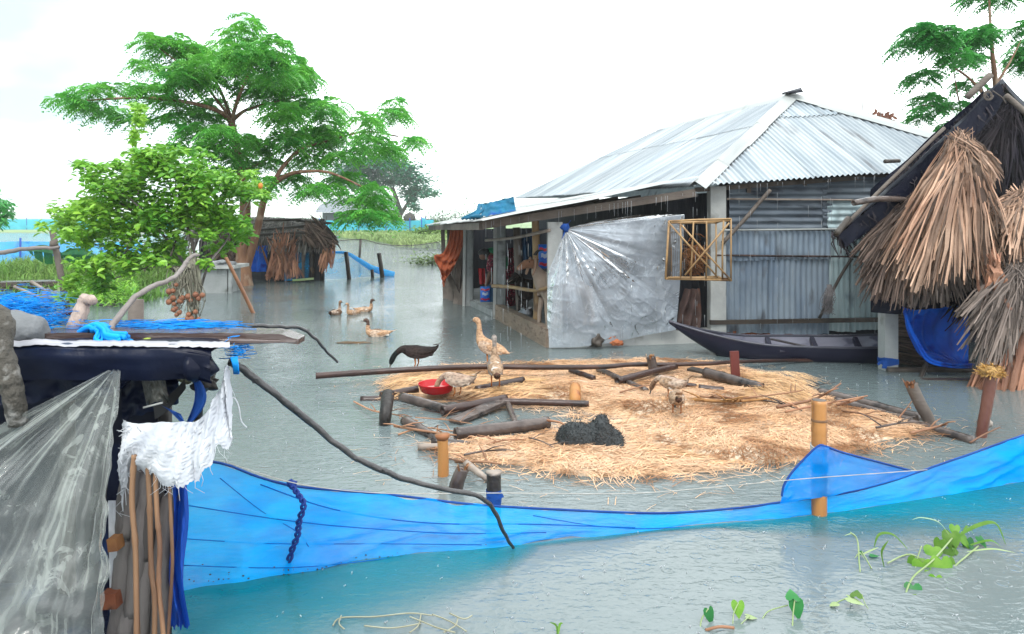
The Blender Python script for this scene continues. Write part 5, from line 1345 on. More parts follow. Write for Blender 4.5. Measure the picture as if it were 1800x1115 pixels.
def duck(label, base, heading, pose, m_body, m_wing, m_head=None, m_rump=None, sc=1.0, roll=0., group='ducks'):
    """base: world point under the body; heading in degrees (0 = +x); pose: stand, swim, graze, dip, away"""
    t = thing('duck', label, 'duck', base, group)
    a = math.radians(heading); ca, sa = math.cos(a), math.sin(a); base = V(base)
    def xf(p): p = V(p) * sc; return base + V((p.x * ca - p.y * sa, p.x * sa + p.y * ca, p.z))
    z = .13
    if pose == 'stand':    # upright, neck raised
        body = [(-.25, 0, z + .045, .012, .006), (-.21, 0, z + .055, .035, .02), (-.14, 0, z + .075, .066, .052), (-.05, 0, z + .085, .086, .078), (.05, 0, z + .11, .085, .085), (.115, 0, z + .165, .064, .068), (.145, 0, z + .235, .036, .042), (.15, 0, z + .31, .026, .030)]
        head = [(.148, 0, z + .29, .026, .030), (.153, 0, z + .345, .025, .029), (.165, 0, z + .385, .029, .033), (.19, 0, z + .405, .031, .033), (.218, 0, z + .402, .024, .026), (.232, 0, z + .397, .015, .016)]
        bill = [(.226, 0, z + .396, .014, .012), (.25, 0, z + .386, .014, .008), (.275, 0, z + .374, .015, .006), (.288, 0, z + .368, .009, .003)]; eye = (.203, .027, z + .414); wing = (-.045, .076, z + .105)
        pitch = .18
    elif pose == 'swim':
        z = -.045
        body = [(-.25, 0, z + .125, .014, .006), (-.21, 0, z + .115, .036, .018), (-.14, 0, z + .095, .07, .045), (-.04, 0, z + .085, .09, .062), (.06, 0, z + .085, .088, .064), (.13, 0, z + .105, .060, .056), (.158, 0, z + .16, .034, .038), (.158, 0, z + .225, .025, .028)]
        head = [(.158, 0, z + .21, .025, .028), (.158, 0, z + .255, .025, .027), (.168, 0, z + .29, .029, .031), (.19, 0, z + .305, .031, .032), (.216, 0, z + .30, .023, .024), (.23, 0, z + .295, .014, .015)]
        bill = [(.224, 0, z + .294, .014, .012), (.25, 0, z + .286, .014, .008), (.275, 0, z + .278, .015, .006), (.286, 0, z + .275, .009, .003)]; eye = (.203, .026, z + .312); wing = (-.05, .078, z + .105)
        pitch = -.05
    elif pose in ('graze', 'dip'):
        z = .10
        body = [(-.245, 0, z + .17, .010, .006), (-.215, 0, z + .135, .032, .022), (-.14, 0, z + .10, .068, .055), (-.04, 0, z + .085, .088, .074), (.06, 0, z + .095, .082, .072), (.13, 0, z + .115, .052, .054), (.18, 0, z + .115, .036, .038), (.225, 0, z + .085, .029, .031)]
        head = [(.21, 0, z + .097, .030, .032), (.25, 0, z + .06, .028, .030), (.275, 0, z + .018, .030, .032), (.290, 0, z - .015, .029, .030), (.298, 0, z - .04, .020, .022), (.301, 0, z - .052, .014, .015)]
        bill = [(.300, 0, z - .046, .014, .012), (.306, 0, z - .07, .014, .008), (.313, 0, z - .093, .015, .006), (.316, 0, z - .104, .009, .003)]; eye = (.298, .027, z - .008); wing = (-.045, .078, z + .105)
        pitch = .0
    else:                  # 'preen': head turned down to the side of the breast
        z = .11
        body = [(-.23, 0, z + .11, .012, .006), (-.20, 0, z + .10, .036, .022), (-.14, 0, z + .095, .07, .058), (-.05, 0, z + .10, .09, .08), (.05, 0, z + .12, .086, .082), (.115, 0.01, z + .15, .058, .06), (.145, .03, z + .155, .040, .04), (.155, .065, z + .13, .031, .032)]
        head = [(.150, .055, z + .14, .031, .032), (.150, .09, z + .11, .028, .028), (.145, .115, z + .075, .029, .030), (.138, .122, z + .045, .026, .027), (.13, .12, z + .03, .015, .016)]
        bill = [(.133, .121, z + .034, .012, .012), (.118, .118, z + .015, .013, .008), (.10, .112, z + .0, .014, .006), (.09, .11, z - .006, .008, .003)]; eye = (.155, .14, z + .07); wing = (-.045, .080, z + .12)
        pitch = .1
    mb = MB(); body_loft(mb, body, xf=xf, fluff=.05); obj('body', mb, m_body, t)
    mb = MB(); body_loft(mb, head, xf=xf); hd_o = obj('head', mb, m_head or m_body, t)
    mb = MB(); body_loft(mb, bill, n=3, seg=10, xf=xf); obj('bill', mb, BILL, hd_o)
    for s in (-1, 1):
        mb = MB(); 
        def wg(u, q, s=s):
            x = .115 - .30 * u; w_ = .062 * math.sin(min(1, u * 1.12 + .10) * 3.0) ** .7 + .004
            zz = wing[2] + pitch * (x - wing[0]) + (q - .5) * 2 * w_ - .035 * u
            yo = wing[1] * (1 - .75 * max(0, u - .35) ** 1.2) * (1 - .30 * ((q - .3) * 1.6) ** 2) + .014
            return xf((x, s * yo, zz + .004 * math.sin(u * 40) * u))
        mb.grid(18, 8, wg); obj('wing', mb, m_wing, t)
        if pose != 'preen' or s == 1:
            mb = MB(); mb.blob(xf((eye[0], s * eye[1] if pose != 'preen' else eye[1], eye[2])), .0055 * sc, 1, 0); obj('eye', mb, EYE, hd_o)
    if m_rump:
        mb = MB(); e = body[1]; c = V(e[:3])
        mb.blob(xf((e[0] - .0, 0, e[2] - .012)), (.036 * sc, .042 * sc, .038 * sc), 3, .12, 3, 2); obj('rump', mb, m_rump, t)
    mb = MB(); e = body[0]                                              # tail fan
    for k in range(7):
        s = (k - 3) / 3; mb.ribbon([xf((e[0] + .06, s * .025, e[2])), xf((e[0], s * .035, e[2] + .006)), xf((e[0] - .055, s * .03, e[2] + .022 + .03 * (pose == 'graze')))], [.018 * sc, .02 * sc, .008 * sc], var=k / 6)
    obj('tail', mb, m_wing, t, smooth=False)
    if pose not in ('swim',):
        for s in (-1, 1):
            mb = MB(); f = (.02 + s * .012, s * .045)
            mb.tube([xf((f[0] - .015, f[1], z + .03)), xf((f[0] - .02, f[1], .06)), xf((f[0], f[1], .008))], [.012 * sc, .0075 * sc, .007 * sc], 7)
            for k in (-1, 0, 1): mb.ribbon([xf((f[0], f[1], .012)), xf((f[0] + .03, f[1] + k * .012, .008)), xf((f[0] + .052, f[1] + k * .022, .004))], [.008 * sc, .016 * sc, .010 * sc])
            obj('leg', mb, LEGO, t)
    return t
F_TAN = fmat('tan', (.62, .40, .25), (.50, .29, .165)); F_TANW = fmat('tan wing', (.66, .50, .38), (.46, .30, .20), (.80, .74, .66))
F_PALE = fmat('pale', (.60, .47, .37), (.40, .27, .20), (.76, .70, .63)); F_BLK = fmat('black brown', (.020, .015, .014), (.038, .028, .025)); F_BLKW = fmat('dark wing', (.028, .020, .02), (.06, .042, .036), (.35, .33, .31))
F_BRN = fmat('brown', (.20, .12, .075), (.32, .20, .13)); F_HEAD = fmat('dark head', (.09, .055, .045), (.14, .09, .07)); F_GREY = fmat('grey', (.36, .32, .29), (.24, .19, .16), (.66, .60, .54))
F_RUMP = fmat('rump', (.075, .038, .025), (.12, .06, .04)); F_MOT = fmat('mottled', (.52, .36, .24), (.30, .19, .12), (.72, .66, .60))
duck('tall tan duck standing with raised neck at the far edge of the straw raft', G(862, 645, .05), 152, 'stand', F_TAN, F_TANW, sc=.90)
duck('mottled duck with a dark rump standing with its back to us', G(871, 681, .07), 96, 'stand', F_MOT, F_GREY, F_GREY, F_RUMP, sc=.80)
duck('pale duck bending its head over the red bowl', G(805, 697, .06), 152, 'graze', F_PALE, F_PALE, fmat('buff head', (.50, .33, .22), (.40, .25, .16)), sc=.76)
duck('black duck stooping behind the long bamboo pole', G(733, 648, .03), 180, 'graze', F_BLK, F_BLKW, fmat('green black', (.008, .012, .012), (.015, .02, .02)), sc=.92)
duck('mottled brown duck with white tail patch standing in the straw near the black clod', G(1190, 728, .05), 82, 'graze', F_MOT, F_MOT, None, F_RUMP, sc=.68)
duck('pale brown duck bent low behind the mottled duck in the straw', G(1180, 700, .05), 135, 'graze', F_PALE, F_MOT, F_BRN, sc=.70)
duck('swimming duck with dark neck facing left in the middle of the water', G(664, 591), 184, 'swim', F_TAN, F_TANW, F_HEAD, sc=.84)
duck('leftmost of the three far swimming ducks, showing its dark rump', G(590, 553), 70, 'swim', F_PALE, F_BRN, F_BRN, F_RUMP, sc=.76)
duck('middle of the three far swimming ducks, a tan one facing the camera', G(621, 553), 235, 'swim', F_TAN, F_TANW, F_TAN, sc=.72)
duck('rightmost of the three far swimming ducks, looking right', G(640, 548), 8, 'swim', F_TAN, F_TANW, F_HEAD, sc=.76)

# ------------------------------------------------------------------ goat
def skin(name, verts, edges, radii, m, parent, sub=2, root=0):
    o0 = V(parent['_o']); me = bpy.data.meshes.new(name)
    me.from_pydata([tuple(V(v_) - o0) for v_ in verts], edges, [])
    o = bpy.data.objects.new(name, me); COL.objects.link(o)
    sk = o.modifiers.new('skin', 'SKIN'); sk.use_smooth_shade = True
    if not me.skin_vertices: 
        bpy.context.view_layer.objects.active = o
        o.select_set(True); bpy.ops.object.mode_set(mode='EDIT'); bpy.ops.object.mode_set(mode='OBJECT'); o.select_set(False)
    for sv, r in zip(me.skin_vertices[0].data, radii): sv.radius = r if hasattr(r, '__len__') else (r, r)
    me.skin_vertices[0].data[root].use_root = True
    ss = o.modifiers.new('sub', 'SUBSURF'); ss.levels = ss.render_levels = sub
    dg = bpy.context.evaluated_depsgraph_get(); ev = o.evaluated_get(dg); nm = bpy.data.meshes.new_from_object(ev)
    nm.name = name; o.modifiers.clear(); o.data = nm; nm.materials.clear(); nm.materials.append(m)
    at = nm.attributes.new("var", 'FLOAT', 'FACE'); at.data.foreach_set("value", [.5] * len(nm.polygons))
    nm.polygons.foreach_set("use_smooth", [True] * len(nm.polygons))
    o.parent = parent; o['_o'] = tuple(o0); return o
gb = P(960, 592, 9.75); gb.z = .115; gd = V((-.92, -.38, 0)).normalized(); gs = V((-gd.y, gd.x, 0))
def g_(f, s, z): return gb + gd * f + gs * s + V((0, 0, z))
goat = thing('goat', 'tan and brown goat with long drooping ears looking out of the veranda', 'goat', gb)
GOATB = mat('goat coat', (.50, .40, .32), (.40, .29, .22), 6., rough=.85, bump=.3, bscale=90.); GOATH = mat('goat head brown', (.20, .09, .045), (.28, .14, .08), 8., rough=.85, bump=.3, bscale=90.)
gv = [g_(-.62, 0, .60), g_(-.35, 0, .62), g_(-.08, 0, .60), g_(.06, 0, .62), g_(.12, 0, .74), g_(.17, 0, .88),
      g_(.02, .075, .45), g_(.03, .08, .27), g_(.02, .08, .05), g_(.04, .08, .0), g_(.02, -.075, .45), g_(.06, -.08, .27), g_(.07, -.08, .05), g_(.10, -.08, .0),
      g_(-.60, .08, .44), g_(-.66, .09, .25), g_(-.62, .09, .04), g_(-.60, -.08, .44), g_(-.66, -.09, .25), g_(-.62, -.09, .04)]
ge = [(2, 1), (1, 0), (2, 3), (3, 4), (4, 5), (3, 6), (6, 7), (7, 8), (8, 9), (3, 10), (10, 11), (11, 12), (12, 13), (0, 14), (14, 15), (15, 16), (0, 17), (17, 18), (18, 19)]
gr = [(.13, .12), (.16, .15), (.15, .15), (.12, .13), (.08, .09), (.062, .07), .045, .03, .02, .026, .045, .03, .02, .026, .055, .03, .024, .055, .03, .024]
skin('body', gv, ge, gr, GOATB, goat, root=2)
hd = V((-.95, -.35, -.30)).normalized(); hb_ = g_(.165, 0, .90)
hv = [hb_, hb_ + hd * .06 + V((0, 0, .045)), hb_ + hd * .14 + V((0, 0, .03)), hb_ + hd * .22 + V((0, 0, .01)), hb_ + hd * .26]
ghead = skin('head', hv, [(0, 1), (1, 2), (2, 3), (3, 4)], [(.062, .07), (.066, .072), (.052, .058), (.038, .04), (.030, .028)], GOATH, goat, root=1)
hs = hd.cross(V((0, 0, 1))).normalized()
for s in (-1, 1):
    e0 = hb_ + hs * (s * .06) + V((0, 0, .075)) + hd * .03
    mb = MB(); p = cr([e0, e0 + hs * (s * .045) + V((0, 0, -.03)), e0 + hs * (s * .06) + V((0, 0, -.12)) + hd * .02, e0 + hs * (s * .055) + V((0, 0, -.20)) + hd * .05], 5)
    mb.tube(p, [.022 + .022 * math.sin(3.14 * i / (len(p) - 1)) for i in range(len(p))], 8, flat=.35); obj('ear', mb, mat('goat ear', (.30, .17, .11), (.40, .25, .17), 6., rough=.85), ghead)
    mb = MB(); h0 = hb_ + hs * (s * .03) + V((0, 0, .11)); mb.tube(cr([h0, h0 - hd * .05 + V((0, 0, .04)), h0 - hd * .12 + V((0, 0, .03))], 5), lin(.014, .005, 11), 7); obj('horn', mb, BURNT, ghead)
    mb = MB(); mb.blob(hb_ + hd * .10 + hs * (s * .053) + V((0, 0, .055)), .011, 1, 0); obj('eye', mb, EYE, ghead)
# a second, dark goat behind it
g2 = P(922, 560, 10.9); g2.z = .115
kid = thing('goat', 'dark goat with pale face stripes behind the rail in the veranda', 'goat', g2)
d2 = V((-.8, -.6, 0)).normalized(); s2 = V((-d2.y, d2.x, 0))
def k_(f, s, z): return g2 + d2 * f + s2 * s + V((0, 0, z))
skin('body', [k_(-.45, 0, .45), k_(-.2, 0, .46), k_(0, 0, .45), k_(.08, 0, .55), k_(.12, 0, .64), k_(.02, .06, .2), k_(.02, .06, 0), k_(.04, -.06, .2), k_(.04, -.06, 0), k_(-.46, .06, .2), k_(-.45, .06, 0), k_(-.46, -.06, .2), k_(-.45, -.06, 0)],
     [(2, 1), (1, 0), (2, 3), (3, 4), (2, 5), (5, 6), (2, 7), (7, 8), (0, 9), (9, 10), (0, 11), (11, 12)], [.11, .13, .12, .08, .06, .03, .02, .03, .02, .035, .02, .035, .02], F_BLK, kid, root=2)
h2 = k_(.12, 0, .66); hd2 = (d2 + V((-.2, -.1, -.75))).normalized()
khead = skin('head', [h2, h2 + hd2 * .08, h2 + hd2 * .17, h2 + hd2 * .23], [(0, 1), (1, 2), (2, 3)], [.06, .058, .04, .03], F_BLK, kid, root=1)
for s in (-1, 1):
    mb = MB(); e0 = h2 + s2 * (s * .055) + V((0, 0, .03)); p = cr([e0, e0 + s2 * (s * .04) + V((0, 0, -.05)), e0 + s2 * (s * .05) + V((0, 0, -.17))], 5)
    mb.tube(p, [.016 + .02 * math.sin(3.14 * i / (len(p) - 1)) for i in range(len(p))], 8, flat=.35); obj('ear', mb, F_BLK, khead)
    mb = MB(); a = h2 + s2 * (s * .045) + hd2 * .03 - d2 * -.02 + V((0, 0, .0)); mb.ribbon([a + d2 * .02, a + hd2 * .08 + d2 * .022 - s2 * s * .008, a + hd2 * .15 + d2 * .02 - s2 * (s * .02)], [.012, .014, .008], up=tuple(d2)); obj('face_stripe', mb, GOATB, khead, smooth=False)

# ------------------------------------------------------------------ person bending in the veranda
pb = P(885, 545, 12.7); pb.z = .115
per = thing('person', 'person in a green blouse and red patterned wrap bending to wash in the veranda', 'person', pb)
SKN = mat('brown skin', (.20, .10, .065), (.16, .08, .05), 5., rough=.6)
def q_(px, py, d): return P(px, py, d)
hip, wst, cst, nck, hed = q_(892, 492, 12.75), q_(884, 468, 12.7), q_(868, 450, 12.62), q_(858, 447, 12.55), q_(849, 448, 12.5)
sv = [hip, wst, cst, nck, hed, q_(846, 456, 12.45),
      q_(862, 456, 12.42), q_(862, 478, 12.35), q_(857, 494, 12.3), q_(853, 503, 12.28),
      q_(872, 458, 12.8), q_(870, 480, 12.7), q_(866, 496, 12.5), q_(862, 505, 12.45),
      hip + V((-.03, -.1, -.18)), pb + V((-.12, -.1, .40)), pb + V((-.06, -.05, .06)), pb + V((-.16, -.12, .02)),
      hip + V((.06, .1, -.18)), pb + V((.02, .12, .40)), pb + V((.05, .12, .06)), pb + V((-.05, .08, .02))]
se = [(0, 1), (1, 2), (2, 3), (3, 4), (4, 5), (2, 6), (6, 7), (7, 8), (8, 9), (2, 10), (10, 11), (11, 12), (12, 13), (0, 14), (14, 15), (15, 16), (16, 17), (0, 18), (18, 19), (19, 20), (20, 21)]
sr = [.15, .13, .14, .055, .085, .06, .055, .04, .032, .03, .055, .04, .032, .03, .09, .065, .045, .04, .09, .065, .045, .04]
skin('body', sv, se, sr, SKN, per)
for b, d_ in ((q_(853, 503, 12.28), V((-.02, -.02, -.05))), (q_(862, 505, 12.45), V((-.02, -.02, -.05)))):
    mb = MB()
    for k in range(4):
        o_ = V(((k - 1.5) * .016, .0, 0)); mb.tube([b + o_ * .6, b + o_ + d_ * .6, b + o_ * .9 + d_ * (1.2 - .1 * abs(k - 1.5)) + V((.01, 0, 0))], [.010, .009, .007], 6)
    mb.tube([b + V((.02, -.01, 0)), b + V((.04, -.02, -.02)), b + V((.035, -.025, -.05))], [.011, .010, .008], 6); obj('hand', mb, SKN, per)
mb = MB(); mb.blob(hed + V((.015, .02, .02)), (.10, .10, .095), 3, .08, 2, 3); mb.blob(hed + V((.11, .05, -.01)), .05, 2, .1, 2, 4); obj('hair', mb, mat('grey black hair', (.02, .02, .022), (.06, .06, .065), 20., rough=.6), per)
def wrap(pts, r, name, m, flat=1.0):
    mb = MB(); p = cr(pts, 6); mb.tube(p, [(r[0] + (r[1] - r[0]) * i / (len(p) - 1)) * (1 + .06 * nz3(i * .9)) for i in range(len(p))], 14, jit=.04, flat=flat); return obj(name, mb, m, per)
wrap([q_(862, 452, 12.55), cst + V((0, 0, .015)), wst + V((0, 0, .02)), hip.lerp(wst, .5)], (.12, .165), 'blouse', mat('green cloth', (.01, .26, .10), (.008, .20, .08), 6., rough=.85))
wrap([wst + V((-.01, -.02, -.03)), hip + V((0, 0, 0)), hip + V((0, 0, -.3)), pb + V((-.02, 0, .12))], (.165, .21), 'wrap', MATS['red patterned cloth'])
wrap([q_(866, 452, 12.45), q_(862, 466, 12.38), q_(861, 478, 12.33)], (.075, .055), 'sleeve', MATS['red patterned cloth'])
mb = MB(); mb.grid(12, 16, lambda u, q: q_(840 + 12 * u + 3 * q, 472 + 28 * q, 12.75) + V((0, .03 * math.sin(u * 9 + q * 2), 0))); obj('red_cloth', mb, mat('red cloth', (.42, .012, .02), (.30, .008, .015), 6., rough=.8), label='plain red cloth hanging behind the bending person', cat='cloth')
p_ = P(853, 531, 12.2); packet(p_, .16, .255, 'packet', 'blue and red packet in the hand of the bending person', .0)
mb = MB(); mb.tube([P(868, 530, 12.3), P(867, 502, 12.3)], [.10, .11], 14); obj('blue_drum', mb, MATS['dark blue cloth'], label='dark blue container on the veranda floor beside the packet', cat='container')
mb = MB(); c = P(925, 552, 10.9); c.z = .15
pr = [(.0, .0), (.07, .0), (.11, .05), (.12, .11), (.08, .15), (.09, .17), (.07, .165), (.0, .16)]
mb.grid(24, 7, lambda u, q: c + V((pr[round(q * 7)][0] * math.cos(u * 6.2832), pr[round(q * 7)][0] * math.sin(u * 6.2832), pr[round(q * 7)][1] - .03))); obj('metal_pot', mb, mat('aluminium', (.22, .23, .25), (.3, .31, .33), 5., rough=.35, metal=.8), label='small aluminium pot on the veranda floor behind the bamboo post', cat='pot')
# ------------------------------------------------------------------ blue net across the foreground
wl = [(318, 1034), (400, 1018), (500, 1003), (600, 990), (720, 975), (810, 968), (900, 960), (1000, 948), (1060, 943), (1220, 925), (1330, 916), (1440, 905), (1570, 886), (1700, 865), (1800, 847), (1930, 826)]
tp = [(312, 806), (390, 815), (450, 837), (520, 855), (640, 866), (720, 874), (800, 884), (870, 890), (1000, 897), (1090, 901), (1180, 902), (1300, 893), (1380, 882), (1480, 868), (1560, 848), (1625, 826), (1700, 800), (1800, 765), (1930, 726)]
FENCE = mat('blue fishing net', (.0, .58, 1.5), (.0, .78, 1.6), 1.5, (1, 1, 2.2), rough=.55, attr=.14, trans=.5, alpha=.80, edge=.13, graze=.4, spec=.05, c3=(.0, .42, 1.35), s3=2.6, lo3=.50, hi3=.72, bump=.5, bscale=4., bdist=.05, bstretch=(.8, .8, 3))
FENCE2 = mat('thin blue fishing net', (.0, .40, 1.3), (.0, .50, 1.45), 1.8, rough=.55, attr=.15, trans=.45, alpha=.72, edge=.14, spec=.08, c3=(.0, .26, 1.1), s3=3., lo3=.5, hi3=.7, graze=.4)
DKB = mat('dark blue cord', (.003, .03, .22), (.006, .05, .32), 9., rough=.7)
CRS = mat('net crease', (.0, .13, .60), (.0, .18, .70), 3., rough=.8, spec=.05)
def wdep(px):
    for (a, b), (c, d) in zip(wl, wl[1:]):
        if a <= px <= c: y = b + (d - b) * (px - a) / (c - a); return CAMZ * FPX / (y - HOR)
    return 3.2 if px < 318 else 4.6
B_ = [G(*q) + V((0, 0, -.05)) for q in wl]; T_ = [P(x, y, wdep(x) + .06) for x, y in tp]
def pathat(path, u):
    q = max(0, min(1, u)) * (len(path) - 1); i = min(int(q), len(path) - 2); return path[i].lerp(path[i + 1], q - i)
def byx(path, n):
    """resample by x so that both edges share columns"""
    P_ = cr(path, 8); out = []; x0, x1 = P_[0].x, P_[-1].x
    for k in range(n + 1):
        x = x0 + (x1 - x0) * k / n
        for a, b in zip(P_, P_[1:]):
            if a.x <= x <= b.x + 1e-9: out.append(a.lerp(b, (x - a.x) / max(1e-9, b.x - a.x))); break
        else: out.append(P_[-1])
    return out
NU = 260; BB, TT = byx(B_, NU), byx(T_, NU)
net = thing('blue_net_fence', 'long bright blue fishing net fence standing in the water across the foreground', 'net fence', G(900, 960))
def nf(u, v):
    i = int(u * NU + .5); p = TT[i].lerp(BB[i], v); h = (TT[i] - BB[i]).length
    x = p.x
    k = .05 * nz3(x * 2.2, v * 1.2 + x * .6, 1.) + .028 * nz3(x * 5 + v * 3, v * 5 - x * 1.4, 3.) + .030 * (1 - abs(nz3(x * 2.6 + v * 4, v * 3.4 - x * 2.0, 5.)) * 2.2) + .014 * (1 - abs(nz3(x * 6 - v * 3, v * 9 - x * 1.2, 11.)) * 2.2) + .012 * math.sin(v * 19 + x * 3 + 4 * nz3(x * 1.5, 7)) * nz3(x * 2, v * 2, 8)
    k *= min(1, .25 + v * 1.4) * min(1, h * 3)
    return p + V((0, -k, .010 * nz3(x * 9, 3) * (1 - v) * 2))
mb = MB(); mb.grid(NU, 26, nf); obj('mesh', mb, FENCE, net)
def crease(pts, r=.004):
    m = MB(); q = [nf(u, v) + V((0, -.006, 0)) for u, v in pts]; m.tube(cr(q, 6), r, 5, flat=.6); return m
for k, (pts, r) in enumerate(((((0, .32), (.08, .37), (.15, .42), (.23, .48), (.31, .50)), .0035), (((0, .55), (.07, .60), (.16, .66), (.25, .72)), .003), (((0, .76), (.09, .80), (.17, .84)), .003),
                              (((.06, .05), (.12, .22), (.2, .36), (.30, .34), (.40, .42)), .004), (((.3, .15), (.36, .42), (.42, .5), (.5, .55)), .003), (((.03, .1), (.06, .3), (.09, .48), (.10, .62)), .003))):
    obj('crease', crease(pts, r * .7), CRS, net)
mb = MB(); q = [TT[i] + V((R.uniform(-.003, .003), -.004, .002)) for i in range(0, NU + 1, 2)]; mb.tube(q, .006, 5); obj('head_rope', mb, MATS['blue cloth'], net)
SKIRT = water_material('sunken net and reflection', True)
def reach(x): # how far the painted reflection and sunken foot spread towards the camera
    a = 1.15 * max(0, min(1, (.05 - x) / 1.2)) ** .8; b = .62 * max(0, min(1, (x - 1.0) / 1.6)) ** .8
    return .03 + max(a, b) + .06 * nz3(x * 2.3, 4.)
mb = MB(); mb.grid(NU, 12, lambda u_, v: (lambda u: V((BB[int(u * NU + .5)].x + .10 * v, BB[int(u * NU + .5)].y - reach(BB[int(u * NU + .5)].x) * v - .004, .004)))(1 - u_)); obj('foot_and_reflection', mb, SKIRT, net)
ti = [P(513, 851, 3.34), P(524, 866, 3.32), P(535, 885, 3.30), P(527, 915, 3.31), P(524, 940, 3.33), P(513, 970, 3.35), P(505, 1006, 3.37)]
mb = MB()
for ph in (0, 3.14):
    C_ = cr(ti, 8); mb.tube([p + V((math.cos(i * .9 + ph) * .010, -.012 - .006 * math.sin(i * .9 + ph), 0)) for i, p in enumerate(C_)], .007, 6)
mb.blob(ti[0], .02, 2, .4, 3, 2); obj('twisted_tie', mb, DKB, net)
mb = MB(); rr = random.Random(3)
for k in range(170):
    u = rr.random() ** 1.2 * .62; v = 1 - abs(rr.gauss(0, .05)) - .12; p = nf(u, min(.93, v)) + V((0, -.008, 0)); mb.blob(p, (rr.uniform(.002, .007), .003, rr.uniform(.001, .004)), 1, .3, 2, k)
obj('mud_specks', mb, BURNT, net)
ST = [(1374, 872), (1378, 852), (1392, 830), (1412, 808), (1438, 784), (1452, 785), (1480, 795), (1540, 811), (1600, 827)]
SB = [(1372, 886), (1380, 885), (1400, 881), (1425, 877), (1445, 875), (1465, 871), (1500, 863), (1550, 851), (1612, 829)]
Ts, Bs = cr([P(x, y, wdep(x) - .075) for x, y in ST], 6), cr([P(x, y, wdep(x) - .05) for x, y in SB], 6)
mb = MB(); mb.grid(60, 22, lambda u, q: pathat(Ts, u).lerp(pathat(Bs, u), q) + V((0, -.015 * nz3(u * 9, q * 4, 3) - .025 * max(0, 1 - abs(u - .52) * 6) * (1 - q), 0))); obj('raised_flap', mb, FENCE2, net)
mb = MB(); mb.tube([p + V((0, -.003, 0)) for p in Ts], .006, 5); obj('flap_rope', mb, MATS['blue cloth'], net)
mb = MB(); bq = bp + V((0, 0, 0))
mb.tube([bq + V((0, 0, .235)), bq + V((0, 0, .262)), bq + V((0, 0, .285))], [.044, .046, .043], 14, caps=False, jit=.05); obj('post_wrap', mb, MATS['blue cloth'], net)
mb = MB(); mb.tube(cr([P(395, 812, 3.15), P(520, 850, 3.28), P(650, 866, 3.4), P(760, 868, 3.5), P(880, 867, 3.55), P(1100, 868, 3.72), P(1240, 858, 3.85), P(1400, 843, 3.88), P(1520, 834, 4.0), P(1630, 826, 4.1)], 6), .0022, 5)
obj('white_string', mb, MATS['white cord'], label='thin white string stretched above the blue net fence', cat='string')

# ------------------------------------------------------------------ low shelter at the left front
TARP = mat('navy black tarpaulin', (.006, .008, .022), (.012, .018, .045), 3., rough=.28, bump=.35, bscale=7., bdist=.04, c3=(.02, .045, .13), s3=3., lo3=.58, hi3=.7, spec=.10)
DIM = mat('dim green plastic', (.022, .028, .024), (.045, .052, .044), 3., rough=.6)
shel = thing('shelter', 'low shelter roofed with black tarpaulin in the left foreground', 'shelter', V((-1.7, 2.9, 0)))
za = 1.125
mb = MB()
def rt(u, q):
    x = -2.6 + 1.485 * u
    prof = [(.55, 0.0, .0), (.30, .0, .0), (.12, .004, 0), (.03, .006, 0), (0, -.004, 0), (-.012, -.035, 0), (-.006, -.08, 0), (.01, -.125, 0)]
    s = q * (len(prof) - 1); i = min(int(s), len(prof) - 2); f = s - i
    y = prof[i][0] + (prof[i + 1][0] - prof[i][0]) * f; z = prof[i][1] + (prof[i + 1][1] - prof[i][1]) * f
    e = max(0, (u - .88) / .12)
    return V((x + .01 * nz3(q * 9, u * 4) * e, 2.74 + y + .012 * nz3(x * 7, q * 5, 4) * q, za + z * (1.0) + .006 * nz3(x * 5, y * 9, 6.) + (.012 * math.sin(q * 40) * e if q > .5 else 0) - .02 * e ** 3))
mb.grid(110, 28, rt); obj('roof_tarp', mb, TARP, shel)
mb = MB()                                                         # bunched, rounded right end of the tarpaulin
mb.loft([(V((-1.205 + .02 * k, 2.79, za - .075 - .004 * k)), V((0, .085 * math.cos(k * .30), 0)), V((0, 0, .060 * math.cos(k * .30) * (1 + .08 * math.sin(k * 2.3))))) for k in range(6)], 18); obj('roof_tarp_end', mb, TARP, shel)
mb = MB(); mb.grid(60, 5, lambda u, q: P(8 + 396 * u, 607 + 4 * u + 4 * nz3(u * 9, 1) + 2 * nz3(u * 40, 1) - 9 * min(1, q * 1.3) + (5 if q > .9 else 0), 2.735 + .10 * q) + V((0, 0, .004 * math.sin(q * 3) + .003 * nz3(u * 40, q * 5)))); obj('roof_edge_sheen', mb, mat('sky sheen on roof edge', (.56, .55, .58), (.40, .39, .43), 9., (.4, 3, 3), rough=.5, c3=(.05, .06, .14), s3=6., lo3=.62, hi3=.68), shel)  # pale strip painted for sky reflected along the wet tarpaulin edge
def sheet(name, fn, m, parent=shel, nu=40, nv=40, **kw): mb = MB(); mb.grid(nu, nv, fn); return obj(name, mb, m, parent, **kw)
sheet('back_sheet', lambda u, q: V((-2.9 + 1.42 * u, 3.18 + .03 * nz3(u * 6, q * 4), za - .02 - 1.3 * q)), TARP)
sheet('dark_flap', lambda u, q: P(-60 + (330 - 60 * q) * u, 640 + (85 + 25 * nz3(u * 5, 3) - 40 * u) * q, 2.80 + .03 * nz3(u * 8, q * 3)), TARP)
sheet('navy_flap', lambda u, q: P(214 + 100 * u, 655 + (84 - 30 * u + 6 * nz3(u * 7, 1)) * q, 2.95 + .03 * nz3(u * 6, q * 4)), TARP)
mb = MB(); mb.box((-2.1, 2.86, .03), (1.35, .62, .02)); obj('added_dark_floor', mb, TARP, shel, smooth=False)  # added dark board, hides bright water so the curtain looks darker
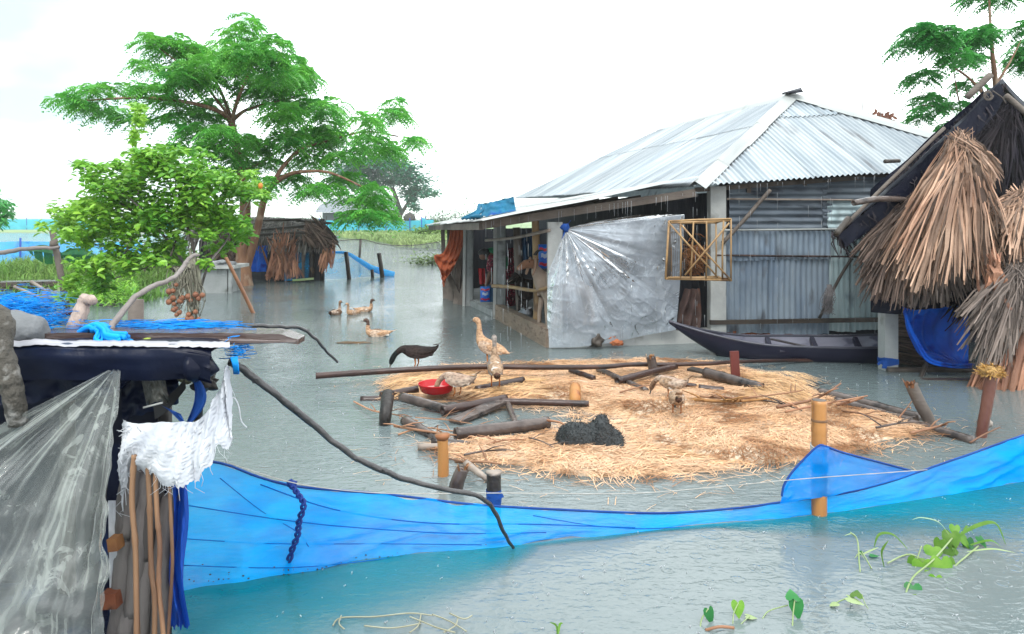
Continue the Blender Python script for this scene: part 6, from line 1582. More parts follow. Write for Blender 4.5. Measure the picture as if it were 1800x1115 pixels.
for (a, b, r) in ((P(352, 640, 3.1), P(348, 760, 3.1), .018), (P(290, 640, 3.15), P(288, 1200, 3.15), .03), (P(120, 650, 3.1), P(120, 1300, 3.1), .03)):
    mb = MB(); mb.tube([a, a.lerp(b, .5), b], r, 8, jit=.06); obj('post', mb, BURNT, shel)
mb = MB(); mb.beam(P(270, 636, 3.0), P(345, 640, 3.0), .04, .035); mb2 = obj('cross_bar', mb, TIMB, shel, smooth=False)
CRUM = mat('crumpled grey plastic', (.06, .062, .055), (.16, .16, .14), 9., rough=.45, c3=(.30, .30, .27), s3=12., lo3=.58, hi3=.66, bump=.6, bscale=25.)
sheet('crumpled_bag', lambda u, q: P(244 + 42 * u + 14 * q, 648 + 66 * q - 8 * math.sin(u * 3.1), 2.86 - .05 * math.sin(u * 3.14) + .035 * nz3(u * 5, q * 5)), CRUM, None, 26, 26, label='crumpled grey plastic bag hanging under the black tarpaulin edge', cat='bag')
sheet('rubber_flap', lambda u, q: P(268 + 55 * u + 4 * q, 712 - 44 * u ** 1.5 + 26 * q * (1 - .4 * u) - 6 * math.sin(q * 3), 2.83 + .03 * math.sin(u * 3)), mat('black rubber', (.012, .013, .014), (.022, .023, .024), 5., rough=.5), None, 20, 8, label='black rubber strip curling below the crumpled grey bag', cat='strip')
sheet('yellowed_rag', lambda u, q: P(308 + 32 * u + 3 * q, 640 + 28 * q + 8 * math.sin(u * 3), 2.9 + .03 * nz3(u * 6, q * 6)), mat('yellowed rag', (.16, .17, .10), (.25, .25, .16), 9., rough=.8), None, 12, 12, label='dull yellowed rag pushed under the bunched tarpaulin end', cat='rag')
mb = MB(); mb.blob(P(362, 672, 2.95), (.05, .04, .035), 3, .35, 2, 8, fine=.15); obj('black_bundle', mb, BURNT, label='small black bundle tucked under the tarpaulin end', cat='bundle')
BCL = MATS['blue cloth']
sheet('blue_strip', lambda u, q: P(337 + 9 * u + 14 * math.sin(q * 3.3) - 6 * q + (u - .5) * 12 * math.sin(q * 3), 660 + 82 * q, 2.84 + .015 * math.sin(u * 6)), BCL, None, 8, 26, label='blue cloth strip dangling below the tarpaulin end', cat='cloth')
sheet('blue_strip', lambda u, q: P(282 + 36 * u + 14 * q, 712 + 16 * u * 1.0 + 22 * q * u + 8 * q, 2.82 + .02 * nz3(u * 6, q * 5)), BCL, None, 16, 8, label='short blue cloth strip lying along the top of the white sack', cat='cloth')
mb = MB(); mb.tube([P(252, 717, 2.8), P(286, 708, 2.8)], .004, 5); obj('pale_stick', mb, CONCL, label='thin pale stick poking out under the crumpled bag', cat='stick')

# clear plastic curtain
CURT = plastic('dirty clear plastic', (.95, 1.0, .95), (.66, .72, .67), .08, .42, 1.5, .30, 13., .13, (.66, .46, .34), ior=1.55, crease=.32, pleat=.0, graze=1.0)
gth = P(212, 652, 2.66)
far_ = cr([P(182, 1190, 2.52), P(120, 1210, 2.48), P(20, 1215, 2.46), P(-130, 1190, 2.46), P(-190, 1000, 2.48), P(-190, 910, 2.52), P(-180, 840, 2.56)], 8)
def cur(u, q):
    # u=0 right edge .. 1 far left; q runs down from the gather under the roof edge
    top = gth + V((-.05 * u, 0, .012 * nz3(u * 9, 2)))
    b = pathat(far_, u); p = top.lerp(b, q); ds = (p - top).length
    w_ = u + .035 * nz3(q * 2.2, u * 3, 7) + .012 * nz3(q * 6, u * 8, 3)
    k = min(1, ds * 2.6)
    big = .085 * nz3(w_ * 7, 1.1 * q, 3) + .030 * nz3(w_ * 18, 1.9 * q, 8.) * (.4 + max(0, nz3(w_ * 4, q * 2, 4) * 2)) + .006 * nz3(w_ * 48, 2.6 * q, 5.)
    puff = (.042 * nz3(p.x * 7 + 1.4 * nz3(p.z * 5, 2), p.z * 6, 2.) + .014 * nz3(p.x * 17, p.z * 15, 5.)) * max(0, q - .22) * 1.4
    hem = V((.03 * nz3(q * 7, 3) + .012 * nz3(q * 19, 8), 0, 0)) * max(0, 1 - u * 9) * min(1, q * 4)
    return p + V((0, -big * k * 1.25 - puff, 0)) + hem
sheet('plastic_curtain', cur, CURT, None, 300, 130, label='dirty clear plastic curtain gathered under the tarpaulin at the left front', cat='plastic sheet')
# stick wall behind the curtain
wall_ = thing('stick_wall', 'wall of upright bamboo sticks and driftwood below the white sack', 'stick wall', P(260, 1115, 2.7) * 1.0)
STK = mat('tan stick', (.42, .24, .13), (.24, .125, .07), 5., (2, 2, .3), rough=.5, attr=.25, c3=(.14, .07, .045), s3=6., lo3=.55, hi3=.68, bump=.2, bscale=30.)
for k, (pts, r) in enumerate((([(236, 800), (232, 880), (238, 960), (240, 1060), (242, 1180)], .0095), ([(258, 790), (262, 860), (264, 920), (266, 1000), (272, 1060), (270, 1180)], .009), ([(272, 810), (276, 900), (281, 960), (279, 1030), (286, 1100), (290, 1180)], .0085), ([(296, 830), (300, 900), (303, 990), (298, 1080), (292, 1180)], .006))):
    mb = MB(); C_ = cr([P(x, y, 2.62 + .01 * k) for x, y in pts], 10); mb.tube(C_, [r * (1 + .22 * max(0, math.sin(i * .42 + k)) ** 18) for i in range(len(C_))], 10, var=R.random()); obj('bamboo_stick', mb, STK, wall_)
DRW = mat('grey driftwood', (.20, .18, .17), (.13, .11, .11), 4., (2, 2, .35), rough=.6, attr=.5, c3=(.05, .045, .05), s3=5., lo3=.5, hi3=.65, bump=.5, bscale=18.)
for k, (a, b, c_, r) in enumerate((((240, 800), (236, 860), (222, 940), .030), ((262, 830), (246, 960), (232, 1080), .034), ((280, 820), (268, 900), (256, 980), .03), ((300, 870), (286, 960), (280, 1080), .030), ((222, 950), (214, 1010), (206, 1120), .032), ((262, 980), (252, 1060), (246, 1160), .03), ((290, 1000), (282, 1080), (278, 1160), .03), ((228, 830), (218, 880), (216, 960), .026), ((232, 1060), (222, 1110), (218, 1180), .034))):
    mb = MB(); C_ = cr([P(*a, 2.74), P(*b, 2.72), P(*c_, 2.73)], 6); mb.tube(C_, [r * (1 + .2 * nz3(i * .5, k)) for i in range(len(C_))], 10, jit=.05, var=R.random()); obj('driftwood', mb, DRW, wall_)
sheet('backing', lambda u, q: P(190 + 112 * u, 780 + 420 * q, 2.84), TARP, wall_, 6, 6)
for nm, lb, x0, y0, x1, y1 in (('wood_offcut', 'upper orange brown wood offcut wedged beside the plastic curtain', 195, 944, 212, 966), ('wood_offcut', 'lower red brown wood offcut wedged beside the plastic curtain', 183, 1040, 210, 1067)):
    mb = MB(); a, b = P(x0, (y0 + y1) / 2, 2.68), P(x1, (y0 + y1) / 2 - 2, 2.68); mb.beam(a, b, .05, (y1 - y0) * 2.68 / 1300, var=.5); obj(nm, mb, RUST if y0 > 1000 else FIB, label=lb, cat='wood offcut', smooth=False)
SACK = mat('white woven sack', (.88, .91, .96), (.68, .71, .78), 7., rough=.8, trans=.25, bump=.35, bscale=110., bdist=.006, c3=(.98, 1.0, 1.04), s3=9.)
sheet('sack_strip', lambda u, q: P(190 + 22 * u + 4 * q, 880 + 240 * q, 2.71 + .01 * nz3(u * 3, q * 9)), SACK, None, 6, 24, label='white sack strip hanging behind the two wood offcuts', cat='sack')
# torn white sack
tl = cr([P(216, 738, 2.68), P(250, 745, 2.68), P(290, 742, 2.66), P(325, 742, 2.68), P(352, 736, 2.74), P(378, 700, 2.80), P(396, 660, 2.84), P(402, 640, 2.86)], 8)
bl_ = cr([P(214, 905, 2.66), P(232, 820, 2.66), P(256, 838, 2.64), P(298, 852, 2.60), P(345, 842, 2.60), P(382, 800, 2.64), P(408, 768, 2.68), P(404, 650, 2.86)], 8)
def sk_(u, q):
    a, b = pathat(tl, u), pathat(bl_, u); p = a.lerp(b, q)
    return p + V((.006 * nz3(q * 30, u * 50), -.06 * math.sin(q * 3.14) * (1 - .5 * u) * math.sin(min(1, u * 2 + .2) * 1.57) - .012 * math.sin(u * 46 + q * 5) * (u > .55) - .02 * nz3(u * 16 + q, q * 1.5, 2) - .020 * nz3(u * 7, q * 3) - .003 * nz3(u * 25, q * 20), .012 * nz3(u * 80, 3) * q + .05 * nz3(u * 13, 5) * q * q))
sk = sheet('white_sack', sk_, SACK, None, 120, 60, label='torn white woven sack hung from the tarpaulin end above the stick wall', cat='sack')
mb = MB()
for k in range(26):
    u = R.random(); p = sk_(u, R.uniform(.93, 1.0)); l = R.uniform(.015, .06)
    mb.tube([p, p + V((R.gauss(0, .012), -.004, -l * .5)), p + V((R.gauss(0, .02), -.005, -l))], .0008, 4)
for k in range(22):
    p = sk_(R.uniform(0, .12), R.uniform(0, 1)); mb.tube([p, p + V((R.gauss(.01, .012), -.01, R.gauss(0, .012))), p + V((R.gauss(.015, .02), -.015, R.gauss(-.01, .015)))], .0014, 4)
obj('fringe', mb, SACK, sk, kind='stuff')
mb = MB(); mb.tube(cr([P(401, 702, 2.8), P(412, 700, 2.8), P(420, 716, 2.8), P(424, 740, 2.8), P(434, 752, 2.8)], 6), .0025, 5); obj('loose_thread', mb, SACK, sk)
# blue cloth hanging at the net's end
sheet('blue_cloth', lambda u, q: P(301 + 26 * u + 5 * math.sin(q * 7) + (4 * u - 12 + 22 * u) * max(0, q - .7), 845 + 258 * q + 14 * nz3(u * 9, 2) * q, 2.72 - .03 * math.sin(u * 9 + 2 * math.sin(q * 5)) + .015 * nz3(u * 7, q * 9)), mat('hanging blue cloth', (.005, .075, .50), (.008, .12, .68), 3., (3, 3, .5), rough=.7, trans=.25, bump=.4, bscale=12., bstretch=(3, 3, .4), c3=(.0, .03, .26), s3=5.), None, 26, 60, label='twisted blue cloth hanging at the left end of the blue net fence', cat='cloth')

# ------------------------------------------------------------------ things lying on the shelter roof
PLK = mat('dark wet plank', (.07, .042, .038), (.13, .085, .075), 3., (.4, 3, 3), rough=.12, bump=.25, bscale=20., spec=.8, attr=.1, bstretch=(.3, 3, 3))
mb = MB()
pk = [(20, 592, 2.98), (120, 588, 3.0), (240, 588, 3.0), (330, 588, 3.02), (430, 588, 3.04), (500, 590, 3.04), (530, 598, 3.04)]
def plank(u, q):
    c_ = pathat([P(x, y, d) for x, y, d in pk], u); w_ = .075 * (1 - .35 * max(0, (u - .7) / .3)); h_ = .017 * (1 - .4 * max(0, (u - .8) / .2))
    k = [(-1, -1), (-1, 1), (1, 1), (1, -1), (-1, -1)][min(4, int(q * 4 + .01))]
    return c_ + V((0, k[0] * w_ , k[1] * h_ + .003 * nz3(u * 30, q * 3)))
mb.grid(60, 4, plank); mb.add([plank(1, k / 4) for k in range(4)], [(0, 1, 2, 3)]); mb.add([plank(0, k / 4) for k in range(4)], [(3, 2, 1, 0)])
mb.tube([P(300, 604, 2.93), P(400, 601, 2.95), P(520, 601, 2.97)], [.006, .012, .004], 6)
obj('plank', mb, PLK, label='long wet dark plank lying along the black tarpaulin roof', cat='plank', smooth=False)
BLN = mat('blue net strands', (.0, .42, 1.3), (.0, .60, 1.5), 5., rough=.6, attr=.3, trans=.25)
def tangle(name, label, cen, rad, n, r, seed, cat='net tangle'):
    rr = random.Random(seed); mb = MB()
    for k in range(n):
        c_ = V(cen) + V((rr.gauss(0, rad[0] * .5), rr.gauss(0, rad[1] * .5), abs(rr.gauss(0, rad[2] * .45)))); a0 = rr.uniform(0, 6.28); w_ = rr.uniform(.3, 1.0); pts = []
        for j in range(18):
            a = a0 + j * .38; pts.append(c_ + V((math.cos(a) * rad[0] * w_ * .45 + j * rr.uniform(-.004, .004), math.sin(a * 1.3) * rad[1] * w_ * .5, max(-.0, (1 + math.sin(a + a0)) * rad[2] * w_ * .45))))
        mb.tube(pts, r * rr.uniform(.6, 1.3), 4, var=rr.random())
    return obj(name, mb, BLN, label=label, cat=cat)
tangle('net_tangle', 'heap of blue net strands behind the grey sack', P(20, 562, 3.12), (.17, .12, .075), 150, .0010, 1)
tangle('net_tangle', 'loose loops of blue strands between the grey sack and the bone white branch', P(86, 580, 3.08), (.11, .06, .045), 20, .0013, 2)
tangle('net_tangle', 'flat tangle of blue strands along the far side of the plank', P(305, 580, 3.12), (.22, .06, .022), 190, .0011, 3)
tangle('net_tangle', 'few fine blue loops beside the bunched tarpaulin end', P(418, 632, 2.95), (.035, .04, .06), 12, .0012, 4)
mb = MB()
for k in range(12):
    o_ = V((R.gauss(0, .006), R.gauss(0, .01), R.gauss(0, .006)))
    mb.tube(cr([P(150, 585, 2.98) + o_, P(170, 574, 2.93) + o_, P(186, 582, 2.90) + o_, P(196, 594, 2.88) + o_ * 2, P(224, 600, 2.86) + o_ * 3], 6), .011, 6, var=R.random(), flat=.7)
for k in range(8):
    o_ = V((R.gauss(0, .008), R.gauss(0, .01), R.gauss(0, .006))); mb.tube(cr([P(178, 580, 2.90) + o_, P(180, 592, 2.88) + o_, P(176, 606, 2.84) + o_ * 2], 5), .009, 6, var=R.random(), flat=.7)
mb.blob(P(178, 579, 2.92), (.035, .03, .02), 3, .3, 2, 4); obj('blue_knot', mb, BLN, label='knotted bright blue net rag on the wet plank', cat='rag')
GSK = mat('grey wet sack', (.24, .25, .26), (.16, .17, .18), 5., rough=.7, bump=.5, bscale=35., c3=(.33, .34, .35), s3=4.)
mb = MB(); mb.blob(P(28, 585, 2.93), (.125, .11, .085), 4, .09, 1.3, 3, fine=.02); obj('grey_sack', mb, GSK, label='grey lumpy sack resting on the tarpaulin roof at the left', cat='sack')
LGM = mat('mottled grey log', (.13, .115, .095), (.065, .06, .05), 7., rough=.75, bump=.9, bscale=26., bdist=.05, c3=(.36, .35, .33), s3=12., lo3=.55, hi3=.66)
mb = MB(); mb.tube(cr([P(-16, 548, 2.70), P(2, 572, 2.66), P(2, 610, 2.62), P(14, 655, 2.60), P(24, 700, 2.60), P(32, 745, 2.62)], 6), [.028, .038, .043, .046, .047, .046, .044, .042, .041, .04, .039, .038, .037, .036, .036, .036, .036, .036, .036, .036, .036, .036, .035, .035, .035, .035, .034, .034, .033, .032, .030], 12, jit=.10)
obj('log', mb, LGM, label='mottled grey log leaning against the tarpaulin at the photo edge', cat='log')
PALEW = mat('bleached branch', (.74, .60, .52), (.45, .33, .28), 7., (2, 2, .5), rough=.6, bump=.6, bscale=45., c3=(.25, .16, .12), s3=9., lo3=.6, hi3=.68)
mb = MB(); C_ = cr([P(128, 586, 3.08), P(137, 560, 3.1), P(147, 535, 3.12), P(153, 521, 3.12)], 6); mb.tube(C_, [(.033 - .008 * i / len(C_)) * (1 + .15 * nz3(i * .5, 3)) for i in range(len(C_))], 12, jit=.09); mb.tube([P(150, 530, 3.12), P(160, 527, 3.1), P(165, 531, 3.09)], [.02, .022, .017], 10)
obj('bleached_branch', mb, PALEW, label='stout bone white branch stump standing behind the plank', cat='branch')
mb = MB(); mb.tube(cr([P(60, 562, 3.25), P(95, 556, 3.25), P(125, 549, 3.25), P(140, 541, 3.25)], 6), lin(.016, .012, 19), 8, jit=.05); obj('branch', mb, mat('red brown branch', (.30, .14, .09), (.20, .09, .06), 6., rough=.4), label='red brown branch lying left of the bone white branch', cat='branch')
def br(label, pts, r0, r1, m, knots=0, jit=.05):
    mb = MB(); C_ = cr([P(*q) for q in pts], 9); n = len(C_); rs = [(r0 + (r1 - r0) * i / n) * (1 + .12 * nz3(i * .35, r0 * 99)) for i in range(n)]
    C_ = [p + V((nz3(i * .3, 1), nz3(i * .3, 5), nz3(i * .3, 9))) * r0 * .35 for i, p in enumerate(C_)]
    mb.tube(C_, rs, 10, jit=jit)
    for k in range(knots):
        i = R.randrange(4, n - 2); t_ = V((R.gauss(0, 1), R.gauss(0, 1), R.gauss(0, 1))).normalized(); mb.tube([C_[i], C_[i] + t_ * rs[i] * 1.8], [rs[i] * .55, rs[i] * .3], 7)
    return obj('branch', mb, m, label=label, cat='branch')
GBR = mat('grey branch', (.30, .26, .24), (.20, .17, .16), 6., rough=.45, bump=.4, bscale=40., c3=(.46, .36, .28), s3=4., lo3=.58, hi3=.68)
DBR = mat('black wet branch', (.022, .020, .022), (.05, .045, .045), 6., rough=.3, bump=.4, bscale=40., spec=.6)
br('curved grey branch rising from the plank across the green bush', [(192, 580, 3.05), (208, 558, 3.1), (236, 524, 3.2), (270, 503, 3.3), (303, 490, 3.4), (322, 470, 3.5), (332, 455, 3.55), (348, 447, 3.6)], .014, .009, GBR, 2)
br('dark crooked branch reaching over the water from the plank', [(230, 578, 3.1), (330, 574, 3.12), (400, 579, 3.15), (450, 573, 3.2), (495, 575, 3.25), (528, 577, 3.3), (555, 596, 3.35), (572, 616, 3.4), (594, 637, 3.45)], .0115, .0055, DBR, 4)
br('long black branch sagging from the tarpaulin to the blue net', [(405, 636, 2.9), (430, 652, 2.95), (480, 690, 3.0), (545, 742, 3.08), (610, 795, 3.15), (660, 822, 3.2), (720, 845, 3.26), (790, 862, 3.32), (840, 872, 3.36), (868, 897, 3.42), (885, 935, 3.48), (902, 963, 3.56)], .0165, .008, DBR, 5)
mb = MB()
for k in range(5): mb.tube([P(408, 636, 2.88) + V((.004 * k, -.012 + .004 * k, .018)), P(414, 641, 2.86) + V((.004 * k, -.02, 0)), P(412, 648, 2.9) + V((.004 * k, 0, -.02))], .004, 5)
obj('lashing', mb, BLN, bpy.data.objects['branch.003'] if 'branch.003' in bpy.data.objects else shel)
mb = MB(); a = P(238, 640, 6.2); mb.tube([V((a.x, a.y, -.3)), V((a.x, a.y, .4)), P(239, 527, 6.2)], .060, 12, jit=.04); o = obj('wooden_post', mb, TIMB, label='thick dark post standing in the water behind the plank', cat='post')
mb = MB(); mb.blob(P(259, 598, 2.92), (.018, .014, .010), 2, .1); obj('green_lime', mb, mat('lime skin', (.38, .48, .06), (.32, .40, .04), 6., rough=.4), label='small green lime lying on the tarpaulin under the plank', cat='lime')

# ------------------------------------------------------------------ water plants in front
GL = mat('fresh green leaf', (.13, .36, .025), (.24, .47, .05), 14., rough=.4, attr=.35, trans=.45, bump=.2, bscale=30.)
GD = mat('deep green leaf', (.015, .20, .04), (.04, .30, .06), 5., rough=.4, attr=.3, trans=.4)
GP = mat('pale green stem', (.38, .52, .20), (.46, .58, .30), 5., rough=.5, trans=.2)
def heart(mb, c, size, az, tiltv, var):
    """heart-shaped leaf: tip direction az, hanging by tiltv"""
    t = V((math.cos(az) * math.cos(tiltv), math.sin(az) * math.cos(tiltv), math.sin(tiltv))); s = V((-math.sin(az), math.cos(az), 0)); nn = s.cross(t) * -1
    out = [(-.18, .26), (-.22, .12), (0, 0), (-.22, -.12)]
    sh = [(0, 0), (-.16, .14), (-.20, .30), (-.05, .44), (.2, .46), (.5, .34), (.8, .14), (1.0, 0)]
    vs, fs = [], []
    for i, (x, w_) in enumerate(sh): vs += [c + (t * x + s * w_ + nn * (-.18 * w_ + -.12 * x * x)) * size, c + (t * max(x, 0) + nn * (-.12 * x * x)) * size, c + (t * x - s * w_ + nn * (-.18 * w_ - .12 * x * x)) * size]
    for i in range(len(sh) - 1): fs += [(i * 3, i * 3 + 1, i * 3 + 4, i * 3 + 3), (i * 3 + 1, i * 3 + 2, i * 3 + 5, i * 3 + 4)]
    mb.add(vs, fs, var)
def plant(label, base, leaves, stems, blades=(), m=GL):
    b = G(base[0], min(base[1], 1112)); t = thing('water_plant', label, 'plant', b, 'plants poking out of the water')
    mb = MB()
    for pts, r in stems: mb.tube(cr([P(x, y, d) for x, y, d in pts], 6), r, 5, var=R.random())
    if stems: obj('stem', mb, GP, t)
    for (x, y, d, s, az, tl_, mm) in [(q + (m,))[:7] for q in leaves]:
        mb = MB(); heart(mb, P(x, y, d), s * 1.05, math.radians(az), math.radians(tl_), R.random()); obj('leaf', mb, mm, t)
    for pts, w_ in blades:
        mb = MB(); C_ = cr([P(x, y, d) for x, y, d in pts], 6); mb.ribbon(C_, [w_ * (math.sin(.35 + 2.75 * i / (len(C_) - 1))) for i in range(len(C_))], up=(.3, -.6, 1), fold=.12, var=R.random()); obj('blade_leaf', mb, GL if w_ > .008 else GP, t)
    return t
plant('largest leafy green water plant rising from the flood at the lower right', (1650, 1010), 
 [(1672, 938, 3.6, .085, 250, -60), (1690, 940, 3.62, .07, 300, -50), (1640, 962, 3.55, .085, 240, -20), (1662, 965, 3.55, .10, 200, -30), (1680, 965, 3.55, .09, 330, -50), (1710, 960, 3.6, .075, 320, -45, GD), (1622, 990, 3.4, .095, 260, -70), (1612, 985, 3.42, .085, 230, -55), (1655, 985, 3.4, .10, 265, -60), (1690, 990, 3.45, .08, 320, -30), (1700, 985, 3.5, .07, 10, -40, GD), (1605, 1030, 3.2, .075, 250, -50, GD), (1610, 1045, 3.15, .05, 180, 0), (1640, 990, 3.45, .07, 150, -10), (1652, 950, 3.58, .06, 215, -55), (1700, 948, 3.62, .06, 250, -60, GD), (1722, 945, 3.62, .05, 290, -40, GD), (1668, 985, 3.42, .075, 285, -65), (1635, 1005, 3.36, .07, 300, -50), (1590, 1002, 3.4, .06, 200, -15, GP), (1580, 1012, 3.38, .05, 160, -10, GP), (1645, 1015, 3.3, .06, 255, -75), (1712, 985, 3.48, .05, 340, -50), (1678, 925, 3.64, .05, 240, -50), (1625, 1022, 3.3, .05, 230, -30, GD), (1660, 1008, 3.35, .055, 310, -35)],
 [(((1590, 1050, 3.15), (1605, 1015, 3.25), (1640, 985, 3.4), (1675, 945, 3.6)), .004), (((1640, 1000, 3.4), (1670, 1000, 3.4), (1690, 985, 3.45), (1720, 960, 3.6)), .004), (((1560, 990, 3.4), (1600, 975, 3.5), (1640, 1000, 3.4), (1650, 1030, 3.3)), .004), (((1620, 960, 3.5), (1612, 985, 3.45), (1606, 1020, 3.3)), .003)],
 [(((1595, 965, 3.5), (1570, 940, 3.5), (1545, 940, 3.5), (1536, 965, 3.48)), .014), (((1680, 945, 3.6), (1715, 925, 3.65), (1750, 920, 3.65), (1768, 958, 3.6)), .02), (((1700, 960, 3.6), (1740, 950, 3.6), (1760, 962, 3.6)), .012), (((1555, 1000, 3.4), (1550, 970, 3.4), (1562, 950, 3.4)), .012), (((1668, 940, 3.6), (1650, 918, 3.6), (1620, 910, 3.6), (1603, 914, 3.6)), .006), (((1700, 970, 3.5), (1745, 965, 3.5), (1785, 972, 3.5)), .008), (((1690, 945, 3.65), (1700, 925, 3.7), (1712, 940, 3.7)), .010)])
plant('wispy dark water plant left of the large leafy one', (1520, 1000), [(1515, 970, 3.5, .03, 200, -20, GD), (1530, 975, 3.5, .04, 350, 0, GD)], [(((1512, 1006, 3.35), (1510, 985, 3.4), (1507, 950, 3.5), (1495, 936, 3.5)), .0035), (((1532, 1000, 3.38), (1524, 985, 3.4), (1515, 970, 3.45)), .003)], [(((1507, 945, 3.5), (1498, 938, 3.5), (1484, 942, 3.5)), .006), (((1515, 975, 3.45), (1530, 968, 3.45), (1545, 962, 3.45)), .008), (((1520, 985, 3.45), (1512, 972, 3.45), (1502, 982, 3.45)), .008)])
plant('two leaf seedling at the bottom edge, leftmost of the seedlings', (1236, 1100), [(1246, 1072, 2.95, .055, 300, -65, GD)], [(((1231, 1112, 2.88), (1233, 1090, 2.93), (1245, 1070, 2.95)), .003)])
plant('seedling with a notched pale green leaf near the bottom edge', (1290, 1085), [(1297, 1060, 2.98, .055, 265, -60), (1313, 1082, 2.96, .04, 350, -5, GP)], [(((1288, 1100, 2.92), (1290, 1078, 2.95), (1298, 1060, 2.98)), .0025), (((1300, 1100, 2.92), (1310, 1090, 2.93), (1318, 1084, 2.95)), .0025)])
plant('seedling with one upright deep green leaf beside pale runners', (1395, 1100), [(1394, 1052, 2.98, .058, 80, 15, GD), (1400, 1058, 2.98, .065, 275, -65, GD)], [(((1393, 1105, 2.9), (1394, 1080, 2.95), (1397, 1055, 2.98)), .003), (((1340, 1088, 2.96), (1352, 1074, 3.0), (1385, 1064, 3.0)), .0025)])
plant('pale floating leaves on a runner right of the deep green seedling', (1490, 1062), [(1492, 1050, 3.05, .06, 330, -10, GP), (1505, 1048, 3.05, .05, 60, 10), (1470, 1060, 3.05, .035, 200, -5, GP)], [(((1460, 1066, 3.05), (1480, 1055, 3.06), (1510, 1046, 3.08)), .003), (((1515, 1045, 3.08), (1520, 1060, 3.05), (1526, 1070, 3.0)), .002)])
plant('tiny green sprout at the bottom edge below the net', (982, 1110), [], [], [(((980, 1118, 2.8), (978, 1100, 2.85), (966, 1094, 2.85)), .010), (((981, 1116, 2.8), (984, 1098, 2.85), (990, 1096, 2.85)), .010)])
mb = MB()
for k, pts in enumerate((((585, 1100), (600, 1086), (660, 1084), (720, 1078), (760, 1082)), ((600, 1082), (596, 1096), (605, 1106)), ((720, 1084), (745, 1094), (770, 1104), (800, 1112)), ((740, 1080), (735, 1100), (720, 1112)), ((760, 1080), (790, 1092), (820, 1110)), ((790, 1078), (815, 1088), (830, 1082)), ((640, 1100), (690, 1104), (740, 1096)), ((805, 1086), (800, 1100), (780, 1112)))):
    mb.tube(cr([G(x, y, .012 + .006 * (k % 3)) for x, y in pts], 6), .0028, 5)
obj('floating_roots', mb, mat('pale roots', (.46, .46, .34), (.36, .34, .22), 9., rough=.6), label='pale tangled roots floating below the blue net fence', cat='roots')
mb = MB(); mb.tube(cr([G(1240, 1108, .0), G(1265, 1102, .02), G(1290, 1104, .01)], 5), .006, 6); obj('twig', mb, TWIG, label='short brown twig floating at the bottom edge between seedlings', cat='twig')
# ------------------------------------------------------------------ trees
BARK = mat('tree bark', (.30, .155, .085), (.20, .10, .06), 5., (2, 2, .5), rough=.8, bump=.5, bscale=18., c3=(.38, .26, .18), s3=4.)
LEAF1 = mat('feathery leaves', (.045, .36, .06), (.12, .60, .085), .9, rough=.45, attr=.75, trans=.34, tint=(.32, .84, .10))
LEAF2 = mat('bush leaves', (.105, .40, .04), (.23, .62, .055), .8, rough=.38, attr=.8, trans=.32, tint=(.56, .96, .10))
LEAF3 = mat('right tree leaves', (.026, .27, .06), (.075, .45, .08), .9, rough=.45, attr=.7, trans=.32, tint=(.15, .60, .10))
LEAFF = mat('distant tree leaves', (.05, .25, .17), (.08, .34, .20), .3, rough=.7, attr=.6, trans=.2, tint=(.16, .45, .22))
def limb(mb, pts, r0, r1, k=6):
    C_ = cr(pts, k); n = len(C_); mb.tube(C_, [r0 + (r1 - r0) * (i / (n - 1)) ** .8 for i in range(n)], 9, jit=.05); return C_
def frond(mb, o, dirv, L_, rr, var, npair=7, wd=.042, droop=.85):
    """a drooping compound leaf: pairs of narrow leaflets along a bending stalk"""
    d = dirv.normalized(); s = d.cross(V((0, 0, 1)))
    if s.length < .05: s = V((1, 0, 0))
    s.normalize(); p = V(o); vs, fs = [], []
    for k in range(npair):
        t = (k + .5) / npair
        q = p + d * (L_ * t) + V((0, 0, -droop * L_ * t * t))
        l = L_ * .44 * math.sin(.5 + 2.3 * t) * rr.uniform(.8, 1.15)
        for sg in (-1, 1):
            e = q + s * (sg * l * .8) + d * (l * .30) + V((0, 0, -l * rr.uniform(.25, .75)))
            w_ = wd * rr.uniform(.8, 1.2); n = len(vs); dw = d * w_ / 2
            m_ = q.lerp(e, .55) + V((0, 0, l * .10))
            vs += [q - dw * .4, q + dw * .4, m_ + dw, m_ - dw, e]; fs += [(n, n + 1, n + 2, n + 3), (n + 3, n + 2, n + 4)]
    mb.add(vs, fs, var)
def clump_fronds(mb, c, rad, n, rr, L_=.34, bias=0., vb=.42, **k):
    for _ in range(n):
        while True:
            u = V((rr.uniform(-1, 1), rr.uniform(-1, 1), rr.uniform(-1, 1)))
            if u.length < 1: break
        f = u.length; p = V((c.x + u.x * rad[0], c.y + u.y * rad[1], c.z + u.z * rad[2]))
        a = rr.uniform(0, 6.283); out = V((math.cos(a) + u.x * 1.2, math.sin(a) + u.y * 1.2, .25 + u.z * .6))
        var = min(1, max(0, rr.gauss(vb + bias, .16) + (.38 if rr.random() < .24 else 0)))
        frond(mb, p, out, L_ * rr.uniform(.7, 1.25), rr, var, **k)
def oval(mb, o, d, up, L_, w_, var):
    d = d.normalized(); s = d.cross(up)
    if s.length < .05: s = d.orthogonal()
    s.normalize(); n = s.cross(d)
    vs = [o, o + d * L_ * .3 + s * w_ * .42 + n * w_ * .16, o + d * L_ * .68 + s * w_ * .40 + n * w_ * .10, o + d * L_ - n * w_ * .15, o + d * L_ * .68 - s * w_ * .40 + n * w_ * .10, o + d * L_ * .3 - s * w_ * .42 + n * w_ * .16, o + d * L_ * .5 - n * w_ * .03]
    mb.add(vs, [(0, 1, 6), (1, 2, 6), (2, 3, 6), (3, 4, 6), (4, 5, 6), (5, 0, 6)], var)
rt_ = random.Random(21)
D1 = 18.0
tree = thing('tree', 'tall spreading tree with feathery drooping leaves and reddish trunk beside the thatched shed', 'tree', G(430, 502))
mb = MB()
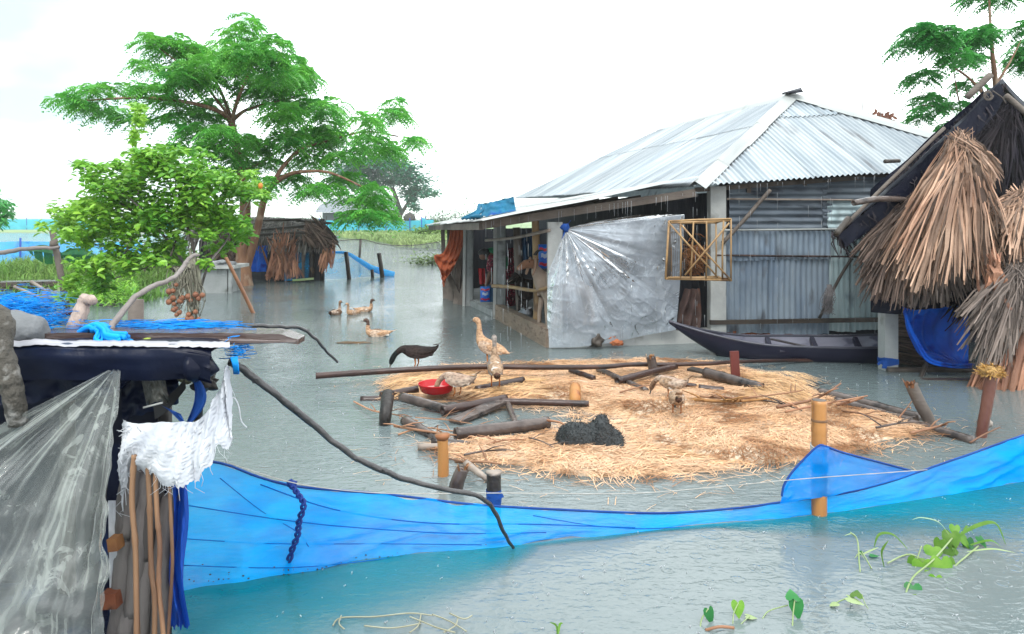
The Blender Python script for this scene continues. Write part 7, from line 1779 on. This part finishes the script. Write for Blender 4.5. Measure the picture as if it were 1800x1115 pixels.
limb(mb, [G(430, 502) + V((0, 0, -.4)), G(430, 502), P(427, 460, D1), P(428, 430, D1), P(431, 350, D1), P(420, 285, D1), P(407, 214, D1)], .24, .085)
obj('trunk', mb, BARK, tree)
LB = [([(434, 470, 18.0), (452, 405, 17.8), (464, 352, 17.6), (478, 326, 17.5)], .10, .075), ([(478, 326, 17.5), (505, 308, 17.3), (535, 302, 17.1), (580, 304, 17.0), (640, 330, 16.9)], .065, .02),
      ([(478, 326, 17.5), (500, 290, 17.8), (530, 262, 18.0), (570, 250, 18.3), (640, 232, 18.6), (700, 240, 18.8)], .06, .018), ([(407, 214, 18), (385, 196, 17.6), (330, 180, 17.2), (250, 172, 16.9), (165, 176, 16.6), (132, 178, 16.4)], .07, .012),
      ([(407, 214, 18), (396, 180, 18.3), (375, 140, 18.6), (330, 110, 18.9)], .06, .015), ([(407, 214, 18), (418, 175, 17.7), (440, 120, 17.5), (447, 70, 17.4), (440, 42, 17.4)], .055, .008),
      ([(407, 214, 18), (432, 194, 18.4), (480, 180, 18.8), (540, 165, 19.2)], .06, .015), ([(415, 250, 18), (380, 250, 17.4), (330, 262, 17.0)], .04, .012), ([(425, 300, 18), (470, 280, 18.6), (540, 225, 19.0)], .045, .012), ([(400, 200, 18), (350, 140, 17.6), (280, 85, 17.4)], .04, .01)]
for pts, a, b in LB:
    mb = MB(); limb(mb, [P(*q) for q in pts], a, b); obj('limb', mb, BARK, tree)
CL = [(440, 72, 32, 26), (290, 84, 38, 22), (262, 105, 25, 20), (350, 96, 36, 28), (405, 112, 50, 34), (480, 108, 46, 36), (530, 125, 38, 36), (572, 168, 30, 26), (330, 140, 52, 30), (430, 142, 52, 26), (500, 150, 40, 26), (255, 160, 44, 24), (200, 158, 34, 20), (165, 174, 34, 16), (132, 176, 16, 9), (330, 196, 34, 22), (350, 238, 42, 28), (375, 264, 36, 24), (300, 262, 32, 16), (500, 178, 42, 28), (535, 215, 44, 36), (480, 238, 34, 22), (560, 236, 42, 32), (604, 248, 34, 24), (640, 245, 40, 24), (690, 200, 30, 18), (655, 212, 32, 22), (722, 250, 22, 14), (690, 252, 26, 20), (450, 290, 38, 18), (540, 284, 44, 22), (600, 322, 46, 18), (640, 350, 48, 24), (568, 328, 26, 16), (680, 374, 26, 12), (622, 374, 30, 14), (400, 300, 36, 18), (192, 196, 24, 14), (585, 275, 30, 18), (440, 245, 24, 22), (300, 112, 34, 22), (385, 90, 30, 22), (450, 104, 36, 24), (372, 178, 28, 18), (560, 192, 30, 22), (520, 252, 26, 18), (285, 70, 24, 14), (445, 52, 18, 16), (340, 78, 24, 16), (655, 330, 26, 16), (690, 185, 22, 10), (455, 262, 30, 14), (415, 238, 30, 18), (400, 284, 38, 18), (455, 318, 30, 14), (260, 200, 40, 16), (165, 192, 22, 12), (425, 262, 26, 14), (380, 215, 26, 16), (620, 270, 30, 18), (520, 312, 34, 14), (600, 352, 26, 14), (660, 372, 24, 12), (545, 345, 24, 16)]
mb = MB()
for (x, y, rx, ry) in CL:
    d = D1 + rt_.uniform(-1.6, 1.6); c = P(x, y, d); k = d / FPX; b = rt_.uniform(-.12, .14) + (.12 if y < 130 else 0)
    for s in range(max(2, int(rx * ry / 330))):
        cc = c + V((rt_.gauss(0, rx * k * .38), rt_.gauss(0, .45), rt_.gauss(0, ry * k * .36)))
        clump_fronds(mb, cc, (rx * k * .52, .55, ry * k * .40), int(16 + rx * ry * .028), rt_, .34, b + rt_.uniform(-.08, .1))
obj('crown', mb, LEAF1, tree, smooth=False)
# leafy bush in front of it
D2 = 11.0
bush = thing('bush', 'light green leafy lime bush arching over the flooded bank at left', 'bush', V((-5.0, 11, 0)))
mb = MB(); pts0 = P(338, 520, D2)
for k, (pts, a, b) in enumerate((([(338, 540), (330, 480), (300, 430), (240, 360), (200, 330)], .035, .01), ([(340, 540), (345, 470), (330, 400), (300, 330), (270, 270)], .03, .008), ([(342, 540), (352, 480), (370, 420), (400, 350)], .03, .008), ([(338, 530), (310, 480), (250, 440), (160, 430)], .028, .008), ([(345, 540), (365, 470), (400, 420), (440, 350)], .026, .007), ([(320, 470), (260, 470), (200, 490), (150, 500)], .02, .006), ([(243, 345), (241, 290), (239, 240), (237, 190)], .014, .005), ([(230, 370), (190, 340), (160, 305), (120, 282)], .014, .005), ([(212, 470), (222, 440), (238, 400)], .02, .008), ([(300, 450), (318, 380), (305, 265)], .016, .006))):
    m = MB(); limb(m, [P(x, y, D2 + rt_.uniform(-.5, .5)) for x, y in pts], a, b); obj('stem', m, TIMB if k % 2 else GBR, bush)
CB = [(130, 365, 42, 30), (105, 395, 30, 26), (180, 335, 52, 40), (240, 310, 52, 40), (300, 300, 56, 40), (350, 305, 45, 38), (400, 330, 48, 32), (446, 335, 34, 20), (130, 415, 46, 28), (200, 395, 64, 46), (270, 375, 64, 54), (335, 370, 60, 54), (390, 380, 50, 40), (300, 435, 56, 32), (220, 455, 42, 28), (155, 462, 40, 22), (170, 500, 34, 18), (130, 490, 25, 16), (420, 405, 28, 24), (372, 432, 34, 20), (258, 272, 40, 20), (300, 270, 26, 14), (240, 215, 12, 34), (236, 190, 16, 12), (140, 286, 22, 10), (165, 308, 20, 12), (200, 296, 24, 14), (440, 300, 12, 12), (118, 520, 20, 10), (360, 462, 18, 16), (470, 345, 16, 8)]
mb = MB()
for (x, y, rx, ry) in CB:
    k = D2 / FPX; n = int(40 + rx * ry * .36); tv = rt_.uniform(.10, .50) + (.12 if x < 260 and y < 420 else 0)
    sub = [(rt_.gauss(0, .42), rt_.gauss(0, .42), rt_.uniform(-.8, .6)) for _ in range(max(2, int(rx * ry / 200)))]
    for _ in range(n):
        s = rt_.choice(sub); u = (s[0] + rt_.gauss(0, .24), s[1] + rt_.gauss(0, .24))
        if u[0] ** 2 + u[1] ** 2 > 1.5: continue
        p = P(x + u[0] * rx, y + u[1] * ry, D2 + s[2] * .9 + rt_.gauss(0, .15))
        a = rt_.uniform(0, 6.283); d = V((math.cos(a), math.sin(a), rt_.uniform(-.7, .5)))
        L_ = rt_.uniform(.075, .135); oval(mb, p, d, V((rt_.gauss(0, .4), rt_.gauss(-.3, .4), 1)), L_, L_ * rt_.uniform(.5, .68), min(1, max(0, rt_.gauss(tv, .2))))
obj('foliage', mb, LEAF2, bush, smooth=False)
mb = MB()
for x, y in ((459, 327), (441, 345)): mb.blob(P(x, y, D2 - .4), (.035, .035, .045), 2, .08)
ff = mat('orange fruit', (.75, .28, .03), (.65, .2, .02), 6., rough=.45)
for x, y in ((458, 327),):
    m = MB(); m.blob(P(x, y, D2 - .75), (.034, .034, .044), 2, .06); obj('fruit', m, ff, bush)
# dry fruit clusters hanging from the bush
DRY = mat('dry rootlets', (.34, .33, .25), (.24, .22, .17), 6., rough=.8, attr=.4); FRU = mat('brown dry fruit', (.34, .14, .07), (.24, .09, .05), 8., rough=.6, attr=.3)
for lb, x0, y0, x1, y1 in (('left hanging cluster of dry rootlets and brown fruits under the green bush', 318, 478, 308, 548), ('longer right hanging cluster of dry rootlets with brown fruits under the green bush', 336, 468, 341, 572)):
    t = thing('dry_fruit_cluster', lb, 'fruit cluster', P(x1, y1, 10.2)); mb = MB()
    for k in range(60):
        a = P(x0 + R.gauss(0, 7), y0 + R.gauss(0, 8), 10.3 + R.gauss(0, .06)); b = P(x1 + R.gauss(0, 7), y1 - R.uniform(0, 40), 10.2 + R.gauss(0, .06))
        mb.tube(cr([a, a.lerp(b, .5) + V((R.gauss(0, .05), 0, 0)), b], 4), .006, 4, var=R.random())
    obj('rootlets', mb, DRY, t)
    for k in range(15):
        m = MB(); u = R.uniform(.45, 1.0); m.blob(P(x0 + (x1 - x0) * u + R.gauss(0, 6.5), y0 + (y1 - y0) * u + R.gauss(0, 5), 10.12), R.uniform(.026, .044), 2, .12, 2, k); obj('fruit', m, FRU, t)
mb = MB(); C_ = cr([P(318, 478, 10.3), P(330, 462, 10.3), P(346, 470, 10.3), P(350, 495, 10.3), P(346, 512, 10.3)], 6); mb.tube(C_, .03, 7, jit=.06); mb.tube(cr([P(305, 470, 10.4), P(322, 488, 10.3), P(330, 515, 10.3)], 5), .018, 6); mb.tube(cr([P(334, 440, 10.4), P(338, 470, 10.3), P(332, 500, 10.3)], 5), .02, 6)
mb.blob(P(340, 470, 10.35), (.12, .1, .06), 3, .25, 2, 4); obj('dry_stalk', mb, DRY, label='looped dry stalks hanging between the two fruit clusters', cat='stalk')
# trees behind the right hut
D3 = 13.5
tr = thing('tree', 'loose dark green tree rising behind the dark thatched hut at right', 'tree', V((9.2, 13.5, 0)))
mb = MB(); limb(mb, [V((9.3, 13.5, -.4)), P(1790, 330, D3), P(1762, 230, D3), P(1748, 130, D3), P(1742, 60, D3), P(1738, -20, D3)], .11, .012); obj('trunk', mb, BARK, tr)
for pts, a, b in (([(1762, 230, D3), (1735, 175, 13.3), (1700, 135, 13.2), (1655, 108, 13.0)], .045, .012), ([(1758, 230, D3), (1720, 205, 13.6), (1665, 190, 13.6), (1620, 185, 13.5)], .03, .01), ([(1750, 150, D3), (1775, 110, 13.8), (1795, 70, 14)], .03, .01), ([(1742, 80, D3), (1725, 50, 13.6)], .015, .008), ([(1690, 195, 13.6), (1682, 160, 13.5), (1676, 120, 13.4)], .018, .008)):
    mb = MB(); limb(mb, [P(*q) for q in pts], a, b); obj('limb', mb, BARK, tr)
mb = MB()
for (x, y, rx, ry) in [(1640, 68, 38, 30), (1594, 74, 26, 16), (1680, 72, 24, 24), (1660, 105, 36, 20), (1735, 15, 26, 20), (1728, -20, 28, 18), (1716, 66, 36, 26), (1720, 102, 40, 16), (1782, 96, 24, 24), (1795, 60, 20, 24), (1608, 172, 26, 18), (1640, 192, 34, 14), (1622, 208, 16, 10), (1700, 150, 26, 16), (1684, 186, 22, 12), (1825, 100, 30, 50), (1750, 45, 22, 10), (1690, 210, 20, 10)]:
    c = P(x, y, D3 + rt_.uniform(-.7, .7)); k = D3 / FPX
    for s in range(max(1, int(rx * ry / 330))):
        cc = c + V((rt_.gauss(0, rx * k * .36), rt_.gauss(0, .3), rt_.gauss(0, ry * k * .36)))
        clump_fronds(mb, cc, (rx * k * .5, .35, ry * k * .42), int(26 + rx * ry * .066), rt_, .24, rt_.uniform(-.08, .08), wd=.032)
obj('crown', mb, LEAF3, tr, smooth=False)
bare = thing('bare_sapling', 'leafless grey saplings poking up behind the tin roof', 'sapling', P(1520, 300, 17)); mb = MB()
for pts in ([(1520, 300), (1517, 200), (1514, 158)], [(1540, 300), (1534, 215), (1530, 180)], [(1500, 290), (1494, 215), (1490, 192)], [(1555, 300), (1548, 205), (1552, 185)], [(1518, 240), (1526, 205), (1528, 190)]): limb(mb, [P(x, y, 17) for x, y in pts], .02, .006)
obj('stem', mb, GBR, bare); mb = MB()
for k in range(46):
    p = P(1552 + rt_.gauss(0, 10), 205 + rt_.gauss(0, 6), 17); oval(mb, p, V((rt_.gauss(0, 1), 0, -.8)), V((0, -1, 0)), .16, .08, rt_.random())
obj('dead_leaf', mb, mat('dead leaves', (.30, .12, .07), (.22, .09, .06), 5., rough=.7), bare, smooth=False)
for lb, x, y, n in (('small broad leaved sapling top showing over the tin roof ridge', 1578, 222, 30), ('green leaf tuft showing over the tin roof beside the thatched hut', 1600, 232, 34)):
    t = thing('sapling', lb, 'sapling', P(x, 300, 17)); m = MB(); limb(m, [P(x, 320, 17), P(x, y, 17)], .02, .008); obj('stem', m, GBR, t); m = MB()
    for k in range(n): oval(m, P(x + rt_.gauss(0, 9), y + rt_.gauss(0, 4), 17), V((rt_.gauss(0, 1), rt_.gauss(0, 1), -.3)), V((0, 0, 1)), .2, .10, rt_.random() * .5)
    obj('foliage', m, LEAF1, t, smooth=False)
# far rain tree
t = thing('tree', 'distant wide domed tree behind the grey shed', 'tree', P(700, 400, 110)); mb = MB(); limb(mb, [P(700, 405, 110), P(702, 370, 110), P(690, 330, 110)], .6, .25); limb(mb, [P(700, 385, 110), P(722, 350, 110), P(740, 332, 110)], .35, .12); obj('trunk', mb, TIMB, t)
mb = MB()
for (x, y, rx, ry) in [(640, 285, 36, 12), (680, 284, 32, 13), (705, 296, 34, 16), (660, 300, 50, 18), (620, 300, 36, 16), (725, 314, 28, 14), (690, 318, 46, 12), (750, 341, 20, 6), (735, 332, 28, 8), (640, 325, 40, 14), (600, 310, 20, 10), (720, 340, 20, 8), (728, 362, 8, 8), (722, 350, 8, 6)]:
    c = P(x, y, 110 + rt_.uniform(-4, 4)); k = 110 / FPX
    for _ in range(int(60 + rx * ry * 1.3)):
        u = (rt_.gauss(0, .5), rt_.gauss(0, 1.4), rt_.gauss(0, .45)); p = c + V((u[0] * rx * k, u[1], u[2] * ry * k)); a = rt_.uniform(0, 6.28)
        L_ = rt_.uniform(.4, .95); oval(mb, p, V((math.cos(a), math.sin(a), rt_.uniform(-.5, .2))), V((0, 0, 1)), L_, L_ * .55, min(1, max(0, rt_.gauss(.25, .2))))
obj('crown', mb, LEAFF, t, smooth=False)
# leafy tree tip at the left edge
t = thing('tree', 'dark leafy tree reaching in at the left edge of the photo', 'tree', G(-40, 470)); mb = MB(); limb(mb, [G(-40, 470) + V((0, 0, -.2)), P(-36, 400, 32), P(-20, 375, 32), P(8, 358, 32)], .16, .03); obj('trunk', mb, BARK, t); mb = MB()
for (x, y, rx, ry) in [(5, 358, 16, 10), (-10, 372, 20, 14), (12, 375, 10, 8), (6, 386, 8, 6), (-40, 350, 30, 22), (-2, 392, 8, 6)]:
    for _ in range(int(rx * ry * .55)): oval(mb, P(x + rt_.gauss(0, rx * .5), y + rt_.gauss(0, ry * .5), 32 + rt_.gauss(0, .5)), V((rt_.gauss(0, 1), rt_.gauss(0, 1), -.6)), V((0, 0, 1)), .36, .14, rt_.random() * .5)
obj('crown', mb, LEAF3, t, smooth=False)
# far bushes right of the haystack and by the pond
def far_bush(lb, c0, spread, n, L_, seed, m=LEAFF):
    rr = random.Random(seed); t = thing('shrub', lb, 'shrub', c0); mb = MB(); mb.tube([V(c0) + V((0, 0, -.2)), V(c0) + V((0, 0, spread[2] * .8))], .04, 6); obj('stem', mb, TIMB, t); mb = MB()
    for _ in range(n):
        u = V((rr.gauss(0, .45), rr.gauss(0, .45), abs(rr.gauss(0, .5)))); p = V(c0) + V((u.x * spread[0], u.y * spread[1], u.z * spread[2])); oval(mb, p, V((rr.gauss(0, 1), rr.gauss(0, 1), rr.uniform(-.3, .6))), V((0, 0, 1)), L_ * rr.uniform(.6, 1.3), L_ * .5, min(1, max(0, rr.gauss(.4, .25))))
    obj('foliage', mb, m, t, smooth=False)
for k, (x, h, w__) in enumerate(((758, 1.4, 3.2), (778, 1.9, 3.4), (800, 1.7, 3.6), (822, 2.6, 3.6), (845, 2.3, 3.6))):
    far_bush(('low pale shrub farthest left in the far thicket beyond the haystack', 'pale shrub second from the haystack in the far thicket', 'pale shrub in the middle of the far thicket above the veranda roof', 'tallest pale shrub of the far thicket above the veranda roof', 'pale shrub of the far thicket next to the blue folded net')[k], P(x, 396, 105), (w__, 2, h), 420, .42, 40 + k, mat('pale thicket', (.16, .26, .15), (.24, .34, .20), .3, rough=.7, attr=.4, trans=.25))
far_bush('low green weeds on the pond bank beside the orange cloth', P(760, 466, 25.5), (1.0, .5, .35), 420, .16, 50, mat('bank weeds', (.20, .32, .10), (.30, .42, .16), .8, rough=.6, attr=.5, trans=.3))
far_bush('green grass mound by the end of the cyan net', P(762, 412, 60), (1.8, 1.2, .55), 900, .34, 51, mat('mound grass', (.24, .46, .08), (.34, .55, .12), .5, rough=.6, attr=.4, trans=.3))
# banana plant
t = thing('banana_plant', 'torn dark green banana leaves beside the grey post at left', 'banana plant', P(100, 560, 14)); mb = MB(); limb(mb, [P(104, 560, 14), P(106, 500, 14), P(108, 450, 14)], .06, .035); obj('stem', mb, GP, t)
BAN = mat('banana leaf', (.012, .14, .04), (.025, .20, .06), 2., (4, 1, 1), rough=.35, trans=.3)
for a, b, wdn, tear in (((108, 446, 13.9), (50, 448, 13.6), .34, 3), ((108, 446, 14), (168, 458, 13.8), .30, 0)):
    mb = MB(); A_, B_2 = P(*a), P(*b); n = 30
    for sg in (-1, 1):
        for i in range(n):
            if tear and sg < 0 and i % 9 in (8,): continue
            u0, u1 = i / n, (i + .97) / n
            def pt(u, w_): c = A_.lerp(B_2, u) + V((0, 0, .16 * math.sin(u * 2.6))); return c + V((0, -.05 * sg * w_, -abs(w_) * wdn * math.sin(.25 + u * 2.7) * (1.0 if sg < 0 else .35) + .02 * nz3(u * 9, w_)))
            mb.add([pt(u0, 0), pt(u1, 0), pt(u1, 1), pt(u0, 1)], [(0, 1, 2, 3)])
    mb.tube([A_.lerp(B_2, i / 9) + V((0, 0, .16 * math.sin(i / 9 * 2.6) + .004)) for i in range(10)], .012, 6); obj('leaf', mb, BAN, t, smooth=False)
mb = MB(); mb.tube([P(119, 548, 13.2), P(106, 480, 13.2), P(92, 405, 13.2)], .055, 9, jit=.05); mb.tube([P(95, 424, 13.15), P(94, 434, 13.15)], .066, 9); obj('post', mb, TIMB, label='leaning grey post beside the banana leaves on the left bank', cat='post')
br('dark pole running in from the left edge to the grey post', [(-40, 452, 13), (0, 445, 13.05), (35, 439, 13.05), (70, 436, 13.05), (104, 436, 13.05)], .045, .03, GBR, 1)
# debris on the bank
for lb, a, b, w_, h_, m in (('long grey board resting on the left bank', (-30, 500, 15.5), (112, 497, 15.5), .5, .10, BAMW), ('dark beam under the grey board on the left bank', (-30, 514, 15.2), (110, 514, 15.2), .3, .16, WOODD)):
    mb = MB(); mb.beam(P(*a), P(*b), w_, h_); obj('board', mb, m, label=lb, cat='board', smooth=False)
for k, (lb, a, b) in enumerate((('pale stick propped across the boards on the left bank', (55, 495, 14.6), (82, 512, 14.4)), ('second pale stick crossing the boards on the left bank', (25, 504, 14.6), (68, 522, 14.4)))):
    mb = MB(); mb.tube([P(*a), P(*b)], .03, 7); obj('stick', mb, BAMG, label=lb, cat='stick')
mb = MB(); mb.blob(P(84, 523, 14.3), (.10, .1, .20), 3, .2, 1.5, 2); mb.blob(P(97, 520, 14.3), (.12, .1, .10), 3, .2, 1.5, 7); obj('grey_bundle', mb, GSK, label='grey bundle slumped against the boards on the left bank', cat='bundle')
mb = MB(); mb.blob(G(192, 537), (.16, .1, .04), 3, .2, 2, 3); obj('dark_debris', mb, BURNT, label='small black debris floating below the green bush', cat='debris')
for lb, x, y, dx in (('upright dark stick with brown husk beside the bush stems', 232, 482, -10), ('thin blue grey stake standing behind the bush stems', 250, 492, 6)):
    mb = MB(); b = G(x + 4, y + 5); mb.tube([b + V((0, 0, -.2)), b, P(x + dx, 425, b.y)], .03, 7); obj('stake', mb, TIMB, label=lb, cat='stake')
# low weeds and water plants at the bank's edge
rr = random.Random(5); mb = MB()
for k in range(2600):
    x, y = rr.uniform(95, 240), rr.gauss(512, 18)
    if y < 470 or y > 545: continue
    p = G(x, y, .02); oval(mb, p + V((0, 0, rr.uniform(0, .22))), V((rr.gauss(0, 1), rr.gauss(0, 1), rr.uniform(-.2, .9))), V((0, 0, 1)), rr.uniform(.08, .2), .045, rr.random() * .8)
obj('bank_weeds', mb, LEAF2, kind='stuff', smooth=False)
# ------------------------------------------------------------------ thatched shed on the left
sh = thing('thatched_shed', 'low dark shed clad in dried palm leaves standing in the water behind the tree', 'shed', G(470, 492))
a0, a1 = P(352, 490, 19.6), P(566, 492, 19.2); dz = V((-1.0, 2.6, 0))
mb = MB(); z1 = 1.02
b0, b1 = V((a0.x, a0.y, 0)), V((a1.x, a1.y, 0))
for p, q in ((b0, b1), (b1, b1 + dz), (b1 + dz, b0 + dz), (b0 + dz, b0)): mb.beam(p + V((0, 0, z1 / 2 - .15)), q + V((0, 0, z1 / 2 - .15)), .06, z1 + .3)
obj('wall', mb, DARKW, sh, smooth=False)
mb = MB()
def rf2(u, q):
    p = (b0 + V((-.25, -.25, 0))).lerp(b1 + V((.25, -.25, 0)), u) + dz * (q * 1.12)
    return V((p.x, p.y, z1 + .02 + .58 * math.sin(min(1, q * 1.15 + .05) * 1.9) * (1 - .35 * (u - .4) ** 2) + .06 * nz3(u * 8, q * 6, 2)))
mb.grid(50, 30, rf2); obj('roof', mb, THD, sh)
shg = mat('shaggy grey thatch', (.13, .115, .105), (.22, .20, .18), 3., rough=.9, attr=.6)
mb = MB()
for k in range(1500):
    u, q = R.random(), R.random() ** 1.3; p = V(rf2(u, q)); l = R.uniform(.2, .5)
    d = V((R.gauss(0, .35), -1, -.35 + .2 * R.random())).normalized()
    mb.ribbon([p + V((0, 0, .03)), p + d * l * .5 + V((0, 0, .05)), p + d * l + V((0, 0, -.06 - (.2 if q < .1 else 0)))], [.02, .035, .015], up=(0, -.5, 1), var=R.random())
obj('roof_thatch', mb, shg, sh, smooth=False)
for (a, b) in (((458, 404), (555, 396)), ((440, 413), (570, 407)), ((470, 421), (545, 432)), ((520, 388), (585, 393)), ((450, 388), (530, 386))):
    mb = MB(); mb.tube([P(*a, 19.0), P(*b, 18.9)], .035, 7, jit=.08, var=R.random()); obj('roof_pole', mb, WOODD, sh)
for x in (566, 548, 532): 
    mb = MB(); mb.tube([P(x, 500, 19.1), P(x, 470, 19.1), P(x + 1, 385 if x == 566 else 432, 19.1)], .07, 8, jit=.06); obj('post', mb, TIMB if x == 532 else BURNT, sh)
palm('', (505, 425), 19.05, [(470, 488), (500, 491), (530, 488)], 210, 'rust', wd=(.03, .07), seed=31, tuft=False, parent=sh, part='wall_thatch', zout=.3, knot=.35, short=.3)
palm('', (578, 415), 18.95, [(560, 470), (575, 478), (586, 470)], 60, 'rust', wd=(.03, .06), seed=32, tuft=False, parent=sh, part='wall_thatch', zout=.3, knot=.15, short=.4)
palm('', (400, 425), 19.3, [(352, 485), (390, 488), (430, 486)], 200, 'dark', wd=(.03, .07), seed=33, tuft=False, parent=sh, part='wall_thatch', zout=.3, knot=.5, short=.3)
palm('', (548, 400), 18.8, [(540, 432), (570, 440), (592, 436), (600, 424)], 130, 'dark', wd=(.03, .06), seed=34, tuft=False, parent=sh, part='roof_fringe', zout=.3, knot=.3, short=.4)
mb = MB(); mb.grid(10, 14, lambda u, q: P(444 + 26 * u - 3 * q, 432 + 46 * q, 18.9) + V((0, .08 * math.sin(u * 9), 0))); obj('blue_sheet', mb, BLUEB, sh)
mb = MB(); mb.beam(P(515, 493, 18.7), P(551, 490, 18.7), .08, .05); obj('floating_stalk', mb, GP, label='pale green stalk floating in front of the thatched shed', cat='stalk', smooth=False)
# concrete block with a grey bag
hb2 = thing('block_tank', 'small grey concrete tank half under water beside the tree', 'tank', G(372, 516)); c = G(372, 516)
mb = MB(); mb.box((c.x, c.y + .4, .17), (.66, .8, .74)); obj('body', mb, CONC, hb2, smooth=False); mb = MB(); mb.box((c.x + .05, c.y + .35, .57), (.95, .9, .07)); obj('slab', mb, CONCL, hb2, smooth=False)
mb = MB(); mb.beam((c.x + .40, c.y + .02, -.2), (c.x + .40, c.y + .02, .53), .07, .07); obj('leg', mb, CONC, hb2, smooth=False)
mb = MB(); mb.blob((c.x + .1, c.y + .2, .63), (.34, .25, .07), 3, .3, 2.5, 4, fine=.15); obj('plastic_bag', mb, mat('grey silver bag', (.40, .42, .44), (.18, .19, .2), 8., rough=.3), label='crumpled silver grey bag on top of the concrete tank', cat='bag')
mb = MB(); mb.blob((c.x - .42, c.y + .1, .66), (.16, .14, .10), 3, .2, 1.5, 3); obj('straw_hat', mb, mat('pale straw hat', (.55, .48, .38), (.4, .34, .27), 8., rough=.8), label='pale rounded lump beside the silver bag on the concrete tank', cat='lump')
mb = MB(); bamboo_mb(mb, G(449, 551) + V((.03, 0, -.15)), P(396, 450, 12.9), .036, node=.5, hollow=False); obj('bamboo_pole', mb, mat('orange brown bamboo', (.38, .17, .08), (.28, .11, .05), 5., rough=.4), label='leaning orange brown bamboo pole rising from the water beside the tree', cat='bamboo pole')
